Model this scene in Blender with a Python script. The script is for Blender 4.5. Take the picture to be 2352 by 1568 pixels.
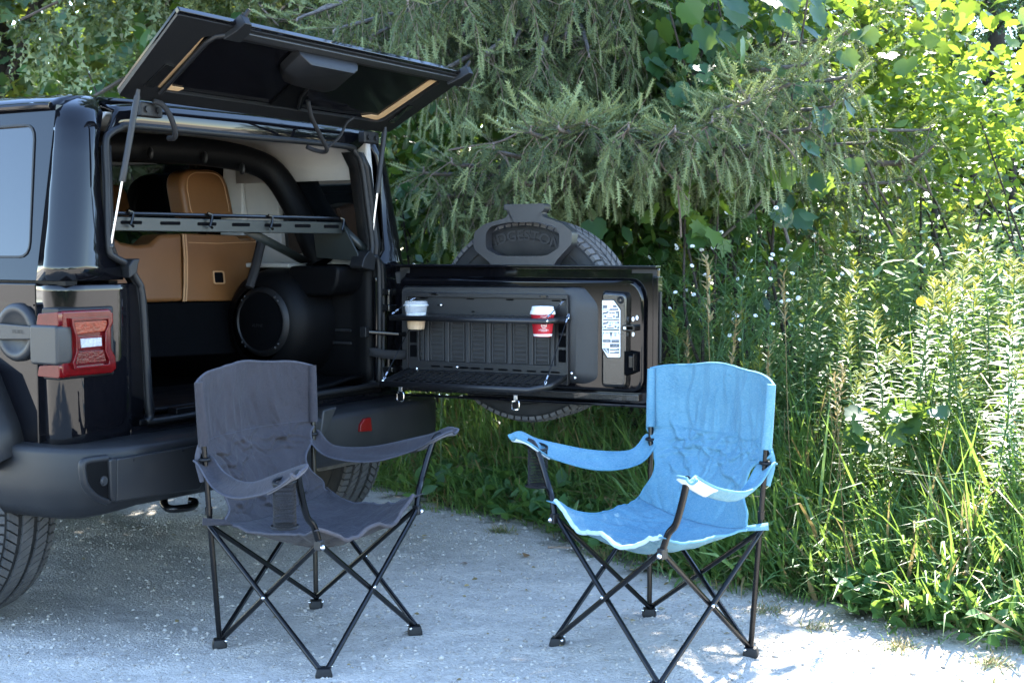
import bpy, math, random
import numpy as np
from mathutils import Vector, Matrix

R = math.radians
random.seed(7)
rng = np.random.default_rng(11)
scene = bpy.context.scene
for o in list(bpy.data.objects):
    bpy.data.objects.remove(o)
col = scene.collection

# ------------------------------------------------------------------ camera
FPX, CX, CY, HORIZON, EYE = 3267.0, 1176.0, 784.0, 570.0, 1.31
PITCH = math.atan2(CY - HORIZON, FPX)
cam_data = bpy.data.cameras.new('camera')
cam_data.sensor_width = 36.0
cam_data.lens = 36.0 * FPX / 2352.0
cam_data.clip_end = 2000
cam_data.clip_start = 0.05
cam_data.dof.use_dof = True
cam_data.dof.focus_distance = 5.3
cam_data.dof.aperture_fstop = 8.0
cam = bpy.data.objects.new('camera', cam_data)
cam.location = (0, 0, EYE)
cam.rotation_euler = (math.pi / 2 - PITCH, 0, 0)
col.objects.link(cam)
scene.camera = cam

# ------------------------------------------------------------------ daylight
SUN_AZ, SUN_EL = 17.0, 47.0          # degrees right of the view axis, above the horizon
world = bpy.data.worlds.new('World')
scene.world = world
world.use_nodes = True
nt = world.node_tree
bg = nt.nodes['Background']
sky = nt.nodes.new('ShaderNodeTexSky')
sky.sky_type = 'NISHITA'
sky.sun_disc = False
sky.sun_elevation = R(SUN_EL)
sky.sun_rotation = R(SUN_AZ)
sky.air_density = 1.0
sky.dust_density = 0.0
sky.ozone_density = 1.2
sky.altitude = 600
nt.links.new(sky.outputs[0], bg.inputs[0])
bg.inputs[1].default_value = 0.15
sun_data = bpy.data.lights.new('sun', 'SUN')
sun_data.energy = 4.3
sun_data.angle = R(0.53)
sun_data.color = (1.0, 0.95, 0.86)
sun = bpy.data.objects.new('sun', sun_data)
sd = Vector((math.sin(R(SUN_AZ)) * math.cos(R(SUN_EL)), math.cos(R(SUN_AZ)) * math.cos(R(SUN_EL)), math.sin(R(SUN_EL))))
sun.rotation_euler = sd.to_track_quat('Z', 'Y').to_euler()
sun.location = sd * 30
col.objects.link(sun)

vs = scene.view_settings
vs.view_transform = 'Standard'
vs.look = 'None'
vs.gamma = 1.0
vs.use_curve_mapping = False
vs.exposure = 3.08

# ------------------------------------------------------------------ small maths
CAMP = np.array([0, 0, EYE])
_FW = np.array([0, math.cos(PITCH), -math.sin(PITCH)])
_UP = np.array([0, math.sin(PITCH), math.cos(PITCH)])
CAR_A = R(31.5)
CAR_O = np.array([-1.408, 4.66, 0.0])
CU = np.array([math.sin(CAR_A), math.cos(CAR_A), 0]); CV = np.array([-math.cos(CAR_A), math.sin(CAR_A), 0]); CW = np.array([0, 0, 1.0])

def ray(x, y):
    return np.array([1.0, 0, 0]) * (x - CX) / FPX + _UP * (CY - y) / FPX + _FW

def on_plane(x, y, pt, n):
    r = ray(x, y)
    return CAMP + r * (np.dot(np.asarray(pt) - CAMP, n) / np.dot(r, n))

def at(x, y, depth):
    """sight line through a photograph position, met at a distance in the place"""
    return on_plane(x, y, (0, depth, 0), np.array([0, 1.0, 0]))

def car_pt(u, v, w):
    return CAR_O + CU * u + CV * v + CW * w

def to_car(P):
    d = P - CAR_O
    return (float(d @ CU), float(d @ CV), float(d[2]))

def rear(x, y, v=0.0):
    return to_car(on_plane(x, y, car_pt(0, v, 0), CV))

TILT = 0.085
_TN = CV - CW * TILT
def rear_t(x, y, off=0.0):
    """upper rear plane of the hard top, leaning forward with height"""
    p = to_car(on_plane(x, y, car_pt(0, off, 1.2), _TN))
    return p if p[2] > 1.2 else rear(x, y, off)

def side(x, y, u):
    return to_car(on_plane(x, y, car_pt(u, 0, 0), CU))

GH = car_pt(1.66, -0.03, 0)
_e = at(1507, 615, 5.55) - GH; _e[2] = 0
GATE_LEN = float(np.linalg.norm(_e)); GA = _e / GATE_LEN; GN = np.array([-GA[1], GA[0], 0])
def gate(x, y, b=0.0):
    d = on_plane(x, y, GH + GN * b, GN) - GH
    return (float(d @ GA), float(d @ GN), float(d[2]))
def zoomer(x0, y0, s):
    return lambda zx, zy: ((x0 + zx * s) * .57422, (y0 + zy * s) * .57422)
z5 = zoomer(1450, 750, 1250 / 2063); z7 = zoomer(1500, 1080, 800 / 2201); z8 = zoomer(2250, 1080, 450 / 1238)
z2 = zoomer(0, 900, 1200 / 2091); z3 = zoomer(400, 450, 1200 / 2091); zb = zoomer(0, 1700, 900 / 1764)
zw = zoomer(1000, 0, 1000 / 2091); zp = zoomer(2350, 1180, 210 / 1266); z6 = zoomer(700, 1350, 1200 / 2091)
def g5(zx, zy, b=0.0): return gate(*z5(zx, zy), b)
def g7(zx, zy, b=0.0): return gate(*z7(zx, zy), b)
def g8(zx, zy, b=0.0): return gate(*z8(zx, zy), b)

def waves(seed, n=24, lo=1.0, hi=6.0):
    """a smooth random field on the plane: sum of sines"""
    g = np.random.default_rng(seed)
    k = g.uniform(lo, hi, n); a = g.uniform(0, 2 * math.pi, n); ph = g.uniform(0, 2 * math.pi, n)
    amp = 1 / np.sqrt(k); amp /= np.sqrt((amp ** 2).sum() / 2)
    def fn(x, y):
        x = np.asarray(x, float)[..., None]; y = np.asarray(y, float)[..., None]
        return (amp * np.sin(k * (x * np.cos(a) + y * np.sin(a)) + ph)).sum(-1)
    return fn

# ------------------------------------------------------------------ materials
MATS = {}
def new_mat(name):
    m = bpy.data.materials.new(name); m.use_nodes = True
    MATS[name] = m
    return m, m.node_tree, m.node_tree.nodes['Principled BSDF']

def add(nt, kind, **kw):
    n = nt.nodes.new(kind)
    for k, v in kw.items():
        setattr(n, k, v)
    return n

def mat(name, color, rough=0.5, metal=0.0, coat=0.0, spec=0.5, var=0.0, var_scale=8.0, bump=0.0, bump_scale=200.0, rough_var=0.0, dust=0.0, sheen=0.0, trans=0.0, ior=1.45, alpha=1.0):
    m, nt, b = new_mat(name)
    b.inputs['Base Color'].default_value = (*color, 1)
    b.inputs['Roughness'].default_value = rough
    b.inputs['Metallic'].default_value = metal
    b.inputs['Coat Weight'].default_value = coat
    b.inputs['Coat Roughness'].default_value = 0.02
    b.inputs['Specular IOR Level'].default_value = spec
    b.inputs['Sheen Weight'].default_value = sheen
    b.inputs['Transmission Weight'].default_value = trans
    b.inputs['IOR'].default_value = ior
    b.inputs['Alpha'].default_value = alpha
    tc = add(nt, 'ShaderNodeTexCoord')
    if var or rough_var or dust:
        nz = add(nt, 'ShaderNodeTexNoise'); nz.inputs['Scale'].default_value = var_scale; nz.inputs['Detail'].default_value = 8; nz.inputs['Roughness'].default_value = 0.65
        nt.links.new(tc.outputs['Object'], nz.inputs['Vector'])
        if var or dust:
            mx = add(nt, 'ShaderNodeMixRGB'); rp = add(nt, 'ShaderNodeValToRGB')
            rp.color_ramp.elements[0].position = 0.3; rp.color_ramp.elements[1].position = 0.72
            nt.links.new(nz.outputs['Fac'], rp.inputs['Fac'])
            nt.links.new(rp.outputs['Color'], mx.inputs['Fac'])
            c2 = tuple(min(1, c * (1 + var)) for c in color) if not dust else tuple(c * (1 - dust) + d * dust for c, d in zip(color, (0.35, 0.33, 0.30)))
            mx.inputs[1].default_value = (*[c * (1 - var) for c in color], 1); mx.inputs[2].default_value = (*c2, 1)
            nt.links.new(mx.outputs[0], b.inputs['Base Color'])
        if rough_var:
            mr = add(nt, 'ShaderNodeMapRange'); mr.inputs['To Min'].default_value = max(0.0, rough - rough_var); mr.inputs['To Max'].default_value = min(1.0, rough + rough_var)
            nt.links.new(nz.outputs['Fac'], mr.inputs['Value']); nt.links.new(mr.outputs[0], b.inputs['Roughness'])
    if bump:
        n2 = add(nt, 'ShaderNodeTexNoise'); n2.inputs['Scale'].default_value = bump_scale; n2.inputs['Detail'].default_value = 4
        bp = add(nt, 'ShaderNodeBump'); bp.inputs['Strength'].default_value = bump; bp.inputs['Distance'].default_value = 0.002
        nt.links.new(tc.outputs['Object'], n2.inputs['Vector']); nt.links.new(n2.outputs['Fac'], bp.inputs['Height']); nt.links.new(bp.outputs[0], b.inputs['Normal'])
    return m

def leaf_mat(name, c_dark, c_mid, c_light, trans_col, trans=0.35, rough=0.45, spec=0.4):
    """leaf tissue: colour from the per-leaf tint, some light passes through"""
    m, nt, b = new_mat(name)
    at_ = add(nt, 'ShaderNodeAttribute', attribute_name='tint')
    rp = add(nt, 'ShaderNodeValToRGB')
    e = rp.color_ramp.elements
    e[0].position = 0.0; e[0].color = (*c_dark, 1); e[1].position = 1.0; e[1].color = (*c_light, 1)
    x = e.new(0.5); x.color = (*c_mid, 1)
    nt.links.new(at_.outputs['Fac'], rp.inputs['Fac'])
    nt.links.new(rp.outputs['Color'], b.inputs['Base Color'])
    b.inputs['Roughness'].default_value = rough
    b.inputs['Specular IOR Level'].default_value = spec
    tr = add(nt, 'ShaderNodeBsdfTranslucent')
    mc = add(nt, 'ShaderNodeMixRGB', blend_type='MIX'); mc.inputs[0].default_value = 0.6
    nt.links.new(rp.outputs['Color'], mc.inputs[1]); mc.inputs[2].default_value = (*trans_col, 1)
    nt.links.new(mc.outputs[0], tr.inputs['Color'])
    mx = add(nt, 'ShaderNodeMixShader'); mx.inputs[0].default_value = trans
    nt.links.new(b.outputs[0], mx.inputs[1]); nt.links.new(tr.outputs[0], mx.inputs[2])
    nt.links.new(mx.outputs[0], nt.nodes['Material Output'].inputs['Surface'])
    return m

def fabric_mat(name, c1, c2, c3, fleck=0.4, sheen=0.06):
    m, nt, b = new_mat(name)
    tc = add(nt, 'ShaderNodeTexCoord')
    nz = add(nt, 'ShaderNodeTexNoise'); nz.inputs['Scale'].default_value = 7; nz.inputs['Detail'].default_value = 6; nz.inputs['Roughness'].default_value = 0.6
    nt.links.new(tc.outputs['Object'], nz.inputs['Vector'])
    rp = add(nt, 'ShaderNodeValToRGB'); e = rp.color_ramp.elements
    e[0].position = 0.32; e[0].color = (*c1, 1); e[1].position = 0.7; e[1].color = (*c2, 1)
    nt.links.new(nz.outputs['Fac'], rp.inputs['Fac'])
    # slubby weave: threads both ways, lighter flecks
    cur = rp.outputs['Color']; hs = None
    for sc in ((900, 90, 900), (90, 90, 1100)):
        mp = add(nt, 'ShaderNodeMapping'); mp.inputs['Scale'].default_value = sc
        nt.links.new(tc.outputs['Object'], mp.inputs['Vector'])
        n2 = add(nt, 'ShaderNodeTexNoise'); n2.inputs['Scale'].default_value = 1.0; n2.inputs['Detail'].default_value = 3
        nt.links.new(mp.outputs[0], n2.inputs['Vector'])
        r2 = add(nt, 'ShaderNodeMapRange'); r2.inputs['From Min'].default_value = 0.42; r2.inputs['From Max'].default_value = 0.75; r2.inputs['To Max'].default_value = fleck
        nt.links.new(n2.outputs['Fac'], r2.inputs['Value'])
        mx = add(nt, 'ShaderNodeMixRGB'); mx.inputs[2].default_value = (*c3, 1)
        nt.links.new(r2.outputs[0], mx.inputs[0]); nt.links.new(cur, mx.inputs[1]); cur = mx.outputs[0]; hs = n2
    nt.links.new(cur, b.inputs['Base Color'])
    b.inputs['Roughness'].default_value = 0.85
    b.inputs['Sheen Weight'].default_value = sheen
    b.inputs['Specular IOR Level'].default_value = 0.2
    bp = add(nt, 'ShaderNodeBump'); bp.inputs['Strength'].default_value = 0.35; bp.inputs['Distance'].default_value = 0.001
    nt.links.new(hs.outputs['Fac'], bp.inputs['Height'])
    n3 = add(nt, 'ShaderNodeTexNoise'); n3.inputs['Scale'].default_value = 28; n3.inputs['Detail'].default_value = 5; n3.inputs['Distortion'].default_value = 1.2
    nt.links.new(tc.outputs['Object'], n3.inputs['Vector'])
    b2 = add(nt, 'ShaderNodeBump'); b2.inputs['Strength'].default_value = 0.6; b2.inputs['Distance'].default_value = 0.008
    nt.links.new(n3.outputs['Fac'], b2.inputs['Height']); nt.links.new(bp.outputs[0], b2.inputs['Normal'])
    nt.links.new(b2.outputs[0], b.inputs['Normal'])
    tr = add(nt, 'ShaderNodeBsdfTranslucent'); nt.links.new(cur, tr.inputs['Color'])
    ms = add(nt, 'ShaderNodeMixShader'); ms.inputs[0].default_value = 0.06
    nt.links.new(b.outputs[0], ms.inputs[1]); nt.links.new(tr.outputs[0], ms.inputs[2]); nt.links.new(ms.outputs[0], nt.nodes['Material Output'].inputs['Surface'])
    return m

mat('paint', (0.003, 0.003, 0.004), 0.035, spec=0.42, rough_var=0.02, var_scale=6)
mat('paint_textured', (0.006, 0.006, 0.006), 0.22, coat=0.6, bump=0.5, bump_scale=160)
mat('plastic', (0.013, 0.0135, 0.015), 0.42, var=0.12, var_scale=4, bump=0.25, bump_scale=900, rough_var=0.08, dust=0.012)
mat('plastic_dusty', (0.0075, 0.008, 0.0095), 0.45, spec=0.4, var_scale=3, bump=0.2, bump_scale=700, rough_var=0.1, dust=0.03)
mat('trim', (0.0018, 0.0019, 0.0023), 0.5, spec=0.12, bump=0.3, bump_scale=600, rough_var=0.1)
mat('carpet', (0.0022, 0.0024, 0.003), 0.95, spec=0.05, bump=0.8, bump_scale=500, var=0.3, var_scale=60)
mat('rubber', (0.011, 0.0115, 0.012), 0.7, bump=0.3, bump_scale=300, dust=0.04, var_scale=10, spec=0.35)
mat('rubber_tread', (0.060, 0.059, 0.060), 0.9, bump=0.4, bump_scale=200, dust=0.2, var_scale=9, spec=0.3)
mat('rubber_letter', (0.014, 0.014, 0.0155), 0.6)
mat('seal', (0.006, 0.0064, 0.0072), 0.5, spec=0.35, rough_var=0.12, bump=0.15, bump_scale=300)
mat('steel_black', (0.010, 0.010, 0.011), 0.36, bump=0.2, bump_scale=1200, rough_var=0.06)
mat('tube_black', (0.003, 0.003, 0.0035), 0.22, spec=0.4, rough_var=0.08)
mat('steel', (0.55, 0.55, 0.56), 0.28, metal=1.0, rough_var=0.1)
mat('chrome', (0.75, 0.75, 0.77), 0.12, metal=1.0)
mat('muffler', (0.30, 0.27, 0.23), 0.55, metal=0.8, var=0.4, var_scale=14)
mat('glass_dark', (0.003, 0.004, 0.005), 0.02, spec=1.0)
mat('glass_hatch', (0.003, 0.003, 0.004), 0.12, spec=0.35)
mat('vent_plastic', (0.020, 0.0205, 0.022), 0.5, spec=0.5, bump=0.2, bump_scale=900)
mat('arch_plastic', (0.020, 0.0205, 0.023), 0.36, spec=0.5, bump=0.2, bump_scale=900)
mat('frame_black', (0.005, 0.005, 0.0055), 0.5, spec=0.35, bump=0.2, bump_scale=500)
mat('hardtop_lining', (0.38, 0.37, 0.345), 0.8, bump=0.4, bump_scale=250, var=0.05)
mat('tan_reflection', (0.42, 0.27, 0.14), 0.6, var=0.12, var_scale=30)  # colour of the sunlit ground mirrored at the glass edge
mat('leather', (0.125, 0.052, 0.015), 0.48, bump=0.35, bump_scale=350, var=0.10, var_scale=5)
mat('leather_piping', (0.34, 0.19, 0.09), 0.5)
mat('rack_metal', (0.010, 0.013, 0.012), 0.42, bump=0.2, bump_scale=900)
mat('lamp_red', (0.08, 0.002, 0.003), 0.12, coat=0.15, spec=0.3, var=0.25, var_scale=40)
mat('lamp_deep', (0.07, 0.004, 0.004), 0.2, coat=0.1, spec=.3, bump=0.8, bump_scale=120, var=0.5, var_scale=90)
mat('lamp_amber', (0.16, 0.02, 0.008), 0.2, coat=0.1, spec=.3, bump=0.5, bump_scale=120, var=0.4, var_scale=60)
mat('lamp_clear', (0.30, 0.31, 0.32), 0.2, spec=.4, var=.35, var_scale=120, bump=0.8, bump_scale=160)
mat('reflector', (0.11, 0.004, 0.004), 0.2, spec=.3, bump=.5, bump_scale=300)
mat('white_print', (0.80, 0.80, 0.78), 0.6)
mat('plate_white', (0.78, 0.79, 0.80), 0.35, var=0.03)
mat('plate_grey', (0.11, 0.12, 0.13), 0.5)
mat('plate_pale', (0.50, 0.51, 0.52), 0.5)
mat('paper_red', (0.42, 0.012, 0.022), 0.55, var=0.06, var_scale=20)
mat('lid_white', (0.80, 0.80, 0.80), 0.35)
mat('coffee', (0.50, 0.36, 0.23), 0.4, var=0.08, var_scale=50)
mat('strap', (0.006, 0.006, 0.007), 0.8, bump=0.6, bump_scale=700)
mat('tape', (0.025, 0.025, 0.025), 0.8)
mat('bark', (0.085, 0.065, 0.050), 0.95, var=0.45, var_scale=30, bump=1.0, bump_scale=60)
mat('bark_grey', (0.13, 0.115, 0.105), 0.95, var=0.4, var_scale=30, bump=1.0, bump_scale=60)
mat('bark_dark', (0.040, 0.033, 0.028), 0.95, var=0.45, var_scale=20, bump=1.0, bump_scale=40)
mat('twig', (0.12, 0.09, 0.07), 0.9, var=0.3, var_scale=40)
mat('stone', (0.40, 0.385, 0.36), 0.9, var=0.25, var_scale=25, bump=0.8, bump_scale=120)
mat('dry_leaf', (0.22, 0.12, 0.05), 0.8, var=0.3, var_scale=60)
mat('petal_white', (0.80, 0.80, 0.78), 0.7)
mat('petal_yellow', (0.75, 0.42, 0.02), 0.7)
mat('wood_stick', (0.25, 0.19, 0.14), 0.9, var=0.3, var_scale=50)
# clear cup
m, nt_, b_ = new_mat('clear_plastic')
b_.inputs['Base Color'].default_value = (0.95, 0.97, 0.98, 1); b_.inputs['Roughness'].default_value = 0.12
tb = add(nt_, 'ShaderNodeBsdfTransparent'); mxs = add(nt_, 'ShaderNodeMixShader'); mxs.inputs[0].default_value = 0.24
nt_.links.new(tb.outputs[0], mxs.inputs[1]); nt_.links.new(b_.outputs[0], mxs.inputs[2]); nt_.links.new(mxs.outputs[0], nt_.nodes['Material Output'].inputs['Surface'])
# window glass in the doors
m, nt_, b_ = new_mat('glass_clear')
b_.inputs['Base Color'].default_value = (0.02, 0.025, 0.03, 1); b_.inputs['Roughness'].default_value = 0.02
tb = add(nt_, 'ShaderNodeBsdfTransparent'); tb.inputs[0].default_value = (0.5, 0.52, 0.52, 1); mxs = add(nt_, 'ShaderNodeMixShader'); mxs.inputs[0].default_value = 0.25
nt_.links.new(tb.outputs[0], mxs.inputs[1]); nt_.links.new(b_.outputs[0], mxs.inputs[2]); nt_.links.new(mxs.outputs[0], nt_.nodes['Material Output'].inputs['Surface'])

fabric_mat('fabric_blue', (0.034, 0.152, 0.250), (0.080, 0.230, 0.325), (0.24, 0.38, 0.44), 0.6)
fabric_mat('fabric_dark', (0.022, 0.020, 0.025), (0.038, 0.035, 0.041), (0.075, 0.068, 0.070))
mat('hem_pale', (0.42, 0.58, 0.68), 0.85, var=0.15, var_scale=60)
mat('hem_dark', (0.065, 0.058, 0.062), 0.85, var=0.2, var_scale=60)
mat('binding_blue', (0.09, 0.23, 0.32), 0.85, var=0.15, var_scale=60)
mat('binding_dark', (0.055, 0.055, 0.068), 0.85, var=0.2, var_scale=60)
mat('lining_pale', (0.52, 0.58, 0.62), 0.75, var=0.06, var_scale=30)
mat('lining_dark', (0.10, 0.095, 0.10), 0.8)
mat('mesh_dark', (0.006, 0.006, 0.007), 0.7)
leaf_mat('leaf_grass', (0.050, 0.115, 0.040), (0.085, 0.175, 0.055), (0.15, 0.24, 0.070), (0.32, 0.46, 0.05), 0.35, 0.42)
leaf_mat('leaf_straw', (0.16, 0.12, 0.05), (0.24, 0.18, 0.08), (0.32, 0.26, 0.13), (0.4, 0.3, 0.1), 0.2, 0.7)
leaf_mat('leaf_weed_low', (0.035, 0.100, 0.035), (0.055, 0.14, 0.042), (0.09, 0.19, 0.05), (0.34, 0.50, 0.06), 0.30, 0.45)
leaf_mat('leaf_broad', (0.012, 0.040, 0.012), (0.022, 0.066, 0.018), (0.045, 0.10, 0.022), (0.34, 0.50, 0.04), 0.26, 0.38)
leaf_mat('leaf_vine', (0.018, 0.058, 0.028), (0.026, 0.078, 0.032), (0.050, 0.11, 0.026), (0.38, 0.52, 0.04), 0.32, 0.42)
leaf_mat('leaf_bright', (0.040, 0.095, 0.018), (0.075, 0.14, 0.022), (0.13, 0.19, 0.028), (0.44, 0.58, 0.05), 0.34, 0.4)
leaf_mat('leaf_maple', (0.020, 0.062, 0.038), (0.034, 0.088, 0.036), (0.17, 0.17, 0.025), (0.38, 0.42, 0.04), 0.32, 0.45)
leaf_mat('leaf_weed', (0.062, 0.125, 0.045), (0.095, 0.175, 0.058), (0.15, 0.235, 0.070), (0.38, 0.52, 0.10), 0.32, 0.45)
leaf_mat('plume', (0.07, 0.13, 0.03), (0.13, 0.19, 0.04), (0.30, 0.28, 0.04), (0.6, 0.55, 0.08), 0.3, 0.7)
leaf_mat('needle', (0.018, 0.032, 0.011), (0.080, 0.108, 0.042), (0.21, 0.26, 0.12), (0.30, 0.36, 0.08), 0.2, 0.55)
leaf_mat('needle_far', (0.018, 0.050, 0.020), (0.032, 0.080, 0.026), (0.060, 0.12, 0.035), (0.25, 0.40, 0.06), 0.2, 0.5)

# ------------------------------------------------------------------ mesh helpers
def tag(o, label=None, cat=None, group=None, kind=None):
    if label: o['label'] = label
    if cat: o['category'] = cat
    if group: o['group'] = group
    if kind: o['kind'] = kind
    return o

def empty(name, loc=(0, 0, 0), rz=0.0, parent=None):
    o = bpy.data.objects.new(name, None)
    o.empty_display_size = 0.1
    o.location = loc; o.rotation_euler = (0, 0, rz)
    if parent: o.parent = parent
    col.objects.link(o)
    return o

def link_mesh(name, me, material=None, parent=None):
    o = bpy.data.objects.new(name, me)
    if material is not None and not me.materials:
        me.materials.append(MATS[material])
    if parent: o.parent = parent
    col.objects.link(o)
    return o

def rounded(pts, r, n=4):
    """2-D polygon with rounded corners; r is one radius or a list"""
    out = []; N = len(pts)
    for i in range(N):
        p = Vector(pts[i][:2]); a = Vector(pts[i - 1][:2]) - p; b = Vector(pts[(i + 1) % N][:2]) - p
        ri = r[i] if isinstance(r, (list, tuple)) else r
        ri = min(ri, a.length * .48, b.length * .48)
        if ri < 1e-5: out.append((p.x, p.y)); continue
        s = p + a.normalized() * ri; e = p + b.normalized() * ri
        for k in range(n + 1):
            t = k / n
            q = s * (1 - t) ** 2 + p * 2 * t * (1 - t) + e * t * t
            out.append((q.x, q.y))
    return out

def rect(x0, x1, y0, y1): return [(x0, y0), (x1, y0), (x1, y1), (x0, y1)]

AX = {'u': lambda a, b, d: (d, a, b), 'v': lambda a, b, d: (a, d, b), 'w': lambda a, b, d: (a, b, d)}

class MB:
    def __init__(s): s.v = []; s.f = []
    def add(s, vs, fs):
        n = len(s.v); s.v += [tuple(map(float, p)) for p in vs]; s.f += [tuple(i + n for i in f) for f in fs]; return s
    def box(s, x0, x1, y0, y1, z0, z1):
        return s.add([(x, y, z) for z in (z0, z1) for y in (y0, y1) for x in (x0, x1)], [(0, 2, 3, 1), (4, 5, 7, 6), (0, 1, 5, 4), (2, 6, 7, 3), (0, 4, 6, 2), (1, 3, 7, 5)])
    def prism(s, poly, d0, d1, axis='v', fn=None, inset=0.0):
        """polygon in the plane across 'axis' pushed from d0 to d1; fn maps (a, b, d) to a point"""
        m = fn or AX[axis]; n = len(poly)
        p1 = poly
        if inset:
            cx = sum(p[0] for p in poly) / n; cy = sum(p[1] for p in poly) / n
            ex = max(abs(p[0] - cx) for p in poly); ey = max(abs(p[1] - cy) for p in poly)
            p1 = [(cx + (p[0] - cx) * (1 - inset / ex), cy + (p[1] - cy) * (1 - inset / ey)) for p in poly]
        vs = [m(a, b, d0) for a, b in p1] + [m(a, b, d1) for a, b in poly]
        fs = [tuple(range(n)), tuple(range(2 * n - 1, n - 1, -1))] + [(i, i + n, (i + 1) % n + n, (i + 1) % n) for i in range(n)]
        return s.add(vs, fs)
    def frame(s, outer, inner, d0, d1, axis='v', fn=None):
        m = fn or AX[axis]; n = len(outer)
        assert len(inner) == n
        vs = [m(*p, d) for d in (d0, d1) for ring in (outer, inner) for p in ring]
        fs = []
        for i in range(n):
            j = (i + 1) % n
            fs += [(i, j, n + j, n + i), (2 * n + i, 3 * n + i, 3 * n + j, 2 * n + j), (i, 2 * n + i, 2 * n + j, j), (n + i, n + j, 3 * n + j, 3 * n + i)]
        return s.add(vs, fs)
    def tube(s, path, r, seg=10, closed=False, flat=1.0, cap=True):
        P = [Vector(p) for p in path]; n = len(P); rr = r if isinstance(r, (list, tuple)) else [r] * n
        T = []
        for i in range(n):
            a = P[(i - 1) % n] if (i or closed) else P[0]; b = P[(i + 1) % n] if (i < n - 1 or closed) else P[-1]
            T.append((b - a).normalized())
        ref = Vector((0, 0, 1)) if abs(T[0].z) < .9 else Vector((1, 0, 0))
        N = (ref - T[0] * ref.dot(T[0])).normalized(); vs = []
        for i in range(n):
            N = (N - T[i] * N.dot(T[i])).normalized(); B = T[i].cross(N)
            for k in range(seg):
                a = 2 * math.pi * k / seg
                vs.append(P[i] + (N * math.cos(a) + B * math.sin(a) * flat) * rr[i])
        fs = []
        for i in range(n if closed else n - 1):
            j = (i + 1) % n
            for k in range(seg):
                l = (k + 1) % seg
                fs.append((i * seg + k, i * seg + l, j * seg + l, j * seg + k))
        if not closed and cap: fs += [tuple(range(seg))[::-1], tuple(range((n - 1) * seg, n * seg))]
        return s.add(vs, fs)
    def lathe(s, prof, c=(0, 0, 0), axis='w', seg=32, a0=0.0, a1=2 * math.pi):
        """profile of (radius, height) turned about an axis through c"""
        vs = []; full = abs(a1 - a0 - 2 * math.pi) < 1e-6; ns = seg if full else seg + 1
        for r, h in prof:
            for k in range(ns):
                a = a0 + (a1 - a0) * k / seg; x, y = r * math.cos(a), r * math.sin(a)
                p = {'w': (x, y, h), 'u': (h, x, y), 'v': (x, h, y)}[axis]
                vs.append((p[0] + c[0], p[1] + c[1], p[2] + c[2]))
        fs = []
        for i in range(len(prof) - 1):
            for k in range(seg):
                l = (k + 1) % ns
                fs.append((i * ns + k, i * ns + l, (i + 1) * ns + l, (i + 1) * ns + k))
        return s.add(vs, fs)
    def grid(s, G, closed_u=False):
        n = len(G); m = len(G[0]); vs = [p for row in G for p in row]; fs = []
        for i in range(n - 1):
            for j in range(m if closed_u else m - 1):
                k = (j + 1) % m
                fs.append((i * m + j, i * m + k, (i + 1) * m + k, (i + 1) * m + j))
        return s.add(vs, fs)
    def ball(s, c, r, seg=8, rings=5, sq=(1, 1, 1)):
        vs = []; fs = []
        for i in range(rings + 1):
            t = math.pi * i / rings
            for k in range(seg):
                a = 2 * math.pi * k / seg
                vs.append((c[0] + r * sq[0] * math.sin(t) * math.cos(a), c[1] + r * sq[1] * math.sin(t) * math.sin(a), c[2] + r * sq[2] * math.cos(t)))
        for i in range(rings):
            for k in range(seg):
                l = (k + 1) % seg
                fs.append((i * seg + k, (i + 1) * seg + k, (i + 1) * seg + l, i * seg + l))
        return s.add(vs, fs)
    def map(s, fn): s.v = [tuple(fn(*p)) for p in s.v]; return s
    def build(s, name, material, parent=None, bevel=0.0, smooth=40, segs=2, solid=0.0, subsurf=0, label=None, matrix=None, kind=None, wire=0.0, recalc=True):
        import bmesh
        me = bpy.data.meshes.new(name)
        me.from_pydata(s.v, [], s.f)
        if recalc:
            bm = bmesh.new(); bm.from_mesh(me)
            bmesh.ops.remove_doubles(bm, verts=bm.verts, dist=1e-6)
            bmesh.ops.recalc_face_normals(bm, faces=bm.faces)
            bm.to_mesh(me); bm.free()
        me.validate()
        if smooth:
            me.polygons.foreach_set('use_smooth', [True] * len(me.polygons))
            if smooth < 180: me.set_sharp_from_angle(angle=R(smooth))
        o = link_mesh(name, me, material, parent)
        if matrix is not None: o.matrix_local = matrix
        if solid:
            md = o.modifiers.new('thickness', 'SOLIDIFY'); md.thickness = abs(solid); md.offset = 0 if solid > 0 else -1
        if subsurf:
            md = o.modifiers.new('round', 'SUBSURF'); md.levels = md.render_levels = subsurf
        if wire:
            md = o.modifiers.new('threads', 'WIREFRAME'); md.thickness = wire
        if bevel:
            md = o.modifiers.new('edges', 'BEVEL'); md.width = bevel; md.segments = segs; md.limit_method = 'ANGLE'; md.angle_limit = R(35); md.harden_normals = True
        if label: o['label'] = label
        if kind: o['kind'] = kind
        return o

def spline(pts, n=8):
    """Catmull-Rom through the points"""
    P = [np.asarray(p, float) for p in pts]; P = [2 * P[0] - P[1]] + P + [2 * P[-1] - P[-2]]; out = []
    for i in range(1, len(P) - 2):
        for k in range(n):
            t = k / n; a, b, c, d = P[i - 1:i + 3]
            out.append(tuple(.5 * (2 * b + (c - a) * t + (2 * a - 5 * b + 4 * c - d) * t * t + (3 * b - a - 3 * c + d) * t ** 3)))
    out.append(tuple(P[-2])); return out

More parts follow.
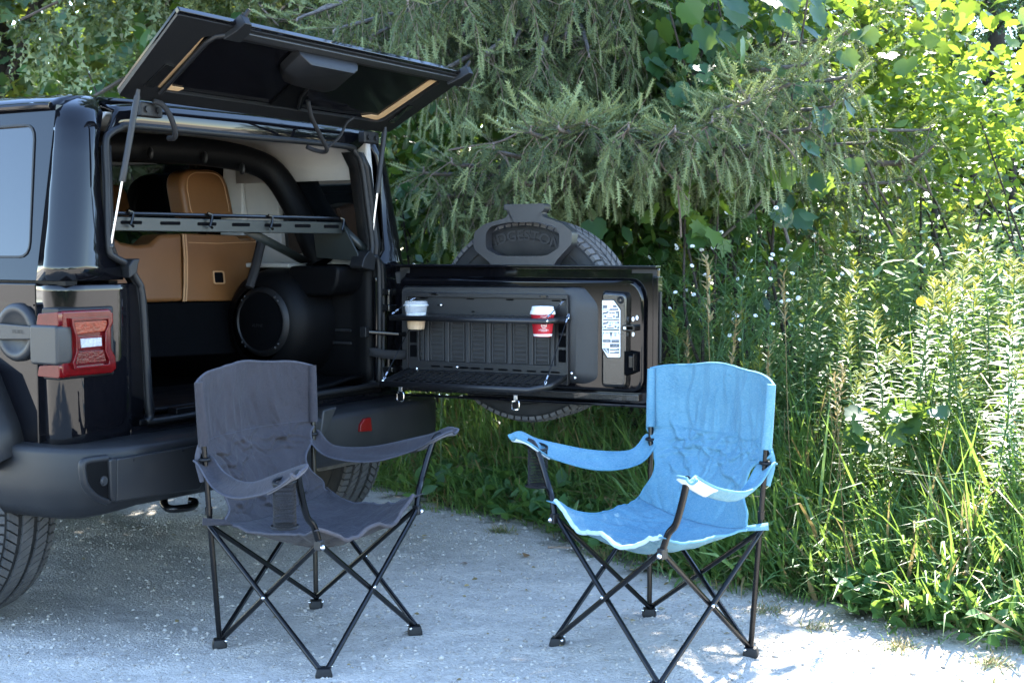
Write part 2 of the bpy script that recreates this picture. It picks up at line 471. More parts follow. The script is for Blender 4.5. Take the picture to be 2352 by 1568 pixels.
_text_cache = {}
def text_shape(txt, height, bold=False):
    """flat lettering as (verts, faces), centred, letters 'height' tall"""
    cu = bpy.data.curves.new('lettering', 'FONT'); cu.body = txt; cu.align_x = 'CENTER'; cu.align_y = 'CENTER'; cu.size = 1.0
    cu.resolution_u = 3
    if bold: cu.offset = 0.02
    o = bpy.data.objects.new('lettering', cu); col.objects.link(o)
    dg = bpy.context.evaluated_depsgraph_get()
    me = bpy.data.meshes.new_from_object(o.evaluated_get(dg))
    vs = [(v.co.x, v.co.y) for v in me.vertices]; fs = [tuple(p.vertices) for p in me.polygons]
    bpy.data.objects.remove(o); bpy.data.curves.remove(cu); bpy.data.meshes.remove(me)
    k = height / 0.7
    return [(x * k, y * k) for x, y in vs], fs

# ------------------------------------------------------------------ scattering real leaves
def basis(d, roll=None, up=(0, 0, 1)):
    """rows of matrices whose y axis is d and whose z axis is as near 'up' as it can be, then rolled"""
    d = d / np.linalg.norm(d, axis=1, keepdims=True)
    up = np.broadcast_to(np.asarray(up, float), d.shape)
    x = np.cross(d, up); ln = np.linalg.norm(x, axis=1, keepdims=True)
    x = np.where(ln < 1e-4, np.array([1.0, 0, 0]), x / np.maximum(ln, 1e-6)); z = np.cross(x, d)
    if roll is not None:
        c, s_ = np.cos(roll)[:, None], np.sin(roll)[:, None]
        x, z = x * c + z * s_, z * c - x * s_
    return np.stack([x, d, z], axis=2)

def scatter_geo(tm, pos, rot, scl):
    V, F = tm; V = np.asarray(V, float); F = np.asarray(F, int); N = len(pos)
    scl = np.asarray(scl, float)
    if scl.ndim == 1: scl = scl[:, None].repeat(3, 1)
    P = np.einsum('nij,nkj->nki', rot, V[None] * scl[:, None, :]) + pos[:, None, :]
    Fo = F[None] + (np.arange(N) * len(V))[:, None, None]
    return P.reshape(-1, 3), Fo.reshape(-1, F.shape[1])

def mesh_from_arrays(name, V, F, tint=None, smooth=True):
    me = bpy.data.meshes.new(name); k = F.shape[1]
    me.vertices.add(len(V)); me.vertices.foreach_set('co', V.astype(np.float32).ravel())
    me.loops.add(F.size); me.loops.foreach_set('vertex_index', F.astype(np.int32).ravel())
    me.polygons.add(len(F)); me.polygons.foreach_set('loop_start', np.arange(len(F), dtype=np.int32) * k)
    try: me.polygons.foreach_set('loop_total', np.full(len(F), k, dtype=np.int32))
    except Exception: pass
    if smooth: me.polygons.foreach_set('use_smooth', np.ones(len(F), dtype=bool))
    if tint is not None:
        a = me.attributes.new('tint', 'FLOAT', 'POINT'); a.data.foreach_set('value', tint.astype(np.float32))
    me.update(calc_edges=True); me.validate()
    return me

class Scatter:
    """collects scattered copies of small templates into one mesh"""
    def __init__(s): s.V = []; s.F = []; s.T = []; s.n = 0
    def put(s, tm, pos, rot, scl, tint):
        V, F = scatter_geo(tm, pos, rot, scl)
        s.V.append(V); s.F.append(F + s.n); s.T.append(np.repeat(tint, len(tm[0]))); s.n += len(V)
        return s
    def raw(s, V, F, tint):
        s.V.append(np.asarray(V, float)); s.F.append(np.asarray(F) + s.n); s.T.append(np.full(len(V), tint)); s.n += len(V); return s
    def build(s, name, material, parent=None, kind=None, smooth=True):
        me = mesh_from_arrays(name, np.concatenate(s.V), np.concatenate(s.F), np.concatenate(s.T), smooth)
        o = link_mesh(name, me, material, parent)
        if kind: o['kind'] = kind
        return o

# ------------------------------------------------------------------ ground: one sheet to the horizon
VERGE = [(-40, 30), (-9.0, 12.5), (-4.5, 10.4), (-2.2, 9.0), (-0.95, 8.0), (-0.73, 7.72), (-0.36, 7.05), (0.15, 6.58), (0.34, 6.15), (0.57, 5.68), (0.80, 5.50), (1.03, 5.32), (1.31, 4.83), (1.68, 4.58), (2.3, 4.42), (4.0, 4.6), (8.0, 6.0), (20, 13), (60, 34)]
_vx = np.array([p[0] for p in VERGE]); _vy = np.array([p[1] for p in VERGE])
def verge_dist(x, y):
    """positive on the grass side, about metres from the gravel edge"""
    x = np.asarray(x, float); y = np.asarray(y, float)
    best = np.full(x.shape, 1e9); sgn = np.ones(x.shape)
    for i in range(len(VERGE) - 1):
        ax, ay, bx, by = _vx[i], _vy[i], _vx[i + 1], _vy[i + 1]
        dx, dy = bx - ax, by - ay; t = np.clip(((x - ax) * dx + (y - ay) * dy) / (dx * dx + dy * dy), 0, 1)
        qx, qy = x - ax - t * dx, y - ay - t * dy; d = np.hypot(qx, qy)
        c = dx * (y - ay) - dy * (x - ax); m = d < best
        best = np.where(m, d, best); sgn = np.where(m, np.sign(c), sgn)
    return best * sgn

_w1 = waves(3, 20, 0.6, 3.0); _w2 = waves(4, 30, 6, 30); _w3 = waves(5, 40, 40, 160)
def ground_z(x, y):
    x = np.asarray(x, float); y = np.asarray(y, float)
    near = np.exp(-((np.hypot(x, y - 5) / 9.0) ** 4))
    d = verge_dist(x, y)
    rut = sum(0.010 * np.exp(-(((x + .55 * (y - 5.5)) - r0) / .13) ** 2) for r0 in (-1.05, .75))
    g = 0.012 * _w1(x, y) - rut * near + 0.0035 * _w2(x, y) * near + 0.0018 * _w3(x, y) * near
    bank = 0.10 * np.clip(d / 1.5, 0, 1) ** 1.3 + 0.25 * np.clip((d - 2) / 6, 0, 1)
    return np.where(d < 0, g * np.clip(1 + 0 * d, 0, 1), g + bank)

def graded(lo, a, b, hi, step, nfar):
    far = np.geomspace(step * 2, hi - b, nfar) if hi > b else np.array([])
    near = np.geomspace(step * 2, a - lo, nfar)
    return np.concatenate([(a - near)[::-1], np.arange(a, b, step), b + np.concatenate([[0], far])])
gx = graded(-320, -3.2, 3.4, 320, 0.028, 30); gy = graded(-320, 3.7, 8.4, 320, 0.028, 30)
GX, GY = np.meshgrid(gx, gy)
GZ = ground_z(GX, GY)
V = np.stack([GX, GY, GZ], -1).reshape(-1, 3)
nx, ny = len(gx), len(gy)
ii = (np.arange(ny - 1)[:, None] * nx + np.arange(nx - 1)[None]).ravel()
F = np.stack([ii, ii + 1, ii + nx + 1, ii + nx], -1)
edge_noise = 0.07 * waves(9, 20, 5, 25)(GX, GY) + 0.05 * waves(10, 20, 20, 70)(GX, GY)
veg = np.clip((verge_dist(GX, GY) + edge_noise + 0.05) / 0.22, 0, 1).ravel()
# beyond the yard behind the camera there is grass again
veg = np.maximum(veg, np.clip((-GY.ravel() - 14 + 2 * _w1(GX * .3, GY * .3).ravel()) / 4, 0, 1))
me = mesh_from_arrays('gravel_ground', V, F, veg)
m, nt, b = new_mat('ground')
tc = add(nt, 'ShaderNodeTexCoord')
at_ = add(nt, 'ShaderNodeAttribute', attribute_name='tint')
def noise(scale, detail=6, rough=.6):
    n = add(nt, 'ShaderNodeTexNoise'); n.inputs['Scale'].default_value = scale; n.inputs['Detail'].default_value = detail; n.inputs['Roughness'].default_value = rough
    nt.links.new(tc.outputs['Object'], n.inputs['Vector']); return n
def ramp(src, *stops):
    r = add(nt, 'ShaderNodeValToRGB'); e = r.color_ramp.elements
    while len(e) < len(stops): e.new(0.5)
    for k, (p, c) in enumerate(stops): e[k].position = p; e[k].color = (*c, 1)
    nt.links.new(src, r.inputs['Fac']); return r
n_big = noise(1.3, 5); n_mid = noise(14, 8, .7); n_fine = noise(110, 5, .7)
vo = add(nt, 'ShaderNodeTexVoronoi'); vo.inputs['Scale'].default_value = 95; nt.links.new(tc.outputs['Object'], vo.inputs['Vector'])
vo2 = add(nt, 'ShaderNodeTexVoronoi'); vo2.inputs['Scale'].default_value = 230; nt.links.new(tc.outputs['Object'], vo2.inputs['Vector'])
c_big = ramp(n_big.outputs['Fac'], (0.3, (0.43, 0.385, 0.32)), (0.7, (0.55, 0.50, 0.425)))
c_mid = ramp(n_mid.outputs['Fac'], (0.28, (0.25, 0.228, 0.195)), (0.55, (0.49, 0.445, 0.38)), (0.8, (0.60, 0.555, 0.48)))
mx = add(nt, 'ShaderNodeMixRGB'); mx.inputs[0].default_value = 0.5
nt.links.new(c_big.outputs[0], mx.inputs[1]); nt.links.new(c_mid.outputs[0], mx.inputs[2])
c_st = ramp(vo.outputs['Color'], (0.1, (0.16, 0.15, 0.14)), (0.5, (0.45, 0.43, 0.40)), (0.9, (0.56, 0.54, 0.51)))
mx2 = add(nt, 'ShaderNodeMixRGB'); mx2.inputs[0].default_value = 0.24
nt.links.new(mx.outputs[0], mx2.inputs[1]); nt.links.new(c_st.outputs[0], mx2.inputs[2])
soil = ramp(n_mid.outputs['Fac'], (0.3, (0.028, 0.030, 0.015)), (0.7, (0.075, 0.07, 0.035)))
mx3 = add(nt, 'ShaderNodeMixRGB')
nt.links.new(at_.outputs['Fac'], mx3.inputs[0]); nt.links.new(mx2.outputs[0], mx3.inputs[1]); nt.links.new(soil.outputs[0], mx3.inputs[2])
nt.links.new(mx3.outputs[0], b.inputs['Base Color'])
b.inputs['Roughness'].default_value = 0.95; b.inputs['Specular IOR Level'].default_value = 0.15
bp = add(nt, 'ShaderNodeBump'); bp.inputs['Strength'].default_value = 0.8; bp.inputs['Distance'].default_value = 0.012
nt.links.new(n_mid.outputs['Fac'], bp.inputs['Height'])
bp2 = add(nt, 'ShaderNodeBump'); bp2.inputs['Strength'].default_value = 0.7; bp2.inputs['Distance'].default_value = 0.006; bp2.invert = True
nt.links.new(vo.outputs['Distance'], bp2.inputs['Height']); nt.links.new(bp.outputs[0], bp2.inputs['Normal'])
bp3 = add(nt, 'ShaderNodeBump'); bp3.inputs['Strength'].default_value = 0.6; bp3.inputs['Distance'].default_value = 0.003; bp3.invert = True
nt.links.new(vo2.outputs['Distance'], bp3.inputs['Height']); nt.links.new(bp2.outputs[0], bp3.inputs['Normal'])
nt.links.new(bp3.outputs[0], b.inputs['Normal'])
ground = link_mesh('ground', me, 'ground')
tag(ground, 'pale crushed limestone gravel lot running into soil under the verge', 'ground', kind='structure')

# loose gravel and the stones one can pick out
def pebble(seed):
    g = np.random.default_rng(seed)
    V = np.array([(1, 0, 0), (.3, .95, 0), (-.8, .6, .1), (-.8, -.6, -.1), (.3, -.95, 0), (.1, .05, 1), (0, 0, -1)], float)
    V *= g.uniform(.75, 1.2, (7, 1)); V *= g.uniform(.7, 1.15, 3) * np.array([1, 1, .62])
    F = [(k, (k + 1) % 5, 5) for k in range(5)] + [((k + 1) % 5, k, 6) for k in range(5)]
    return V, F
PEB = [pebble(k) for k in range(6)]
leaf_mat('gravel_chip', (0.20, 0.182, 0.155), (0.43, 0.40, 0.355), (0.60, 0.57, 0.52), (0.4, 0.4, 0.4), 0.0, 0.95, 0.15)
sc = Scatter()
N = 24000
px = rng.uniform(-2.4, 2.6, N * 2); py = 3.85 + (rng.random(N * 2) ** 1.25) * 4.4
keep = (verge_dist(px, py) < 0.08 * rng.random(N * 2)) & ((_w2(px * .35, py * .35) * .6 + rng.normal(0, 1, N * 2)) > -0.15); px, py = px[keep][:N], py[keep][:N]
sz = np.clip(rng.lognormal(math.log(0.0042), 0.5, len(px)), .0022, .013)
kk = rng.integers(0, 6, len(px)); yaw = rng.uniform(0, 6.28, len(px))
for k in range(6):
    s_ = kk == k; n = s_.sum()
    d = np.stack([np.cos(yaw[s_]), np.sin(yaw[s_]), rng.normal(0, .15, n)], -1)
    pos = np.stack([px[s_], py[s_], ground_z(px[s_], py[s_]) + sz[s_] * .12], -1)
    sc.put(PEB[k], pos, basis(d, rng.normal(0, .25, n)), sz[s_], np.clip(rng.normal(.42, .17, n), 0, 1))
o = sc.build('loose_gravel', 'gravel_chip', kind='stuff', smooth=False)
tag(o, 'loose limestone chippings strewn over the pale lot', 'gravel')
stone_me = []
for k in range(6):
    me = mesh_from_arrays('stone', np.array(PEB[k][0]), np.array(PEB[k][1]), smooth=False); me.materials.append(MATS['stone']); stone_me.append(me)
STONES = [(450, 1439, .032), (838, 1462, .022), (470, 1500, .014), (640, 1480, .022), (735, 1412, .018), (1262, 1500, .02), (562, 1476, .014), (1040, 1480, .012), (955, 1490, .022), (880, 1385, .014), (1045, 1395, .02), (1002, 1418, .014), (1118, 1530, .02), (1250, 1560, .018), (1390, 1545, .022), (1605, 1520, .02), (1690, 1455, .013), (800, 1530, .016), (860, 1512, .018), (590, 1540, .014), (330, 1480, .012), (280, 1540, .016), (170, 1500, .012), (1350, 1500, .016), (1180, 1440, .012), (940, 1535, .015), (700, 1455, .012), (1565, 1535, .016), (2090, 1500, .016), (1960, 1540, .014)]
for i, (x, y, s_) in enumerate(STONES):
    p = on_plane(x, y, (0, 0, 0.0), CW)
    o = bpy.data.objects.new('stone', stone_me[i % 6]); col.objects.link(o)
    s_ *= .55
    o.location = (p[0], p[1], float(ground_z(p[0], p[1])) + s_ * .25); o.scale = (s_, s_, s_); o.rotation_euler = (random.uniform(-.2, .2), random.uniform(-.2, .2), random.uniform(0, 6.28))
    lab = {3: 'stone just left of the front foot of the dark chair', 4: 'stone beside the back foot of the dark chair', 17: 'stone between the front foot of the dark chair and the bottom edge', 8: 'stone below the right foot of the dark chair', 23: 'stone right of the left foot of the blue chair', 5: 'stone in front of the left foot of the blue chair', 16: 'stone between the back foot and the right foot of the blue chair', 28: 'stone on the sunlit gravel near the lower right corner', 20: 'stone in the shade behind the left rear tyre', 2: 'stone in front of the left foot of the dark chair', 13: 'stone at the bottom edge midway between the chairs', 14: 'stone left of the front legs of the blue chair', 10: 'stone on the smooth gravel midway between the chairs', 0: 'largest pale stone left of the dark chair on the gravel', 1: 'tan stone on the gravel right under the dark grey chair'}.get(i, 'small pale stone lying loose on the gravel')
    tag(o, lab, 'stone', 'loose stones on the gravel')

# ================================================================== the black off-road car
def ring_to_rect(ring, x0, x1, y0, y1, n):
    """outer rectangle with one point per point of a rounded ring, true corners kept"""
    out = []
    for k, (a, b_) in enumerate(ring):
        q = k % (n + 1); c = [(x0, y0), (x1, y0), (x1, y1), (x0, y1)][k // (n + 1)]
        first = q < n / 2
        if abs(q - n / 2) < .6: out.append(c)
        else: out.append((c[0], b_) if first == (k // (n + 1) in (0, 2)) else (a, c[1]))
    return out

car = empty('off_road_car', tuple(CAR_O), math.atan2(CU[1], CU[0]))
tag(car, 'black four door off-road car with its rear glass raised and tailgate swung open', 'car')
US, UE = -0.07, 1.86                 # outer sides of the tub
def lean(w): return 0.17 * max(0.0, w - 1.2)
def vr(w): return TILT * max(0.0, w - 1.2)
def arc(cx, cy, r, a0, a1, n=6): return [(cx + r * math.cos(R(a0 + (a1 - a0) * k / n)), cy + r * math.sin(R(a0 + (a1 - a0) * k / n))) for k in range(n + 1)]

# --- tub: rear corners, side panels
for sgn, nm in ((1, 'left'), (-1, 'right')):
    X = (lambda u: u) if sgn > 0 else (lambda u: UE + US - u)
    inner = 0.262 if sgn > 0 else 0.19
    m = MB()
    plan = [(inner, 0.0), (0.15, 0.0)] + arc(US + .085, .085, .085, 270, 180, 7) + [(US, .1385)]
    G = []
    for w in (0.64, 0.66, 0.70, 0.92, 1.17, 1.185, 1.192):
        ins = 0.02 if w == 0.64 else (0.006 if w == 0.66 else (0.004 if w == 1.192 else 0))
        G.append([(X(u + (ins if u < 0 else 0)), v + (ins if v < .08 else 0), w) for u, v in plan])
    m.grid(G)
    m.build('rear_corner_panel', 'paint', car, solid=-0.02, smooth=50)
    m = MB()
    pr = [(0.1405, 1.195), (3.35, 1.195), (3.35, 0.60), (1.30, 0.60), (1.24, 0.80), (1.05, 0.93), (0.45, 0.95), (0.36, 0.90), (0.27, 0.72), (0.24, 0.66), (0.1405, 0.64)]
    a, b_ = sorted((X(US), X(US + .035)))
    m.prism(pr, a, b_, 'u')
    m.build('side_panel', 'paint', car, bevel=0.006)
    # fender flare over the rear wheel
    path = [(0.20, 0.62), (0.235, 0.72), (0.33, 0.885), (0.46, 0.945), (0.75, 0.965), (1.05, 0.945), (1.20, 0.84), (1.28, 0.66)]
    m = MB(); G = []
    for (v, w), (v2, w2) in zip(path, [(a_ * .86 + .75 * .14, b__ * .93) for a_, b__ in path]):
        G.append([(X(US + .01), v, w + .012), (X(US - .05), v, w + .010), (X(US - .10), v + (v2 - v) * .1, w - .006), (X(US - .105), v2, w2), (X(US - .04), v2, w2 - .004)])
    m.grid(G).build('fender_flare', 'plastic', car, solid=-0.012, smooth=60)
# body colour line on the left door side
MB().box(US - .004, US, .15, 3.2, 1.12, 1.126).build('body_crease', 'paint', car)

# --- hard top: rear corners, sides, roof
OPEN_UP = [(322, 655), (292, 608), (262, 590), (250, 565), (246, 420), (243, 330), (252, 308), (275, 295), (312, 290), (560, 313), (790, 336), (815, 350), (832, 385), (845, 480), (855, 560), (853, 590)]
OPEN_LO = [(868, 600), (872, 700), (870, 868), (860, 884), (600, 925), (362, 966), (346, 955), (340, 900), (328, 700)]
for sgn in (1, -1):
    X = (lambda u: u) if sgn > 0 else (lambda u: UE + US - u)
    m = MB(); G = []
    edge = {1.2: .18, 1.25: .17, 1.30: .115, 1.5: .112, 1.62: .112, 1.70: .13, 1.76: .16, 1.79: .17, 1.81: .2, 1.822: .26, 1.828: .34}
    for w, e in edge.items():
        l = lean(min(w, 1.72)); rr = .085; up = max(0, w - 1.72)
        l += up * up * 9; vv = vr(w) + up * up * 9
        plan = [(max(e, l + .03), vv)] + [(p[0] + l, p[1] + vv) for p in arc(US + rr, rr, rr, 270, 180, 7)] + [(US + l, max(.138, .087 + vv))]
        G.append([(X(u), v, w + .004) for u, v in plan])
    m.grid(G).build('hardtop_corner', 'paint', car, solid=-0.02, smooth=60)
    # long side with the quarter window opening
    def sp(v, w, off=0.0, X=X): return (X(US + lean(w) + off), v, w)
    win = rounded([(.185, 1.285), (1.02, 1.285), (1.0, 1.715), (.235, 1.72)], .05, 4)
    outer = ring_to_rect(win, .1395, 1.06, 1.205, 1.785, 4)
    m = MB(); m.frame(outer, win, 0.0, 0.03, fn=lambda a, b_, d: sp(a, b_, d))
    m.build('hardtop_side', 'paint', car, smooth=50)
    MB().prism(win, .006, .012, fn=lambda a, b_, d: sp(a, b_, d)).build('quarter_window', 'glass_dark', car)
    fr = rounded([(.180, 1.278), (1.03, 1.278), (1.01, 1.722), (.228, 1.727)], .055, 4)
    m = MB(); m.frame(fr, win, -.004, .004, fn=lambda a, b_, d: sp(a, b_, d)).build('window_seal', 'seal', car)
    # door zone and drip rail
    MB().prism([(1.06, 1.2), (1.14, 1.2), (1.14, 1.785), (1.06, 1.785)], 0, .05, fn=lambda a, b_, d: sp(a, b_, d)).build('pillar', 'paint', car)
    for v0, v1 in ((1.16, 2.02), (2.12, 3.0)):
        MB().frame(rect(v0, v1, 1.2, 1.76), rect(v0 + .05, v1 - .05, 1.24, 1.71), .0, .04, fn=lambda a, b_, d: sp(a, b_, d)).build('door_frame', 'paint', car, bevel=.004)
        MB().prism(rect(v0 + .05, v1 - .05, 1.24, 1.71), .015, .02, fn=lambda a, b_, d: sp(a, b_, d)).build('door_window', 'glass_clear', car)
    MB().tube([sp(.15, 1.782, -.014), sp(.2, 1.784, -.018), sp(3.0, 1.786, -.018)], .011, 8).build('drip_rail', 'paint', car)
# roof shell
m = MB(); G = []
for v, dz in ((.10, -.004), (.14, 0.0), (.30, .006), (1.0, .012), (2.2, .010), (3.0, -.01), (3.25, -.06)):
    G.append([(u, v + vr(1.8), w + dz) for u, w in ((US + .105, 1.765), (US + .118, 1.795), (US + .145, 1.815), (US + .20, 1.828), (.35, 1.836), (.895, 1.842), (1.44, 1.836), (UE - .20, 1.828), (UE - .145, 1.815), (UE - .118, 1.795), (UE - .105, 1.765))])
m.grid(G).build('roof', 'paint', car, solid=-0.02, smooth=60)
# rear header between the corners, and the fixed panel faces round the opening
hdr = [rear_t(x, y) for x, y in OPEN_UP[5:12]]
m = MB(); top = [(p[0], 1.828 - .03 * (abs(p[0] - .9) / .8) ** 4) for p in hdr]
G = []
for p, t in zip(hdr, top):
    u, w0 = p[0], p[2]; ut = .17 + (u - .11) / 1.36 * 1.46
    row = []
    for k in range(9):
        f = k / 8; w = w0 + (t[1] - w0) * f
        row.append((u + (ut - u) * f, vr(w) + .006 * math.sin(f * math.pi) * -1 + (.08 * max(0, f - .85) ** 2 / .0225 if f > .85 else 0), w))
    G.append(row)
m.grid(G).build('rear_header', 'paint', car, solid=-.02, smooth=60)
jl = [rear_t(x, y) for x, y in OPEN_UP[1:6]]
# sill and right lower face
sl = [rear(x, y) for x, y in ((362, 968), (600, 927), (862, 886))]
m = MB(); m.prism([(.20, .60), (1.70, .60), (1.70, .735)] + [(p[0], p[2] + .004) for p in sl[::-1]] + [(.262, .74), (.20, .74)], 0.0, .04, 'v')
m.build('rear_sill', 'paint', car, bevel=.006)
ro = [rear(x, y) for x, y in ((868, 600), (872, 700), (870, 868))]
m = MB(); m.prism([(ro[2][0], .60), (1.78, .60), (1.80, 1.2), (1.72, 1.24), (ro[0][0], 1.25)] + [(p[0], p[2]) for p in ro], .002, .05, 'v')
m.build('rear_pillar_face', 'paint', car, bevel=.006)
# seal all round the opening
seal_pts = [rear_t(x, y, -.006) for x, y in OPEN_UP] + [rear(x, y, -.006) for x, y in OPEN_LO]
m = MB(); m.tube(spline(seal_pts + [seal_pts[0]], 4)[:-1], .0125, 8, closed=True)
m.build('opening_seal', 'seal', car, smooth=80)
# wide rubber jamb on the left, its thumb shaped gusset, and the inner jamb
jp = [rear_t(x, y, .012) for x, y in ((322, 655), (296, 612), (264, 592), (253, 565), (249, 420), (246, 335))] 
lo = [rear(x, y, .012) for x, y in ((329, 700), (341, 900), (347, 950))]
m = MB(); G = []
for p in lo[::-1] + jp:
    G.append([(p[0] - .035, p[1] - .008, p[2]), (p[0] - .008, p[1] - .022, p[2]), (p[0] + .012, p[1] - .005, p[2]), (p[0] + .016, p[1] + .07, p[2])])
m.grid(G).build('door_jamb', 'seal', car, solid=.004, smooth=60)
g0 = rear_t(302, 606, -.012)
m = MB(); m.prism([(g0[0] - .03, g0[2] - .05), (g0[0] + .005, g0[2] - .03), (g0[0] + .012, g0[2] + .0), (g0[0] + .022, g0[2] + .018), (g0[0] - .012, g0[2] + .016), (g0[0] - .03, g0[2] - .005)], -.03, .03, 'v')
m.build('jamb_gusset', 'seal', car, bevel=.006)
rj = [rear_t(x, y, .012) for x, y in ((815, 350), (832, 385), (845, 480), (855, 560), (852, 592))] + [rear(x, y, .012) for x, y in ((866, 610), (870, 700), (868, 868), (862, 884))]
m = MB(); G = []
for p in rj: G.append([(p[0] + .045, p[1] - .01, p[2]), (p[0] + .012, p[1] - .022, p[2]), (p[0] - .008, p[1] - .004, p[2]), (p[0] - .014, p[1] + .06, p[2])])
m.grid(G).build('door_jamb', 'seal', car, solid=.004, smooth=60)
g1 = rear_t(842, 598, -.012)
m = MB(); m.prism(rounded([(g1[0] - .05, g1[2] - .03), (g1[0] + .04, g1[2] - .045), (g1[0] + .05, g1[2] + .01), (g1[0] + .01, g1[2] + .045), (g1[0] - .03, g1[2] + .015)], .015), -.02, .05, 'v')
m.build('jamb_gusset', 'seal', car, bevel=.006)
for py_ in (480, 560, 690, 780, 880): pass
# panel gap on the tub behind the lamp and the belt gap under the hard top
MB().box(US + .001, US + .02, .1365, .1415, .64, 1.19).build('panel_gap', 'trim', car)
for a_, b_ in ((US + .012, US + .06), (UE - .06, UE - .012)): MB().box(a_, b_, .012, 3.3, 1.188, 1.203).build('belt_gap', 'trim', car)

# --- interior
def c_quad(name, mt, pts, **k): return MB().add(pts, [(0, 1, 2, 3)]).build(name, mt, car, **k)
m = MB(); m.box(US + .05, UE - .05, .03, 3.2, .66, .715).build('cargo_floor', 'carpet', car)
FW = .735
m = MB(); G = []
for v in np.linspace(.05, .62, 16):
    G.append([(u, v, FW + .006 * math.sin(u * 9 + v * 11) + (.012 if v < .08 else 0) + (.02 * max(0, (u - 1.35)) / .2) + (.010 if int((v - .05) / .038) % 3 == 0 and .1 < v < .55 else 0)) for u in np.linspace(.26, 1.56, 26)])
m.grid(G).build('cargo_mat', 'trim', car, solid=.016, smooth=50)
m = MB(); m.box(.24, 1.62, -.005, .06, .70, .722); m.box(.42, .62, .0, .05, .72, .745); m.box(1.15, 1.45, .0, .05, .72, .738)
m.build('sill_trim', 'trim', car, bevel=.006)
# left inner wall, right inner trim
MB().box(.16, .20, .05, 1.2, .7, 1.2).build('inner_wall', 'trim', car)
m = MB(); G = []
for w, off in ((.70, 0), (.80, .0), (.90, -.012), (1.0, -.02), (1.12, -.02), (1.20, -.004), (1.235, .03)):
    G.append([(1.60 + off * (1 if v > .14 else 0) + (.012 if v < .05 else 0), v, w) for v in (.03, .06, .10, .14, .18, .24, .5, 1.0, 2.6)])
m.grid(G).build('inner_wall', 'trim', car, solid=.02, smooth=50)
# wheel house with the round speaker
m = MB(); prof = []
G = []
for k, (r, u) in enumerate(((.22, 1.60), (.215, 1.42), (.20, 1.36), (.17, 1.335), (.148, 1.33))):
    G.append([(u, .42 + r * 1.0 * math.cos(a), .99 + r * 1.08 * math.sin(a)) for a in np.linspace(0, 2 * math.pi, 40, endpoint=False)])
m.grid(G, closed_u=True).build('wheel_house', 'trim', car, smooth=70)
spk = MB().lathe([(.148, 1.33), (.139, 1.316), (.127, 1.312), (.121, 1.318)], (0, .40, 1.0), 'u', 48)
spk = spk.build('speaker', 'frame_black', car, smooth=60)
MB().lathe([(.123, 1.318), (.08, 1.309), (.04, 1.306), (.0005, 1.306)], (0, .40, 1.0), 'u', 40).build('speaker_grille', 'carpet', spk)
for a in (42, 52, 128, 138, 222, 232, 308, 318):
    MB().ball((1.314, .40 + 0.134 * math.cos(R(a)), 1.0 + .134 * math.sin(R(a))), .006, 6, 4).build('screw', 'plastic', spk)
vs, fs = text_shape('ALPINE', .013)
MB().add([(1.303, .405 - x, .985 + y) for x, y in vs], fs).build('speaker_lettering', 'plastic_dusty', spk, smooth=0)
# wheel house top toward the belt, foot cover of the sport bar
m = MB(); m.prism(rounded([(.06, 1.235), (.34, 1.235), (.33, 1.15), (.29, 1.11), (.12, 1.11), (.075, 1.15)], .03), 1.42, 1.60, 'u')
m.build('sport_bar_foot', 'trim', car, bevel=.015, segs=3)
for w in (.96, .905): MB().tube([(1.575, .12, w), (1.575, .24, w)], .006, 6).build('trim_rib', 'plastic', car)
# hard top lining on the right and above
m = MB(); win_in = rounded([(.085, 1.30), (.56, 1.285), (.56, 1.655), (.13, 1.675)], .035, 4)
outer = ring_to_rect(win_in, .045, .75, 1.235, 1.755, 4)
m.frame(outer, win_in, 1.655, 1.69, 'u')
m.map(lambda u, v, w: (u - .13 * (w - 1.24), v, w)).build('top_lining', 'hardtop_lining', car, bevel=.008, smooth=50)
MB().prism(win_in, 1.682, 1.688, 'u').map(lambda u, v, w: (u - .13 * (w - 1.24), v, w)).build('quarter_window', 'glass_dark', car)
m = MB(); G = []
for v in (.06, .12, .3, .75): G.append([(u, v + .03, w) for u, w in ((1.60, 1.60), (1.597, 1.70), (1.575, 1.745), (1.50, 1.768), (1.2, 1.775), (.6, 1.775), (.2, 1.768), (.13, 1.70))])
m.grid(G).build('top_lining', 'hardtop_lining', car, solid=.01, smooth=60)
m = MB(); m.prism([(.75, 1.22), (.90, 1.22), (.86, 1.75), (.75, 1.75)], 1.60, 1.64, 'u').build('pillar_lining', 'hardtop_lining', car, bevel=.01)
MB().box(1.50, 1.62, .40, .78, 1.225, 1.245).build('belt_ledge', 'hardtop_lining', car, bevel=.006)
# dark front compartment: headliner, dash bulk, far pillars
MB().box(.02, 1.77, .78, 3.1, 1.745, 1.765).build('headliner', 'trim', car)
MB().box(.0, 1.79, 2.75, 2.95, .7, 1.15).build('dashboard', 'trim', car, bevel=.03)
MB().box(.62, 1.18, 3.02, 3.05, 1.2, 1.28).build('windscreen_frame', 'trim', car)
MB().prism([(.05, 1.2), (1.74, 1.2), (1.66, 1.72), (.13, 1.72)], 3.10, 3.11, 'v').build('windscreen', 'glass_clear', car)
for u in (.06, 1.68): MB().box(u, u + .06, 2.02, 2.12, 1.2, 1.75).build('pillar', 'trim', car, bevel=.01)
m = MB(); m.box(US + .02, UE - .02, 3.3, 4.15, .62, 1.12); m.build('bonnet', 'paint', car, bevel=.06, segs=4)
MB().box(US + .1, UE - .1, .1, 3.9, .50, .64).build('underbody', 'trim', car)

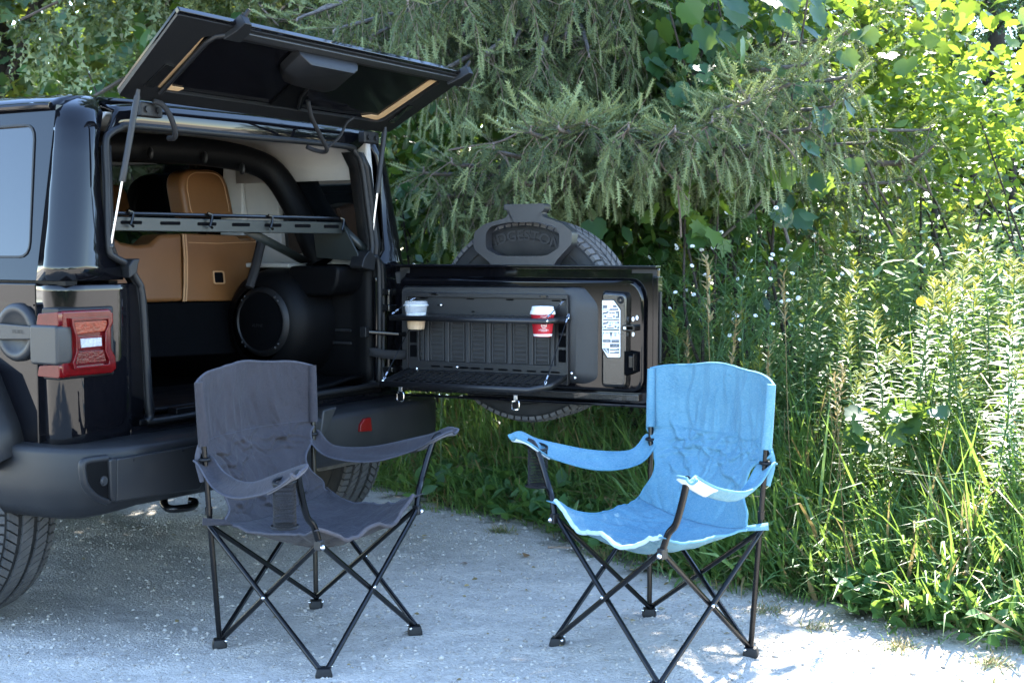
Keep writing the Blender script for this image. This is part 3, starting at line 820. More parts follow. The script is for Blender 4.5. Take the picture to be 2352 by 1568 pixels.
# sport bar: padded cross bar bending down to the foot cover
bar = [rear(x, y, v) for x, y, v in ((205, 336, .58), (330, 340, .57), (470, 350, .56), (570, 368, .54), (630, 400, .50), (680, 478, .42), (716, 556, .33), (738, 604, .28))]
m = MB(); m.tube(spline(bar, 6), .058, 14, flat=.85).build('sport_bar', 'trim', car, smooth=80)
for x, y, v in ((345, 352, .50), (470, 362, .50), (556, 388, .49)):
    p = rear(x, y, v); MB().ball(p, .016, 8, 6, (.6, 1, 1.6)).build('bar_clip', 'seal', car)
MB().tube([rear(x, y, .45) for x, y in ((602, 548), (585, 620), (572, 660))], .02, 8).build('seat_belt', 'strap', car)
p0, p1 = rear(668, 400, .48), rear(640, 470, .5)

# rear seat, split with the left part narrower
SV = .60
def seat_poly(px_list, v=SV + .05): return [(p[0], p[2]) for p in (rear(x, y, v) for x, y in px_list)]
def seat_fn(a, b_, d): return (a, SV + d + .18 * (b_ - 1.0), b_)
right_part = seat_poly([(430, 536), (548, 540), (560, 551), (584, 549), (586, 540), (595, 540), (592, 600), (556, 690), (412, 692)])
left_part = seat_poly([(140, 700), (410, 692), (427, 536), (375, 540), (350, 560), (320, 563), (285, 556), (262, 540), (150, 540)])
seat = MB().prism(right_part, 0.0, .12, fn=seat_fn).build('rear_seat', 'leather', car, bevel=.02, segs=3)
MB().prism(left_part, 0.0, .12, fn=seat_fn).build('backrest', 'leather', seat, bevel=.02, segs=3)
sp_ = [rear(x, y, SV + .04) for x, y in ((429, 538), (426, 590), (418, 650), (410, 692))]
for off in (0, .014):
    MB().tube([seat_fn(p[0] + off, p[2], -.004) for p in sp_], .0045, 6).build('piping', 'leather_piping', seat)
lw = seat_poly([(345, 566), (250, 566)])
MB().tube([seat_fn(p[0], p[2], -.002) for p in (rear(x, y, SV + .05) for x, y in ((436, 557), (500, 559), (590, 556)))], .002, 5).build('stitching', 'leather_piping', seat)
hp = seat_poly([(482, 622), (508, 622), (507, 652), (481, 652)])
MB().frame(rounded(hp, .01, 3), rounded([((x - sum(q[0] for q in hp) / 4) * .8 + sum(q[0] for q in hp) / 4, (y - sum(q[1] for q in hp) / 4) * .8 + sum(q[1] for q in hp) / 4) for x, y in hp], .008, 3), -.006, .0, fn=seat_fn).build('pull_frame', 'leather_piping', seat)
MB().prism(rounded([((x - sum(q[0] for q in hp) / 4) * .82 + sum(q[0] for q in hp) / 4, (y - sum(q[1] for q in hp) / 4) * .82 + sum(q[1] for q in hp) / 4) for x, y in hp], .008, 3), -.003, .0, fn=seat_fn).build('pull_recess', 'trim', seat)
m = MB(); m.prism(seat_poly([(100, 702), (556, 690), (545, 810), (120, 830)]), .02, .10, fn=seat_fn).build('seat_back_carpet', 'carpet', car, bevel=.01)
hr = seat_poly([(420, 500), (417, 425), (424, 400), (445, 388), (500, 389), (520, 400), (529, 425), (534, 500)], .80)
MB().prism(rounded(hr, .03, 4), .10, .20, fn=seat_fn).build('headrest', 'leather', seat, bevel=.03, segs=4)
hi = [((x - 1.3) * 1, y) for x, y in hr]
cxh = sum(x for x, y in hr) / len(hr); cyh = sum(y for x, y in hr) / len(hr)
MB().tube([seat_fn(cxh + (x - cxh) * .78, cyh + (y - cyh) * .86 - .004, .0985) for x, y in rounded(hr, .03, 3)[:-2]], .002, 5).build('stitching', 'leather_piping', seat)
hr = seat_poly([(235, 500), (236, 440), (250, 424), (290, 424), (303, 440), (308, 500)], 1.38)
MB().prism(rounded(hr, .03, 4), .70, .82, fn=seat_fn).build('headrest', 'leather', seat, bevel=.03, segs=4)
for u in (.30, 1.12):
    fsb = MB(); fsb.box(u, u + .5, 1.75, 1.87, .9, 1.42); fsb.map(lambda a, b_, c: (a, b_ - .25 * (c - 1), c)).build('front_seat', 'leather', car, bevel=.05, segs=3)
    MB().box(u + .12, u + .38, 1.58, 1.68, 1.46, 1.68).build('front_headrest', 'leather', car, bevel=.04, segs=3)

MB().prism(rounded([(p[0], p[2]) for p in (rear(x, y, 1.42) for x, y in ((318, 520), (306, 470), (322, 420), (345, 402), (372, 398), (420, 396), (424, 520)))], .03), 1.42, 1.5, 'v').build('added_dark_front_panel', 'trim', car, bevel=.02)  # seat-back shape added to darken the view into the cabin
MB().prism([(p[0], p[2]) for p in (rear(x, y, 1.5) for x, y in ((380, 520), (380, 380), (600, 380), (600, 520)))], 1.5, 1.52, 'v').build('added_dark_cabin_sheet', 'carpet', car)  # added dark sheet, blackens the cabin in front of the windscreen
# cargo rack across the opening
RV = .10
bt, bb = [rear(x, y, RV) for x, y in ((258, 497), (787, 511))], [rear(x, y, RV) for x, y in ((258, 530), (787, 537))]
m = MB(); m.prism([(bt[0][0], bt[0][2]), (bt[1][0], bt[1][2]), (bb[1][0], bb[1][2]), (bb[0][0], bb[0][2])], RV, RV + .05, 'v')
rack = m.build('cargo_rack', 'rack_metal', car, bevel=.003)
MB().tube([rear(262, 490, RV), rear(780, 502, RV)], .0075, 8).build('rack_rail', 'tube_black', rack)
for zx in (218, 490, 745, 982, 1205, 1412, 1612):
    zy = 766 + (zx - 218) / 1394 * 28; hw = 74 - (zx - 218) / 1394 * 22
    q = [rear(*z3(a, b_), RV) for a, b_ in ((zx - hw, zy - 12), (zx + hw, zy - 11), (zx + hw, zy + 13), (zx - hw, zy + 12))]
    MB().prism(rounded([(p[0], p[2]) for p in q], .008, 3), RV - .0015, RV + .01, 'v').build('rack_slot', 'carpet', rack)
for zx, zy in ((208, 720), (760, 735), (1183, 748), (1680, 765)):
    p = rear(*z3(zx, zy), RV - .01)
    MB().tube([(p[0] - .008, p[1], p[2] + .018), (p[0] + .01, p[1] - .006, p[2] + .012), (p[0] + .006, p[1] - .008, p[2] - .006), (p[0] - .004, p[1] - .008, p[2] - .03), (p[0] + .012, p[1] - .004, p[2] - .036)], .0055, 6).build('rack_clip', 'tube_black', rack)
a0, a1 = rear(788, 524, RV), rear(850, 582, .03)
for off in (0,):
    m = MB(); m.prism([(RV, a0[2] + .02), (RV + .16, a0[2] - .0), (.24, 1.27), (.02, 1.255), (.02, 1.285)], a0[0] - .005, a0[0] + .006, 'u').build('rack_bracket', 'rack_metal', rack, bevel=.002)
MB().add([(a0[0], RV, a0[2] + .02), (a0[0], RV, a0[2] - .02), (1.60, .03, 1.255), (1.60, .03, 1.30)], [(0, 1, 2, 3)]).build('rack_arm', 'rack_metal', rack, solid=.008)
p = rear(600, 640, .45)
MB().add([rear(560, 536, RV + .05), rear(600, 536, RV + .05), rear(720, 600, .3), rear(690, 604, .3)], [(0, 1, 2, 3)]).build('rack_arm', 'rack_metal', rack, solid=.006)

# --- raised rear glass
HA = np.array([(.125, -.04, 1.818), (1.66, -.015, 1.806)]); HT = np.array([(.055, -.388, 2.047), (1.705, -.384, 2.022)])
_hn = np.cross(HA[1] - HA[0], HT[0] - HA[0]); _hn /= np.linalg.norm(_hn)
if _hn[2] > 0: _hn = -_hn                     # towards the inner (lower) face
def hp_(s, t, d=0.0):
    a = HA[0] + (HA[1] - HA[0]) * s; b_ = HT[0] + (HT[1] - HT[0]) * s
    p = a + (b_ - a) * t + _hn * d
    return tuple(p)
gl = rounded([(.0, .0), (1, .0), (1, 1), (0, 1)], [.05, .05, .005, .005], 4)
gl = rounded([(0.0, 0.0), (1.0, 0.0), (1.0, 1.0), (0.0, 1.0)], [.04, .04, .01, .01], 5)
liftglass = MB().prism(gl, -.012, -.004, fn=hp_).build('raised_rear_glass', 'glass_hatch', car, smooth=30)
inn = rounded([(.085, .14), (.915, .14), (.935, .86), (.10, .86)], [.05, .05, .03, .06], 5)
MB().frame(gl, inn, -.004, .012, fn=hp_).build('glass_frame', 'frame_black', liftglass, bevel=.004)
st1 = rounded([(.085, .14), (.915, .14), (.935, .86), (.10, .86)], [.05, .05, .03, .06], 5)
# reflection of sunlit gravel, painted as tan strips beside the dark pane
m = MB(); m.prism([(.088, .80), (.110, .80), (.116, .25), (.135, .18), (.17, .18), (.16, .14), (.095, .14), (.083, .2)], -.0035, .0015, fn=hp_).build('glass_edge_reflection', 'tan_reflection', liftglass)
m = MB(); m.prism([(.928, .86), (.905, .86), (.888, .20), (.86, .2), (.83, .16), (.90, .14), (.912, .2)], -.0035, .0015, fn=hp_).build('glass_edge_reflection', 'tan_reflection', liftglass)
MB().tube([hp_(.12 - .02 * (1 - t), t, .014) for t in np.linspace(.12, .78, 8)] + [hp_(.125, .86, .014), hp_(.15, .90, .014)], .010, 8).build('inner_bead', 'frame_black', liftglass, smooth=80)
# lower lip with its double channel
for t0, t1, d, mt in ((.90, .97, .020, 'plastic'), (.985, 1.035, .008, 'paint')):
    MB().prism([(.0 if mt == 'paint' else .17, t0), (1.0, t0), (1.0, t1), (.0 if mt == 'paint' else .17, t1)], -.012, d, fn=hp_).build('glass_channel', mt, liftglass, bevel=.004)
for s_ in (.16, .965):
    m = MB(); m.prism([(s_ - .02, .88), (s_ + .03, .88), (s_ + .035, 1.0), (s_ + .02, 1.10), (s_ + .0, 1.10), (s_ - .005, 1.0)], -.01, .03, fn=hp_)
    m.build('corner_bracket', 'seal', liftglass, bevel=.004)
    m = MB(); a = np.array(hp_(s_ + .012, 1.02, .0)); m.tube([a, a + (0.0, -.02, .02), a + (.01, -.03, .045)], [.010, .009, .007], 6).build('corner_hook', 'seal', liftglass)
# strut mounting plates
for s_, e in ((.055, 1), (.945, -1)):
    MB().prism([(s_ - .012, .18), (s_ + .018, .18), (s_ + .024 * e + .005, .46), (s_ + .002, .46)], .012, .018, fn=hp_).build('strut_plate', 'paint_textured', liftglass)
# wiper motor cover
def wm(x, y, d): 
    return hp_(x, y, d)
m = MB(); lv_ = [(.0, 1.0, .0), (.030, 1.0, .0), (.052, .90, .01), (.066, .74, .02)]
base_ = rounded([(.375, .90), (.375, .66), (.405, .53), (.55, .50), (.575, .56), (.578, .90)], [.01, .03, .03, .03, .02, .01], 4)
n_ = len(base_); vs_ = [hp_((x - .48) * k + .48, (y - .74) * k + .74 + o, dd) for dd, k, o in lv_ for x, y in base_]
m.add(vs_, [tuple(range(3 * n_, 4 * n_))] + [(q * n_ + i_, q * n_ + (i_ + 1) % n_, (q + 1) * n_ + (i_ + 1) % n_, (q + 1) * n_ + i_) for q in range(3) for i_ in range(n_)])
wc = m.build('wiper_motor_cover', 'frame_black', liftglass, bevel=.006, segs=3)
MB().tube([hp_(.50, .52, .03), hp_(.53, .33, .01), hp_(.575, .12, .006)], .006, 6).build('washer_hose', 'seal', liftglass)
m = MB(); m.prism([(.47, .52), (.52, .52), (.59, .1), (.47, .1)], -.0035, .004, fn=hp_).build('wiper_cover_base', 'trim', liftglass)
# hinges and hoses between glass and roof
for s_ in (.10, .92):
    h = hp_(s_, .0, .01)
    MB().box(h[0] - .05, h[0] + .05, h[1] - .005, h[1] + .03, h[2] - .055, h[2] - .005).build('glass_hinge', 'frame_black', liftglass, bevel=.006)
    for du in (-.025, .025): MB().lathe([(.0005, -.006), (.011, -.006), (.011, 0)], (h[0] + du, h[1] - .006, h[2] - .03), 'v', 12).build('hinge_bolt', 'frame_black', liftglass)
hose = [rear(x, y, v) for x, y, v in ((352, 233, -.06), (372, 240, -.07), (390, 265, -.08), (402, 300, -.07), (400, 316, -.05), (388, 318, -.01))]
MB().tube(spline(hose, 5), .010, 8).build('cable_loom', 'strap', liftglass, smooth=80)
hose = [rear(x, y, v) for x, y, v in ((707, 232, -.12), (716, 270, -.10), (735, 310, -.07), (750, 340, -.05), (745, 349, -.02), (722, 345, .02), (705, 338, .03))]
MB().tube(spline(hose, 5), .009, 8).build('cable_loom', 'strap', liftglass, smooth=80)
hose = [rear(x, y, v) for x, y, v in ((812, 270, -.10), (795, 285, -.09), (780, 315, -.08), (752, 340, -.05))]
MB().tube(spline(hose, 5), .006, 6).build('cable_loom', 'strap', liftglass, smooth=80)
# gas struts
for (t, md, bt_) in (((318, 205, .15, None), (282, 415), (254, 566, .125)), ((885, 288, 1.6, None), (868, 443), (850, 584, 1.585))):
    P0 = np.array(side(t[0], t[1], t[2])); P1 = np.array(side(bt_[0], bt_[1], bt_[2]))
    f = (md[1] - t[1]) / (bt_[1] - t[1]); PM = P0 + (P1 - P0) * f
    st = MB().tube([P0, P0 + (PM - P0) * .06, P0 + (PM - P0) * .08, P0 + (PM - P0) * .85, P0 + (PM - P0) * .86, PM], [.007, .008, .0108, .0108, .012, .012], 12).build('gas_strut', 'plastic_dusty', car, smooth=50)
    MB().tube([PM, P1], .0045, 8).build('strut_rod', 'steel', st)
    MB().ball(P1, .012, 8, 6).build('strut_ball', 'plastic', st)

# --- rear bumper
plan = [(-.125, .42), (-.13, .30), (-.125, .17), (-.11, .06), (-.075, -.03), (-.02, -.09), (.06, -.135), (.16, -.155), (.5, -.168), (.9, -.172), (1.3, -.168), (1.66, -.16), (1.82, -.14), (1.90, -.08), (1.945, .03), (1.965, .15), (1.97, .42)]
m = MB(); G = []
pl = spline(plan, 4)
for i, p in enumerate(pl):
    a, b_ = np.array(pl[max(0, i - 1)]), np.array(pl[min(len(pl) - 1, i + 1)]); t = (b_ - a) / np.linalg.norm(b_ - a); nrm = np.array([-t[1], t[0]])  # inward
    e = min(1.0, abs(p[0] - .9) / 1.03)
    drop = .035 * max(0, (e - .75)) / .25
    row = []
    for ins, w in ((.17, .674), (.06, .668), (.016, .662), (.004, .655), (0, .640), (0, .535), (.006, .50 - drop), (.03, .462 - drop), (.09, .445 - drop), (.17, .445 - drop)):
        row.append((p[0] + nrm[0] * ins, p[1] + nrm[1] * ins, w))
    G.append(row)
bumper = m.grid(G).build('rear_bumper', 'plastic_dusty', car, solid=-.006, smooth=60)
# raised centre panel, pocket beside it, sensors, reflector
def br(*pts): return [(p[0], p[2]) for p in (rear(*zb(a, b_), -.175) for a, b_ in pts)]
MB().prism(br((905, 262), (1560, 155), (1600, 420), (1560, 500), (900, 600)) , -.181, -.16, 'v').build('bumper_step_panel', 'plastic', bumper, bevel=.006)
pk = br((668, 292), (850, 258), (862, 590), (770, 555), (690, 470))
MB().prism(rounded(pk, .02, 4), -.1765, -.14, 'v').build('bumper_pocket_or_shade', 'trim', bumper, bevel=.004)  # dark slab stands in for the shadowed hollow of the pocket
pr_ = [rear(*zb(a, b_), -.176) for a, b_ in ((850, 262), (700, 282), (662, 310), (668, 400), (690, 480), (765, 560), (862, 600))]
MB().tube(spline([(p[0], -.166, p[2]) for p in pr_], 6), .013, 8).build('bumper_pocket_rim', 'plastic_dusty', bumper, smooth=80)
MB().prism(br((838, 266), (872, 255), (905, 262), (902, 600), (868, 596), (846, 560)), -.188, -.15, 'v').build('bumper_fin', 'plastic_dusty', bumper, bevel=.008, segs=3)
sm_ = [rear(*zb(a, b_), 0) for a, b_ in ((385, 190),)]
rk = [(p[0], p[2]) for p in (rear(*z6(a, b_), -.17) for a, b_ in ((1030, 505), (1130, 475), (1060, 650), (1000, 720)))]
MB().prism(rk, -.1745, -.14, 'v').build('bumper_pocket_or_shade', 'plastic', bumper, bevel=.008, segs=3)
for zx, zy in ((812, 436),):
    p = rear(*zb(zx, zy), -.178)
    MB().lathe([(.0005, -.006), (.010, -.006), (.013, -.003), (.016, -.003), (.016, .01)], (p[0], -.178, p[2]), 'v', 20).build('parking_sensor', 'plastic', bumper)
p = rear(*z6(1762, 505), -.12)
MB().lathe([(.0005, -.004), (.013, -.004), (.016, 0.01)], (p[0] , -.10, p[2]), 'v', 20).build('parking_sensor', 'plastic', bumper)
for zx, zy in ((1050, 272), (1437, 197)):
    p = rear(*zb(zx, zy), -.181); MB().lathe([(.0005, -.002), (.004, -.002), (.005, .002)], (p[0], -.181, p[2]), 'v', 10).build('screw', 'seal', bumper)
rf = [(p[0], p[2]) for p in (rear(*z6(a, b_), -.165) for a, b_ in ((1270, 655), (1275, 605), (1302, 562), (1347, 553), (1357, 650)))]
MB().prism(rf, -.180, -.16, 'v').build('reflector', 'reflector', bumper, bevel=.004)
p = rear(500, 1062, -.16)
MB().box(p[0] - .012, p[0] + .018, -.186, -.175, p[2] - .018, p[2] + .018).build('plate_lamp', 'lamp_clear', bumper, bevel=.003)
hk = [rear(*zb(a, b_), v) for a, b_, v in ((1285, 560, -.02), (1290, 625, -.05), (1340, 655, -.10), (1450, 648, -.12), (1515, 632, -.11), (1525, 600, -.09), (1480, 592, -.07))]
MB().tube(spline(hk, 5), .014, 10).build('tow_hook', 'tube_black', car, smooth=80)
m = MB(); m.lathe([(.0005, 1.50), (.055, 1.50), (.065, 1.52), (.065, 1.82), (.055, 1.85), (.0005, 1.85)], (0, .26, .415), 'u', 20).build('muffler', 'muffler', car)
# --- lamps
def lamp(X, nm):
    """rear lamp built on the left, mirrored for the right"""
    P = lambda *pts: [(p[0], p[2]) for p in (rear(*z2(a, b_), -.035) for a, b_ in pts)]
    mp = lambda u, v, w: (X(u), v, w)
    body = P((452, 600), (785, 584), (815, 615), (815, 680), (800, 715), (802, 860), (830, 915), (838, 1000), (808, 1032), (470, 1062), (448, 1035))
    root = MB().prism(body, -.022, .04, 'v', inset=0).map(mp).build('tail_lamp', 'lamp_red', car, bevel=.008, segs=3)
    u0 = min(p[0] for p in body)
    # red ends wrapping to the side, black block between them
    for w0, w1 in ((1.058, 1.107), (.893, .938)):
        MB().prism(rounded([(-.020, w0), (.085, w0 + .002), (.075, w1 - .008), (-.020, w1)], .008), u0 - .008, u0 + .04, 'u').map(mp).build('lamp_wrap', 'lamp_red', root, bevel=.006)
    MB().prism(rounded(rect(-.024, .108, .934, 1.063), .014), u0 - .018, u0 + .05, 'u').map(mp).build('lamp_housing', 'plastic', root, bevel=.010, segs=3)
    MB().prism(rounded(rect(-.01, .075, .885, 1.118), .012), u0 + .006, .125, 'u').map(mp).build('lamp_back', 'seal', root, bevel=.006)
    ring_o = P((500, 650), (770, 640), (776, 690), (750, 740), (752, 880), (782, 950), (775, 985), (520, 1005), (508, 960), (535, 880), (530, 780), (505, 700))
    ring_i = P((520, 668), (755, 655), (758, 690), (735, 745), (735, 880), (762, 945), (758, 968), (535, 990), (528, 955), (550, 880), (545, 780), (522, 700))
    MB().frame(ring_o, ring_i, -.036, -.020, 'v').map(mp).build('lamp_rim', 'lamp_red', root, bevel=.002)
    MB().prism(P((525, 675), (752, 660), (755, 690), (738, 740), (540, 765)), -.031, -.02, 'v').map(mp).build('lamp_upper_lens', 'lamp_amber', root, bevel=.003)
    MB().prism(P((545, 775), (712, 768), (722, 850), (552, 868)), -.035, -.02, 'v').map(mp).build('lamp_reverse_rim', 'lamp_red', root, bevel=.003)
    MB().prism(P((558, 792), (705, 782), (708, 842), (565, 856)), -.038, -.02, 'v').map(mp).build('lamp_reverse_lens', 'lamp_clear', root, bevel=.002)
    MB().prism(P((545, 880), (735, 868), (752, 950), (540, 975)), -.030, -.02, 'v').map(mp).build('lamp_lower_lens', 'lamp_deep', root, bevel=.003)
lamp(lambda u: u, 'left')
# --- fuel cap on the left side
fc = (US, .225, 1.032)
cap = MB().lathe([(.0005, -.012), (.058, -.012), (.066, -.020), (.078, -.024), (.09, -.022), (.097, -.012), (.098, .012)], fc, 'u', 40).build('fuel_cap', 'plastic', car, smooth=50)
MB().prism(rounded([(.128, 1.012), (.322, 1.006), (.322, 1.062), (.128, 1.056)], .006), US - .036, US - .006, 'u').build('cap_grip', 'plastic', cap, bevel=.004)
vs, fs = text_shape('FUEL', .012)
MB().add([(US - .0375, .188 - x * 1.5, 1.036 + y) for x, y in vs], fs).build('cap_lettering', 'seal', cap, smooth=0)

# --- wheels: carcass, tread blocks, rim, all turned about the local u axis
TR, TWD = .418, .258
def wheel_meshes():
    hw = TWD / 2
    prof = [(.235, -hw * .80), (.25, -hw * .92), (.30, -hw * 1.04), (.345, -hw * 1.06), (.375, -hw * 1.03), (.398, -hw * .95), (.406, -hw * .82), (.409, -hw * .4), (.409, hw * .4), (.406, hw * .82), (.398, hw * .95), (.375, hw * 1.03), (.345, hw * 1.06), (.30, hw * 1.04), (.25, hw * .92), (.235, hw * .80)]
    tyre = MB().lathe(prof, (0, 0, 0), 'u', 64)
    for r in (.335, .338, .385): 
        for s_ in (-1, 1): tyre.lathe([(r, s_ * (hw * 1.055 + (.002 if r < .38 else -.006))), (r + .002, s_ * (hw * 1.055 + (.004 if r < .38 else -.004))), (r + .004, s_ * (hw * 1.05 + (.002 if r < .38 else -.006)))], (0, 0, 0), 'u', 64)
    tread = MB(); n = 78
    ribs = [(-.113, .029, .010, 1), (-.064, .040, 0, 1), (-.0, .044, 0, -1), (.064, .040, 0, -1), (.113, .029, .010, -1)]
    for xc, wd, drop, sk in ribs:
        shoulder = abs(xc) > .1; nn = n
        for k in range(nn):
            a0 = 2 * math.pi * k / nn; a1 = a0 + 2 * math.pi / nn * (.80 if not shoulder else .74)
            if abs(xc) < .01: a1 = a0 + 2 * math.pi / nn * .88
            ro, ri = TR - drop * .35, TR - .014 - drop * .35; skew = sk * (.030 if not shoulder else .006)
            vs = []
            for rr in (ro, ri):
                for x, sg in ((xc - wd / 2, -1), (xc + wd / 2, 1)):
                    r2 = rr - (drop if (shoulder and sg * xc > 0) else 0)
                    for a in (a0, a1):
                        aa = a + skew * sg; vs.append((x, r2 * math.cos(aa), r2 * math.sin(aa)))
            tread.add(vs, [(0, 1, 3, 2), (0, 2, 6, 4), (1, 5, 7, 3), (0, 4, 5, 1), (2, 3, 7, 6)])
    rim = MB().lathe([(.236, -hw * .8), (.215, -hw * .7), (.20, -hw * .2), (.20, hw * .5), (.225, hw * .7), (.236, hw * .8)], (0, 0, 0), 'u', 40)
    for k in range(5):
        a = 2 * math.pi * k / 5; c, s_ = math.cos(a), math.sin(a)
        rim.add([(x, y * c - z * s_, y * s_ + z * c) for x in (-hw * .55, -hw * .3) for y, z in ((.05, -.035), (.21, -.05), (.21, .05), (.05, .035))], [(0, 1, 2, 3), (7, 6, 5, 4), (0, 4, 5, 1), (1, 5, 6, 2), (2, 6, 7, 3), (3, 7, 4, 0)])
    rim.lathe([(.0005, -hw * .6), (.06, -hw * .6), (.07, -hw * .5), (.07, -hw * .2)], (0, 0, 0), 'u', 20)
    return tyre, tread, rim
_ty, _tr, _ri = wheel_meshes()
def wheel(name, parent, M):
    t = _ty.build(name, 'rubber', parent, smooth=50, matrix=M)
    _tr.build('tread', 'rubber_tread', t, smooth=0, kind='stuff')
    _ri.build('rim', 'plate_grey', t, smooth=40)
    return t
wheel('wheel', car, Matrix.Translation((.0, .70, TR - .004)))
wheel('wheel', car, Matrix.Translation((1.90, .70, TR - .004)) @ Matrix.Rotation(math.pi, 4, 'Z') @ Matrix.Rotation(.3, 4, 'X'))
for u in (.0, 1.90):
    wheel('wheel', car, Matrix.Translation((u, 3.75, TR - .004)) @ Matrix.Rotation(.7, 4, 'X'))

# ================================================================== tailgate, in its own frame: a along it, b through it (minus = inner side), c up
_gz = math.atan2(GA[1], GA[0]) - math.atan2(CU[1], CU[0])
GM = Matrix.Translation((1.66, -.03, 0)) @ Matrix.Rotation(_gz, 4, 'Z')
gp = 'v'
shell = rounded([(.0, .73), (.03, .705), (1.15, .690), (1.17, .74), (1.193, 1.235), (.0, 1.235)], [.02, .02, .03, .02, .012, .012], 4)
tg = MB().prism(shell, .030, .055, gp).build('tailgate', 'paint', car, bevel=.008, segs=3, matrix=GM)
outer_skin = rounded([(.02, .72), (1.15, .71), (1.175, 1.225), (.02, 1.225)], .04, 4)
MB().prism(outer_skin, .055, .09, gp).build('gate_skin', 'paint', tg, bevel=.015, segs=3)
pan = rounded([(.022, .75), (.06, .735), (1.12, .735), (1.148, .77), (1.148, 1.14), (1.11, 1.195), (.03, 1.195)], [.02, .03, .04, .04, .05, .05, .03], 5)
MB().prism(pan, .0, .035, gp, inset=.012).build('gate_inner_panel', 'paint', tg, bevel=.012, segs=3)
MB().prism(rounded([(.05, 1.158), (1.02, 1.175), (1.08, 1.185), (1.1, 1.178), (1.06, 1.165), (.9, 1.158)], .004), -.012, .005, gp).build('gate_ridge', 'paint', tg, bevel=.006)
MB().box(.0, 1.193, -.012, .056, 1.231, 1.243).build('gate_top_lip', 'paint', tg, bevel=.004)
MB().box(.03, 1.158, -.004, .05, .683, .694).build('gate_bottom_lip', 'paint', tg, bevel=.003)
MB().box(.05, 1.12, .005, .031, .705, .735).build('gate_lower_face', 'paint_textured', tg, bevel=.004)
MB().box(1.178, 1.200, -.002, .055, .72, 1.20).build('gate_edge_flange', 'paint', tg, bevel=.004)
MB().box(1.199, 1.206, .012, .03, .86, 1.14).build('edge_seal', 'seal', tg, bevel=.002)
for q in (((.005, 1.205), (.075, 1.205), (.075, 1.228), (.03, 1.228), (.03, 1.16), (.012, 1.16)), ((1.08, 1.226), (1.186, 1.226), (1.186, 1.16), (1.168, 1.16), (1.168, 1.212), (1.08, 1.212))):
    MB().prism(list(q), .0275, .0295, gp).build('tape_patch', 'tape', tg)
# dull plastic trim tray with a canted right flank
m = MB(); tp = rounded([(.053, .775), (.90, .768), (.948, .79), (.950, 1.085), (.885, 1.158), (.053, 1.152)], [.03, .02, .02, .03, .02, .03], 4)
tpi = [(.07 + (a - .053) * (.80 / .897) , .785 + (b_ - .77) * .945) for a, b_ in tp]
n_ = len(tp); m.add([(a, .0, b_) for a, b_ in tp] + [(a, -.030, b_) for a, b_ in tpi], [tuple(range(n_, 2 * n_))] + [(i, (i + 1) % n_, (i + 1) % n_ + n_, i + n_) for i in range(n_)])
tray = m.build('trim_tray', 'plastic', tg, bevel=.006, segs=3)
# textured lock box with the plate
q = rounded([(.968, .757), (1.086, .757), (1.088, 1.140), (.968, 1.146)], .02, 4)
lock = MB().prism(q, -.034, .002, gp, inset=.010).build('lock_box', 'paint_textured', tg, bevel=.008, segs=3)
p = g8(636, 330, -.036); MB().lathe([(.005, 0), (.006, -.004), (.011, -.006), (.014, -.003), (.015, 0)], (p[0], -.034, p[2]), 'v', 20).build('rubber_stop', 'seal', tg)
for zx, zy in ((780, 540), (823, 525), (780, 705)):
    p = g8(zx, zy, -.0); MB().ball((p[0], -.004, p[2]), .0085, 10, 6, (.75, .5, 1.15)).build('bolt_head', 'lid_white', tg)
a, c_ = g8(672, 600, -.02), g8(815, 672, -.02)
MB().frame(rounded(rect(a[0], c_[0], c_[2], a[2]), .008, 3), rounded(rect(a[0] + .007, c_[0] - .007, c_[2] + .007, a[2] - .007), .006, 3), -.042, .0, gp).build('lock_striker', 'tube_black', tg, bevel=.002)
MB().box(a[0] + .002, a[0] + .016, -.0415, -.03, c_[2] + .006, a[2] - .006).build('lock_lever', 'lid_white', tg, bevel=.002)
a, c_ = g8(697, 890, -.02), g8(812, 1160, -.02)
MB().prism([(a[0], a[2]), (c_[0], a[2] - .006), (c_[0], c_[2] + .015), (a[0] + .012, c_[2]), (a[0], c_[2] + .002)], -.040, .0, gp).build('lock_pocket', 'carpet', tg, bevel=.002)
MB().box(a[0] + .020, c_[0] - .004, -.048, -.03, c_[2] + .03, a[2] - .016).build('lock_catch', 'tube_black', tg, bevel=.004)
MB().box(c_[0] - .004, c_[0] + .001, -.05, -.02, c_[2] + .02, a[2] - .008).build('lock_rim', 'tube_black', tg, bevel=.002)

# information plate: white with grey fields and lettering
def zpg(zx, zy, b_=-.0375): return gate(*zp(zx, zy), b_)
PB = -.0375
def pl_poly(pts, mt, name, lift=0.0, r=0.0):
    q = [(g_[0], g_[2]) for g_ in (zpg(a, b__) for a, b__ in pts)]
    if r: q = rounded(q, r, 3)
    return MB().prism(q, PB - lift - .0006, PB + .001, gp).build(name, mt, plate if name != 'info_plate' else tg, smooth=0)
plate = None
back_ = [(g_[0], g_[2]) for g_ in (zpg(a, b__, -.035) for a, b__ in ((340, 105), (640, 105), (806, 340), (806, 1510), (470, 1520), (318, 1310), (318, 140)))]
MB().prism(rounded(back_, .006, 3), -.0365, -.03, gp).build('plate_backing', 'tube_black', tg, bevel=.002)
plate = pl_poly([(358, 130), (630, 130), (790, 360), (790, 1500), (490, 1500), (358, 1280)], 'plate_white', 'info_plate', 0, .004)
def field(pts, mt='plate_grey'): return pl_poly(pts, mt, 'plate_field', .0005)
def mark(pts, mt='plate_white', name='plate_mark'): return pl_poly(pts, mt, name, .0009)
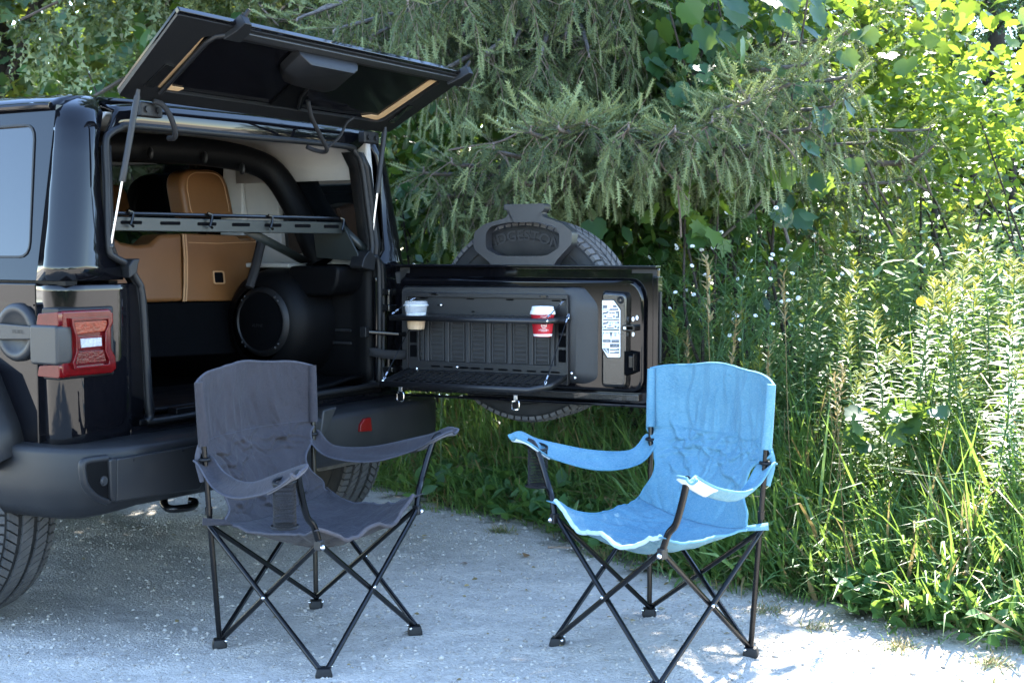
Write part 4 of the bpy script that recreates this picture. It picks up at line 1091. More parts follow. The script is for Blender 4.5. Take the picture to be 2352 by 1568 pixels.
def words(txt, zx, zy, zh, mt, bold=False, sx=1.0, lift=.0011):
    p = zpg(zx, zy); h = abs(zpg(zx, zy - zh / 2)[2] - zpg(zx, zy + zh / 2)[2])
    vs, fs = text_shape(txt, h, bold)
    MB().add([(p[0] + x * sx, PB - lift, p[2] + y) for x, y in vs], fs).build('plate_lettering', mt, plate, smooth=0)
words('Jeep', 500, 188, 40, 'plate_pale', True)
field([(374, 243), (690, 243), (755, 366), (374, 366)])
mark([(482, 253), (546, 253), (546, 335), (520, 352), (378, 352), (395, 322), (482, 318)]); mark([(556, 253), (618, 253), (618, 298), (705, 298), (718, 326), (556, 326)])
words('SPORT UTILITY 4X4', 642, 345, 12, 'plate_white', False, .9)
def car_mark(x0, y0, wd, four):
    mark([(x0, y0 + 95), (x0 + 15, y0 + 60), (x0 + 105, y0 + 48), (x0 + 140, y0), (x0 + wd - 45, y0), (x0 + wd - 25, y0 + 110), (x0 + wd - 60, y0 + 130), (x0 + 40, y0 + 135)])
    for a, b__, c__ in (((150, 18, 60), (215, 18, 75)) if not four else ((150, 18, 50), (215, 18, 40), (285, 18, 55))):
        mark([(x0 + a, y0 + b__), (x0 + a + c__, y0 + b__), (x0 + a + c__, y0 + b__ + 30), (x0 + a, y0 + b__ + 30)], 'plate_grey', 'plate_window')
    for xc in (55, wd - 85):
        mark([(x0 + xc + 46 * math.cos(t), y0 + 118 + 46 * math.sin(t)) for t in np.linspace(0, 6.28, 13)[:-1]])
        pl_poly([(x0 + xc + 24 * math.cos(t), y0 + 118 + 24 * math.sin(t)) for t in np.linspace(0, 6.28, 11)[:-1]], 'plate_grey', 'plate_window', .0012)
    mark([(x0 + 130, y0 + 72), (x0 + 205, y0 + 66), (x0 + 205, y0 + 100), (x0 + 135, y0 + 104)], 'plate_grey', 'plate_window')
    mark([(x0 + wd - 22, y0 + 35), (x0 + wd - 4, y0 + 35), (x0 + wd - 2, y0 + 112), (x0 + wd - 20, y0 + 112)])
field([(374, 408), (450, 408), (470, 390), (768, 390), (768, 556), (374, 556)]); car_mark(376, 400, 350, False)
field([(374, 578), (768, 578), (768, 610), (374, 610)]); words('WRANGLER 2 DOOR', 535, 585, 14, 'plate_white', False, 1.1)
field([(374, 656), (450, 656), (470, 636), (768, 636), (768, 806), (374, 806)]); car_mark(376, 648, 388, True); words('FOUR DOOR', 428, 672, 12, 'plate_white')
field([(374, 820), (768, 820), (768, 858), (374, 858)]); words('WRANGLER UNLIMITED', 560, 832, 14, 'plate_white', False, 1.1)
field([(374, 888), (768, 888), (768, 985), (374, 985)]); field([(374, 985), (768, 985), (768, 1050), (374, 1050)], 'plate_pale')
for x0, sp_t in ((385, False), (595, True)):
    mark([(x0 + 20, 892), (x0 + 140, 892), (x0 + 162, 945), (x0 + 160, 1040), (x0, 1040), (x0, 945)])
    mark([(x0 + 35, 905), (x0 + 128, 905), (x0 + 134, 932), (x0 + 28, 932)], 'plate_grey', 'plate_window')
    if sp_t: mark([(x0 + 80 + 32 * math.cos(t), 968 + 32 * math.sin(t)) for t in np.linspace(0, 6.28, 11)[:-1]], 'plate_pale', 'plate_window')
field([(374, 1070), (562, 1070), (562, 1138), (374, 1138)]); field([(580, 1075), (768, 1075), (768, 1145), (580, 1145)])
words('T SERIES', 468, 1112, 24, 'plate_white'); words('TRAIL RATED', 674, 1104, 18, 'plate_white')
field([(374, 1168), (430, 1168), (430, 1202), (374, 1202)], 'plate_pale')
for k in range(5): field([(374 if k > 1 else 434, 1172 + k * 18), (524, 1172 + k * 18), (524, 1179 + k * 18), (374 if k > 1 else 434, 1179 + k * 18)], 'plate_pale')
field([(543, 1172), (770, 1172), (770, 1258), (543, 1258)]); words('MADE IN THE', 656, 1188, 16, 'plate_white', True, 1.2); words('USA', 655, 1224, 42, 'plate_white', True, 1.35)
field([(374, 1275), (524, 1275), (524, 1400), (470, 1400), (374, 1292)]); mark([(415, 1295), (465, 1290), (480, 1330), (505, 1345), (508, 1385), (475, 1388), (455, 1340)], 'plate_pale')
field([(543, 1300), (700, 1300), (740, 1285), (770, 1285), (770, 1336), (543, 1336)]); words('AUBURN HILLS, MI', 655, 1318, 16, 'plate_white', False, 1.1)
field([(543, 1376), (640, 1376), (670, 1362), (770, 1362), (770, 1408), (543, 1408)]); words('TOLEDO, OH', 620, 1392, 16, 'plate_white')
words('MADE IN USA', 628, 1452, 12, 'plate_pale')
for zx, zy in ((400, 185), (606, 187), (515, 1450), (746, 1458)):
    p = zpg(zx, zy); MB().lathe([(.0005, -.0015), (.0018, -.0015), (.0022, 0)], (p[0], PB, p[2]), 'v', 10).build('plate_rivet', 'tube_black', plate)

# hinges, check arm and strap between body and gate
for zx, y0, y1 in ((165, 668, 712), (165, 770, 818), (185, 1178, 1218)):
    p, q = g5(zx - 32, y0, -.02), g5(zx + 32, y1, -.02)
    MB().box(p[0], q[0], -.045, .02, q[2], p[2]).build('gate_hinge', 'paint_textured', tg, bevel=.006, segs=3)
for y0, y1 in ((712, 770), (1100, 1180)):
    p, q = g5(172, y0, -.02), g5(172, y1, -.02); MB().tube([(p[0], -.02, p[2]), (q[0], -.02, q[2])], .012, 12).build('hinge_pin', 'tube_black', tg)
A0, A1 = rear(832, 762, .02), rear(926, 768, -.16)
c0 = np.array(rear(838, 762, .02)); c1 = gate(926, 768, -.03); c1 = GM @ Vector(c1)
MB().tube([c0, tuple(c1)], .008, 8, flat=.6).build('check_arm', 'tube_black', car)
MB().box(c0[0] - .02, c0[0] + .006, c0[1] - .02, c0[1] + .012, c0[2] - .022, c0[2] + .022).build('check_arm_socket', 'seal', car, bevel=.004)
p = g5(290, 965, -.03); MB().prism(rounded([(p[0] - .03, p[2] - .008), (p[0] + .012, p[2] - .014), (p[0] + .018, p[2] + .012), (p[0] - .03, p[2] + .006)], .006), -.045, .0, gp).build('check_arm_anchor', 'tube_black', tg, bevel=.003)
s0 = np.array(rear(848, 806, .0)); s1 = np.array(GM @ Vector(gate(945, 812, -.03)))
G = []
for f in np.linspace(0, 1, 9):
    c = s0 + (s1 - s0) * f; sag = -.010 * math.sin(f * math.pi)
    G.append([(c[0], c[1], c[2] + .019 * (1 - .3 * (f < .1)) + sag), (c[0] + .002, c[1] - .002, c[2] + sag), (c[0], c[1], c[2] - .019 + sag)])
MB().grid(G).build('wiring_strap', 'strap', car, solid=.006)

# --- spare wheel on the outer side
SC = (.568, .245, 1.006)
spare = wheel('spare_wheel', car, GM @ Matrix.Translation(SC) @ Matrix.Rotation(math.pi / 2, 4, 'Z') @ Matrix.Scale(1.02, 4))
vs, fs = text_shape('BRIDGESTONE', .042, True)
m = MB(); rt = .348
TX = TWD / 2 * 1.065                     # the local +u side faces the camera once turned
xs = [v[0] for v in vs]
m.add([(-(TX + .0), 0, 0) if False else (TX * -1 - .001, -(rt + y) * math.sin(x / rt * 1.05), (rt + y) * math.cos(x / rt * 1.05)) for x, y in vs], fs)
m.build('tyre_lettering', 'rubber_letter', spare, smooth=0, solid=.003)
# tyre carrier with the high brake lamp arch
arch_o = [(p[0], p[2]) for p in (g5(a, b_, .04) for a, b_ in ((948, 115), (1212, 105), (1212, 148), (1186, 160), (1196, 190), (1330, 238), (1395, 292), (1390, 375), (1365, 400), (1285, 490), (1272, 522), (865, 522), (850, 492), (760, 420), (742, 380), (752, 292), (822, 240), (960, 200), (985, 150), (955, 148)))]
m_o = rounded(arch_o, .012, 3)
cxr, cyr = g5(1065, 352, .04)[0], g5(1065, 352, .04)[2]
hole = []
for a, b_ in m_o:
    da, db = a - cxr, b_ - cyr
    ang = math.atan2(db, da)
    hx, hz = .166, .060
    # superellipse opening, flat below
    k = 1 / ((abs(math.cos(ang) / hx) ** 3.2 + abs(math.sin(ang) / (hz + (.016 if db > 0 else .004))) ** 3.2) ** (1 / 3.2))
    hole.append((cxr + k * math.cos(ang), cyr + k * math.sin(ang)))
arch = MB().frame(m_o, hole, .022, .082, gp).build('spare_carrier_arch', 'arch_plastic', car, bevel=.009, segs=3, matrix=GM)
p, q = g5(950, 112, .06), g5(1212, 148, .06)
MB().prism(rounded(rect(p[0], q[0], q[2], p[2]), .006), .03, .11, gp).build('high_brake_lamp', 'arch_plastic', arch, bevel=.006, segs=3)
MB().box(.42, .71, .05, .12, 1.05, 1.235).build('carrier_post', 'plastic', arch, bevel=.01)

# ================================================================== fold down table on the gate
TB = -.040
o_ = rounded([(.104, .76), (.842, .765), (.842, 1.122), (.104, 1.128)], [.008, .008, .03, .03], 4)
i_ = rounded([(.160, .840), (.790, .840), (.790, 1.020), (.160, 1.020)], [.008, .008, .03, .03], 4)
tbl = MB().frame(o_, i_, TB - .006, TB + .006, gp).build('fold_down_table', 'steel_black', car, bevel=.002, matrix=GM)
# vented panel behind: columns of slots
def slots_column(a0, a1, c0, c1, nrow, name, parent):
    m = MB(); h = (c1 - c0) / nrow; sw = .008
    m.box(a0, a0 + sw, TB + .004, TB + .014, c0, c1); m.box(a1 - sw, a1, TB + .004, TB + .014, c0, c1)
    for k in range(nrow + 1):
        cc = c0 + k * h; m.box(a0 + sw, a1 - sw, TB + .005, TB + .014, max(c0, cc - h * .25), min(c1, cc + h * .25))
    return m.build(name, 'vent_plastic', parent, bevel=.0015, segs=1)
MB().box(.12, .83, TB + .022, TB + .026, .79, 1.03).build('vent_back', 'carpet', tbl)
cols = [(.117, .178), (.206, .273), (.302, .369), (.398, .465), (.494, .561), (.590, .657), (.686, .753), (.780, .835)]
for a0, a1 in cols: slots_column(a0, a1, .842, 1.025, 10, 'vent_column', tbl)
for k in range(len(cols) - 1):
    a0, a1 = cols[k][1], cols[k + 1][0]
    MB().prism([(a0, TB + .013), (a0 + .006, TB + .002), (a1 - .006, TB + .002), (a1, TB + .013)], .835, 1.03, 'w').build('vent_rib', 'vent_plastic', tbl, bevel=.002)
# frame flanges and side ladders
MB().box(.104, .842, TB - .022, TB - .004, 1.108, 1.126).build('frame_flange', 'steel_black', tbl, bevel=.002)
for a0, a1 in ((.104, .112), (.834, .842)): MB().box(a0, a1, TB - .016, TB - .005, .765, 1.11).build('frame_flange', 'steel_black', tbl, bevel=.001)
for a0 in (.118, .798):
    for c0, c1 in ((.855, .905), (.915, .962), (.972, 1.010)):
        MB().prism(rounded(rect(a0, a0 + .032, c0, c1), .003, 2), TB - .0075, TB - .004, gp).build('frame_window', 'carpet', tbl)
for zx, zy, w_, h_ in ((545, 307, 45, 9), (1058, 318, 42, 8), (1492, 326, 42, 9), (1998, 337, 46, 9), (730, 386, 36, 8), (1087, 457, 16, 9), (450, 284, 20, 14), (2088, 316, 26, 16)):
    p, q = g7(zx - w_, zy - h_, TB), g7(zx + w_, zy + h_, TB)
    MB().prism(rounded(rect(p[0], q[0], q[2], p[2]), .003, 2), TB - .0075, TB, gp).build('frame_slot', 'carpet', tbl)
for zx in (675, 815, 985, 1110, 1260, 1415, 1570, 1728, 1880, 1990):
    zy = 1056 + (zx - 675) * .052; p, q = g7(zx - 50, zy - 12, TB), g7(zx + 50, zy + 12, TB)
    MB().prism(rounded(rect(p[0], q[0], q[2], p[2]), .003, 2), TB - .0075, TB, gp).build('frame_slot', 'carpet', tbl)
for zx, zy in ((723, 386), (900, 1068), (455, 1083), (2160, 1135), (2198, 1185)):
    p = g7(zx, zy, TB - .01); MB().ball((p[0], TB - .009, p[2]), .0068, 10, 6, (1, .7, 1)).build('bolt', 'chrome', tbl)
for zx, zy in ((650, 262), (1858, 290)):
    p = g7(zx, zy, TB - .024)
    m = MB(); m.box(p[0] - .012, p[0] + .012, TB - .028, TB - .02, p[2] - .004, p[2] + .004)
    for d in (-.014, .014): m.ball((p[0] + d, TB - .025, p[2]), .0045, 8, 5)
    m.build('catch', 'tube_black', tbl)
def perforated(x0, x1, y0, y1, nx, ny, mx_, my_, fn, stagger=0.0, holes=()):
    """plate with a grid of rectangular openings, as a flat sheet to be thickened"""
    m = MB(); cw, ch = (x1 - x0) / nx, (y1 - y0) / ny
    for j in range(ny):
        for i in range(nx):
            off = stagger * cw * (j % 2)
            a0, a1 = x0 + i * cw, x0 + (i + 1) * cw; b0, b1 = y0 + j * ch, y0 + (j + 1) * ch
            h0, h1, k0, k1 = a0 + mx_, a1 - mx_, b0 + my_, b1 - my_
            if any(math.hypot((a0 + a1) / 2 - hx, (b0 + b1) / 2 - hy) < hr for hx, hy, hr in holes): continue
            vs = [fn(*p) for p in ((a0, b0), (a1, b0), (a1, b1), (a0, b1), (h0, k0), (h1, k0), (h1, k1), (h0, k1))]
            m.add(vs, [(0, 1, 5, 4), (1, 2, 6, 5), (2, 3, 7, 6), (3, 0, 4, 7)])
    return m
# lower shelf, hinged at c .805, leaning a little down to the front
def lsf(a, s_): return (a, -.042 - .245 * s_, .803 - .038 * s_)
def lsh(a, s_, d): p = lsf(a, s_); return (p[0], p[1], p[2] + d)
m = perforated(.140, .790, .10, .86, 17, 6, .0045, .0042, lsf)
m.add([lsf(*p) for p in ((.115, 0), (.835, 0), (.790, .10), (.140, .10))], [(0, 1, 2, 3)]); m.add([lsf(*p) for p in ((.835, 0), (.835, .70), (.790, .86), (.790, .10))], [(0, 1, 2, 3)])
m.add([lsf(*p) for p in ((.115, 1), (.770, 1), (.790, .86), (.140, .86))], [(0, 1, 2, 3)]); m.add([lsf(*p) for p in ((.115, 0), (.115, 1), (.140, .86), (.140, .10))], [(0, 1, 2, 3)]); m.add([lsf(*p) for p in ((.77, 1), (.835, .70), (.79, .86))], [(0, 1, 2)])
low = m.build('lower_shelf', 'steel_black', tbl, solid=.003, smooth=0)
edge = [(.113, 0), (.113, 1.0), (.772, 1.0), (.837, .70), (.837, 0)]
m = MB()
for k in range(len(edge) - 1):
    a, b_ = edge[k], edge[k + 1]
    m.add([lsh(*a, .008), lsh(*b_, .008), lsh(*b_, -.014), lsh(*a, -.014)], [(0, 1, 2, 3)])
m.build('shelf_rim', 'steel_black', low, solid=.004)
MB().add([lsh(.113, 0, .02), lsh(.837, 0, .02), lsh(.837, 0, -.01), lsh(.113, 0, -.01)], [(0, 1, 2, 3)]).build('shelf_hinge_leaf', 'steel_black', low, solid=.004)
# upper shelf
UC = 1.033
def usf(a, s_): return (a + (.028 * (1 - s_) if a > .7 else 0), -.042 - .165 * s_, UC + .004 * (1 - s_))
CUPS = [(.191, .50), (.749, .50)]
m = perforated(.255, .690, .12, .90, 15, 4, .004, .006, usf)
up = m
def ring_plate(m, a0, a1, s0, s1, hx, hs, hr):
    nseg = 24; o = []; h = []
    for k in range(nseg):
        t = 2 * math.pi * (k + .5) / nseg; dx, ds = math.cos(t), math.sin(t)
        kk_ = min(((a1 - hx) if dx > 0 else (hx - a0)) / max(abs(dx), 1e-6), (((s1 - hs) if ds > 0 else (hs - s0)) * .165) / max(abs(ds), 1e-6))
        o.append((hx + dx * kk_, hs + ds * kk_ / .165)); h.append((hx + dx * hr, hs + ds * hr / .165))
    m.add([usf(*p) for p in o] + [usf(*p) for p in h], [(k, (k + 1) % nseg, (k + 1) % nseg + nseg, k + nseg) for k in range(nseg)])
ring_plate(up, .115, .255, .0, 1.0, .191, .5, .046); ring_plate(up, .690, .815, .0, 1.0, .749, .5, .046)
up.add([usf(*p) for p in ((.255, 0), (.69, 0), (.69, .12), (.255, .12))], [(0, 1, 2, 3)]); up.add([usf(*p) for p in ((.255, .9), (.69, .9), (.69, 1), (.255, 1))], [(0, 1, 2, 3)])
upper = up.build('upper_shelf', 'steel_black', tbl, solid=.003, smooth=0)
m = MB(); e2 = [(.113, 0), (.113, 1.0), (.817, 1.0), (.817, 0)]
for k in range(3):
    a, b_ = usf(*e2[k]), usf(*e2[k + 1]); m.add([(a[0], a[1], a[2] + .002), (b_[0], b_[1], b_[2] + .002), (b_[0], b_[1], b_[2] - .018), (a[0], a[1], a[2] - .018)], [(0, 1, 2, 3)])
m.build('shelf_rim', 'steel_black', upper, solid=.004)
for a in (.113, .817):
    q = usf(a, .97); MB().ball((q[0], q[1], q[2] - .006), .007, 10, 6, (.6, 1, 1)).build('bolt', 'chrome', upper)
q = usf(.817, .08); MB().ball((q[0] + .003, q[1], q[2] - .004), .007, 10, 6, (.6, 1, 1)).build('bolt', 'chrome', upper)
# cables with crimped loops
def cable(p, q, name='support_cable'):
    p, q = np.array(p), np.array(q); d = q - p
    c = MB().tube([p, q], .0019, 6).build(name, 'tube_black', tbl)
    L = np.linalg.norm(d); k = min(.045 / L, .3)
    for e, s_ in ((p, 1), (q, -1)):
        MB().tube([e + d * s_ * k * .6, e + d * s_ * k], .0040, 6).build('crimp', 'steel', c)
        m = MB(); n1 = np.array([d[1], -d[0], 0]); n1 /= np.linalg.norm(n1) + 1e-9
        m.tube([e + d * s_ * k * .62, e + d * s_ * k * .35 + n1 * .005, e + d * s_ * k * .02, e + d * s_ * k * .35 - n1 * .005], .0016, 5, closed=True).build('loop', 'steel', c)
cable(g5(360, 718, TB - .01), tuple(np.array(usf(.118, .97)) + (0, 0, .006)))
cable(g5(1338, 738, TB - .01), tuple(np.array(usf(.815, .96)) + (0, 0, .008)))
cable(g5(1364, 828, TB - .012), tuple(np.array(lsf(.822, .80)) + (0, 0, .006)))
cable(g5(342, 870, TB - .012), tuple(np.array(lsf(.120, .95)) + (0, 0, .006)))
for a in (.118,):
    q = lsf(a, .95); MB().ball((q[0], q[1], q[2] + .006), .0075, 10, 6).build('bolt', 'chrome', low)
# draw latches hanging from the front edge
for zx, zy in ((252, 1335), (1012, 1390)):
    p = g5(zx, zy, -.29); t = MB().box(p[0] - .009, p[0] + .009, -.293, -.289, p[2] - .036, p[2] - .004).build('draw_latch', 'tube_black', low, bevel=.001)
    MB().tube(spline([(p[0] - .013, -.294, p[2] - .012), (p[0] - .014, -.295, p[2] - .040), (p[0], -.296, p[2] - .044), (p[0] + .014, -.295, p[2] - .040), (p[0] + .014, -.294, p[2] - .012), (p[0], -.293, p[2] - .010), (p[0] - .013, -.294, p[2] - .012)], 4)[:-1], .0022, 6, closed=True).build('latch_loop', 'chrome', t)
    MB().box(p[0] - .008, p[0] + .008, -.294, -.290, p[2] - .006, p[2] + .012).build('latch_base', 'steel', t, bevel=.001)

# ================================================================== the two cups
def cup_world(a, s_):
    p = usf(a, s_); w = GH + GA * p[0] + GN * p[1] + CW * 0; return (w[0], w[1], 0.0)
cw_ = cup_world(.749, .5)
red = empty('paper_coffee_cup', (cw_[0], cw_[1], .962))
tag(red, 'red paper coffee cup with white lid in the right hole of the upper shelf', 'cup')
MB().lathe([(.0005, .001), (.0355, .0), (.0365, .004), (.0470, .092), (.0480, .094), (.0470, .096), (.0450, .094)], (0, 0, 0), 'w', 40).build('cup_body', 'paper_red', red, smooth=50)
MB().lathe([(.0366, .002), (.0370, .002), (.0381, .0105), (.0376, .0105)], (0, 0, 0), 'w', 40).build('cup_base_band', 'lid_white', red)
lid = MB().lathe([(.0500, .088), (.0510, .090), (.0490, .097), (.0490, .101), (.0455, .103), (.0430, .117), (.041, .1185), (.037, .1165), (.0005, .1165)], (0, 0, 0), 'w', 40).build('lid', 'lid_white', red, smooth=40)
MB().ball((0, -.03, .118), .005, 8, 5, (1, 1, .5)).build('lid_nub', 'lid_white', lid)
yaw_c = math.atan2(-cw_[1], -cw_[0]) + .12
def wrap(vs, fs, z, name, par, r0=.0365, z0=.004, r1=.047, z1=.092, mt='white_print', out=.0004, yaw=yaw_c):
    P = []
    for x, y in vs:
        zz = z + y; r = r0 + (r1 - r0) * (zz - z0) / (z1 - z0) + out; t = yaw + x / r
        P.append((r * math.cos(t), r * math.sin(t), zz))
    return MB().add(P, fs).build(name, mt, par, smooth=0, recalc=False)
for txt, z in (('OFFICIAL COFFEE', .0805), ('OF THE', .0765), ('CANADIAN OLYMPIC TEAM', .0725)): wrap(*text_shape(txt, .0026, True), z, 'cup_lettering', red)
for txt, z in (('LE CAFE OFFICIEL', .0300), ("DE L'EQUIPE OLYMPIQUE", .0263), ('CANADIENNE', .0226)): wrap(*text_shape(txt, .0026, True), z, 'cup_lettering', red)
def ring2d(cx, cy, r, t, n=20):
    vs = [(cx + (r + s_) * math.cos(2 * math.pi * k / n), cy + (r + s_) * math.sin(2 * math.pi * k / n)) for s_ in (-t / 2, t / 2) for k in range(n)]
    return vs, [(k, (k + 1) % n, (k + 1) % n + n, k + n) for k in range(n)]
wrap(*ring2d(0, 0, .0105, .0016, 28), .0455, 'cup_emblem', red)
for cx, cy in ((-.0055, .001), (0, .001), (.0055, .001), (-.0028, -.002), (.0028, -.002)): wrap(*ring2d(cx, cy, .0024, .0009, 14), .0445, 'cup_emblem', red)
cw_ = cup_world(.191, .5)
ice = empty('iced_coffee_cup', (cw_[0], cw_[1], .975))
tag(ice, 'clear plastic cup of pale iced coffee in the left hole of the upper shelf', 'cup')
MB().lathe([(.0396, .046), (.0410, .055), (.0470, .100), (.0478, .101), (.0475, .1035)], (0, 0, 0), 'w', 40).build('cup_body', 'clear_plastic', ice, smooth=50)
MB().lathe([(.0005, .002), (.0335, .002), (.0340, .006), (.0355, .007), (.0372, .026), (.0376, .027), (.0394, .047), (.0005, .048)], (0, 0, 0), 'w', 36).build('coffee', 'coffee', ice, smooth=50)
for k in range(7):
    a = k * 2.4; r = .018 + .008 * (k % 3); MB().box(-.011, .011, -.011, .011, -.010, .010).map(lambda x, y, z, a=a, r=r, k=k: (x * math.cos(k) - y * math.sin(k) + r * math.cos(a), x * math.sin(k) + y * math.cos(k) + r * math.sin(a), z + .052 + .005 * (k % 3))).build('ice_cube', 'clear_plastic', ice, bevel=.003)
lid = MB().lathe([(.0540, .098), (.0548, .100), (.0525, .104), (.0505, .1045), (.0480, .107), (.0460, .1165), (.0440, .118), (.0005, .1165)], (0, 0, 0), 'w', 40).build('lid', 'clear_plastic', ice, smooth=40)


# ================================================================== folding camp chairs
def camp_chair(name, label, feet, fab, bind, lining, seed, pouch_side, arm_fold):
    """feet: back left, back right, front right, front left as seen by someone facing the chair"""
    BL, BR, FR, FL = [np.array([*f, 0.0]) for f in feet]
    gz = lambda p: float(ground_z(p[0], p[1]))
    ex = ((BR - BL) + (FR - FL)) / 2; wd = np.linalg.norm(ex); exn = ex / wd          # to the right
    ey = ((BL - FL) + (BR - FR)) / 2; dp = np.linalg.norm(ey); eyn = ey / dp          # to the back
    ctr = (BL + BR + FR + FL) / 4
    root = empty(name, tuple(ctr)); tag(root, label, 'chair')
    L = lambda p: tuple(np.asarray(p, float) - ctr)
    z = np.array([0, 0, 1.0])
    def part(m, nm, mt, par=root, **k): return m.map(lambda x, y, zz: (x - ctr[0], y - ctr[1], zz - ctr[2])).build(nm, mt, par, **k)
    SH = .445                                  # seat corner height
    up = lambda f, h, back=0.0, out=0.0: f + z * h + eyn * back + exn * out
    sBL, sBR = up(BL, SH - .02, .024, -.023), up(BR, SH - .02, .024, .023)
    sFL, sFR = up(FL, SH, .0, -.02), up(FR, SH, .0, .02)
    post = lambda f, sgn, h: f + z * h + eyn * (.05 * h / .872) + exn * (sgn * .048 * h / .872)
    tBL, tBR = post(BL, -1, .872), post(BR, 1, .872)
    rt = .0088
    # back posts
    posts = []
    for f, t, sg_ in ((BL, tBL, -1), (BR, tBR, 1)):
        p = part(MB().tube([f + z * .02, t], rt * 1.05, 10), 'back_post', 'tube_black'); posts.append(p)
        q = post(f, sg_, .455)
        part(MB().tube([q - z * .012, q + z * .012], rt * 1.4, 10), 'post_joint', 'tube_black', p)
    # crossing braces on the four sides
    def brace(a, b_, side_off):
        a = a + z * .022; o = side_off * .006
        part(MB().tube([a + o, b_ + o], rt, 10), 'brace', 'tube_black')
    mid = []
    for (f1, s1, f2, s2) in ((FL, sFL, FR, sFR), (BL, sBL, BR, sBR), (FL, sFL, BL, sBL), (FR, sFR, BR, sBR)):
        out = ((f1 + f2) / 2 - ctr); out[2] = 0; out /= np.linalg.norm(out)
        brace(f1, s2 - z * .02, out); brace(f2, s1 - z * .02, -out)
        c = (f1 + s2 + f2 + s1) / 4 + out * .016
        c[2] = (f1[2] + .022 + s2[2] - .02) / 2
        mid.append(c)
    for c in mid: part(MB().ball(c, .0065, 8, 6), 'rivet', 'chrome')
    # feet
    for k, f in enumerate((BL, BR, FR, FL)):
        d = f - ctr; d[2] = 0; d /= np.linalg.norm(d); e = np.array([-d[1], d[0], 0]); m = MB()
        pts = rounded([(-.026, -.021), (.023, -.027), (.026, .027), (-.021, .024)], .009, 3)
        n = len(pts); g0 = gz(f) - .002
        ring = [f + d * a + e * b_ for a, b_ in pts]
        m.add([r + z * g0 for r in ring] + [r * [1, 1, 0] + z * (g0 + .012) for r in ring] + [(f + (r - f) * .8) * [1, 1, 0] + z * (g0 + .03) for r in ring], [tuple(range(n))[::-1], tuple(range(2 * n, 3 * n))] + [(j * n + i, j * n + (i + 1) % n, (j + 1) * n + (i + 1) % n, (j + 1) * n + i) for j in (0, 1) for i in range(n)])
        ft = part(m, 'foot', 'seal', bevel=.003)
        for sg in (-1, 1): part(MB().ball(f + d * -.018 + e * sg * .024 + z * (g0 + .026), .0055, 8, 5), 'rivet', 'chrome', ft)
    # arm tubes rising from the front corners
    arms = {}
    for key, s_, sgn in (('L', sFL, -1), ('R', sFR, 1)):
        o = exn * sgn
        path = spline([s_ - z * .02, s_ + z * .035 + o * .024 + eyn * .005, s_ + z * .070 + o * .056 + eyn * .012, s_ + z * .15 + o * .098 + eyn * .004, s_ + z * .205 + o * .128 - eyn * .010, s_ + z * .218 + o * .148 - eyn * .03], 6)
        part(MB().tube(path, rt * 1.2, 12), 'arm_tube', 'tube_black', smooth=80)
        part(MB().box(-.014, .014, -.016, .016, -.02, .012).map(lambda x, y, w, s_=s_: tuple(s_ + exn * x + eyn * y + z * (w - .022))), 'corner_bracket', 'plastic', bevel=.004)
        part(MB().ball(s_ - z * .03 - eyn * .020 + o * .004, .0085, 8, 6), 'rivet', 'chrome')
        arms[key] = path
    # ---------------- cloth
    g = np.random.default_rng(seed); hw_ = wd / 2
    wA = waves(seed, 26, 5, 16); wB = waves(seed + 1, 30, 14, 40); wC = waves(seed + 2, 12, 2, 6)
    def folds(x, y, a):
        """creased cloth: ridged sum of warped waves"""
        xx = x + .25 * wC(x, y); yy = y + .25 * wC(y + 3, x - 2)
        r = np.abs(wA(xx, yy)); r2 = np.abs(wB(xx, yy))
        return a * ((1.0 - np.minimum(r, 1.4)) * .9 + (.5 - np.minimum(r2, 1.0)) * .35)
    cr = []
    for k in range(40):
        t0 = g.choice([g.normal(.44, .03), g.normal(.60, .10), g.normal(.68, .13)]); cr.append((g.uniform(-.95, .95) * hw_, t0, g.choice([g.normal(.05, .25), g.normal(.75, .3), g.normal(-.75, .3)]), g.uniform(.05, .17), g.uniform(.009, .018), g.uniform(.004, .012)))
    for k in range(9): cr.append((g.uniform(-.9, .9) * hw_, g.uniform(.08, .3), 1.55 + g.normal(0, .12), g.uniform(.08, .16), g.uniform(.014, .028), g.uniform(.002, .006)))
    def creases(lat, t):
        out = np.zeros_like(lat)
        for x0, t0, an, ln, w0, a in cr:
            dx, dy = lat - x0, (t - t0) * .50; u_ = dx * math.cos(an) + dy * math.sin(an); n_ = -dx * math.sin(an) + dy * math.cos(an) + .35 * u_ * u_ / ln + .012 * np.sin(u_ * 45 + x0 * 50)
            q = n_ / w0; out -= a * np.exp(-(u_ / ln) ** 4) * (np.exp(-np.abs(q) * 1.25) - .45 * np.exp(-(q - 1.5) ** 2))
        return out
    # back rest rows: (height, half width share, back offset of edge, sag back at centre, arch)
    rows = [(.872, 1.20, .054, .095, .036), (.80, 1.20, .049, .100, .010), (.70, 1.185, .044, .100, .0), (.655, 1.165, .040, .092, .0), (.610, 1.00, .032, .078, .0), (.560, .90, .012, .062, .0), (.505, .89, -.012, .048, -.006), (.455, 1.0, -.035, .035, -.018), (.425, 1.07, -.050, .02, -.035)]
    ns, nr = 121, 140
    t_in = np.linspace(0, 1, len(rows)); t_out = np.linspace(0, 1, nr)
    ctl = np.array(rows); sm = np.array(spline([(t, *r) for t, r in zip(t_in, rows)], 12))
    ctlS = np.stack([np.interp(t_out, sm[:, 0], sm[:, k]) for k in range(1, 6)], 1)
    s = np.linspace(-1, 1, ns); Bm = (BL + BR) / 2; G = np.zeros((nr, ns, 3))
    hw = wd / 2
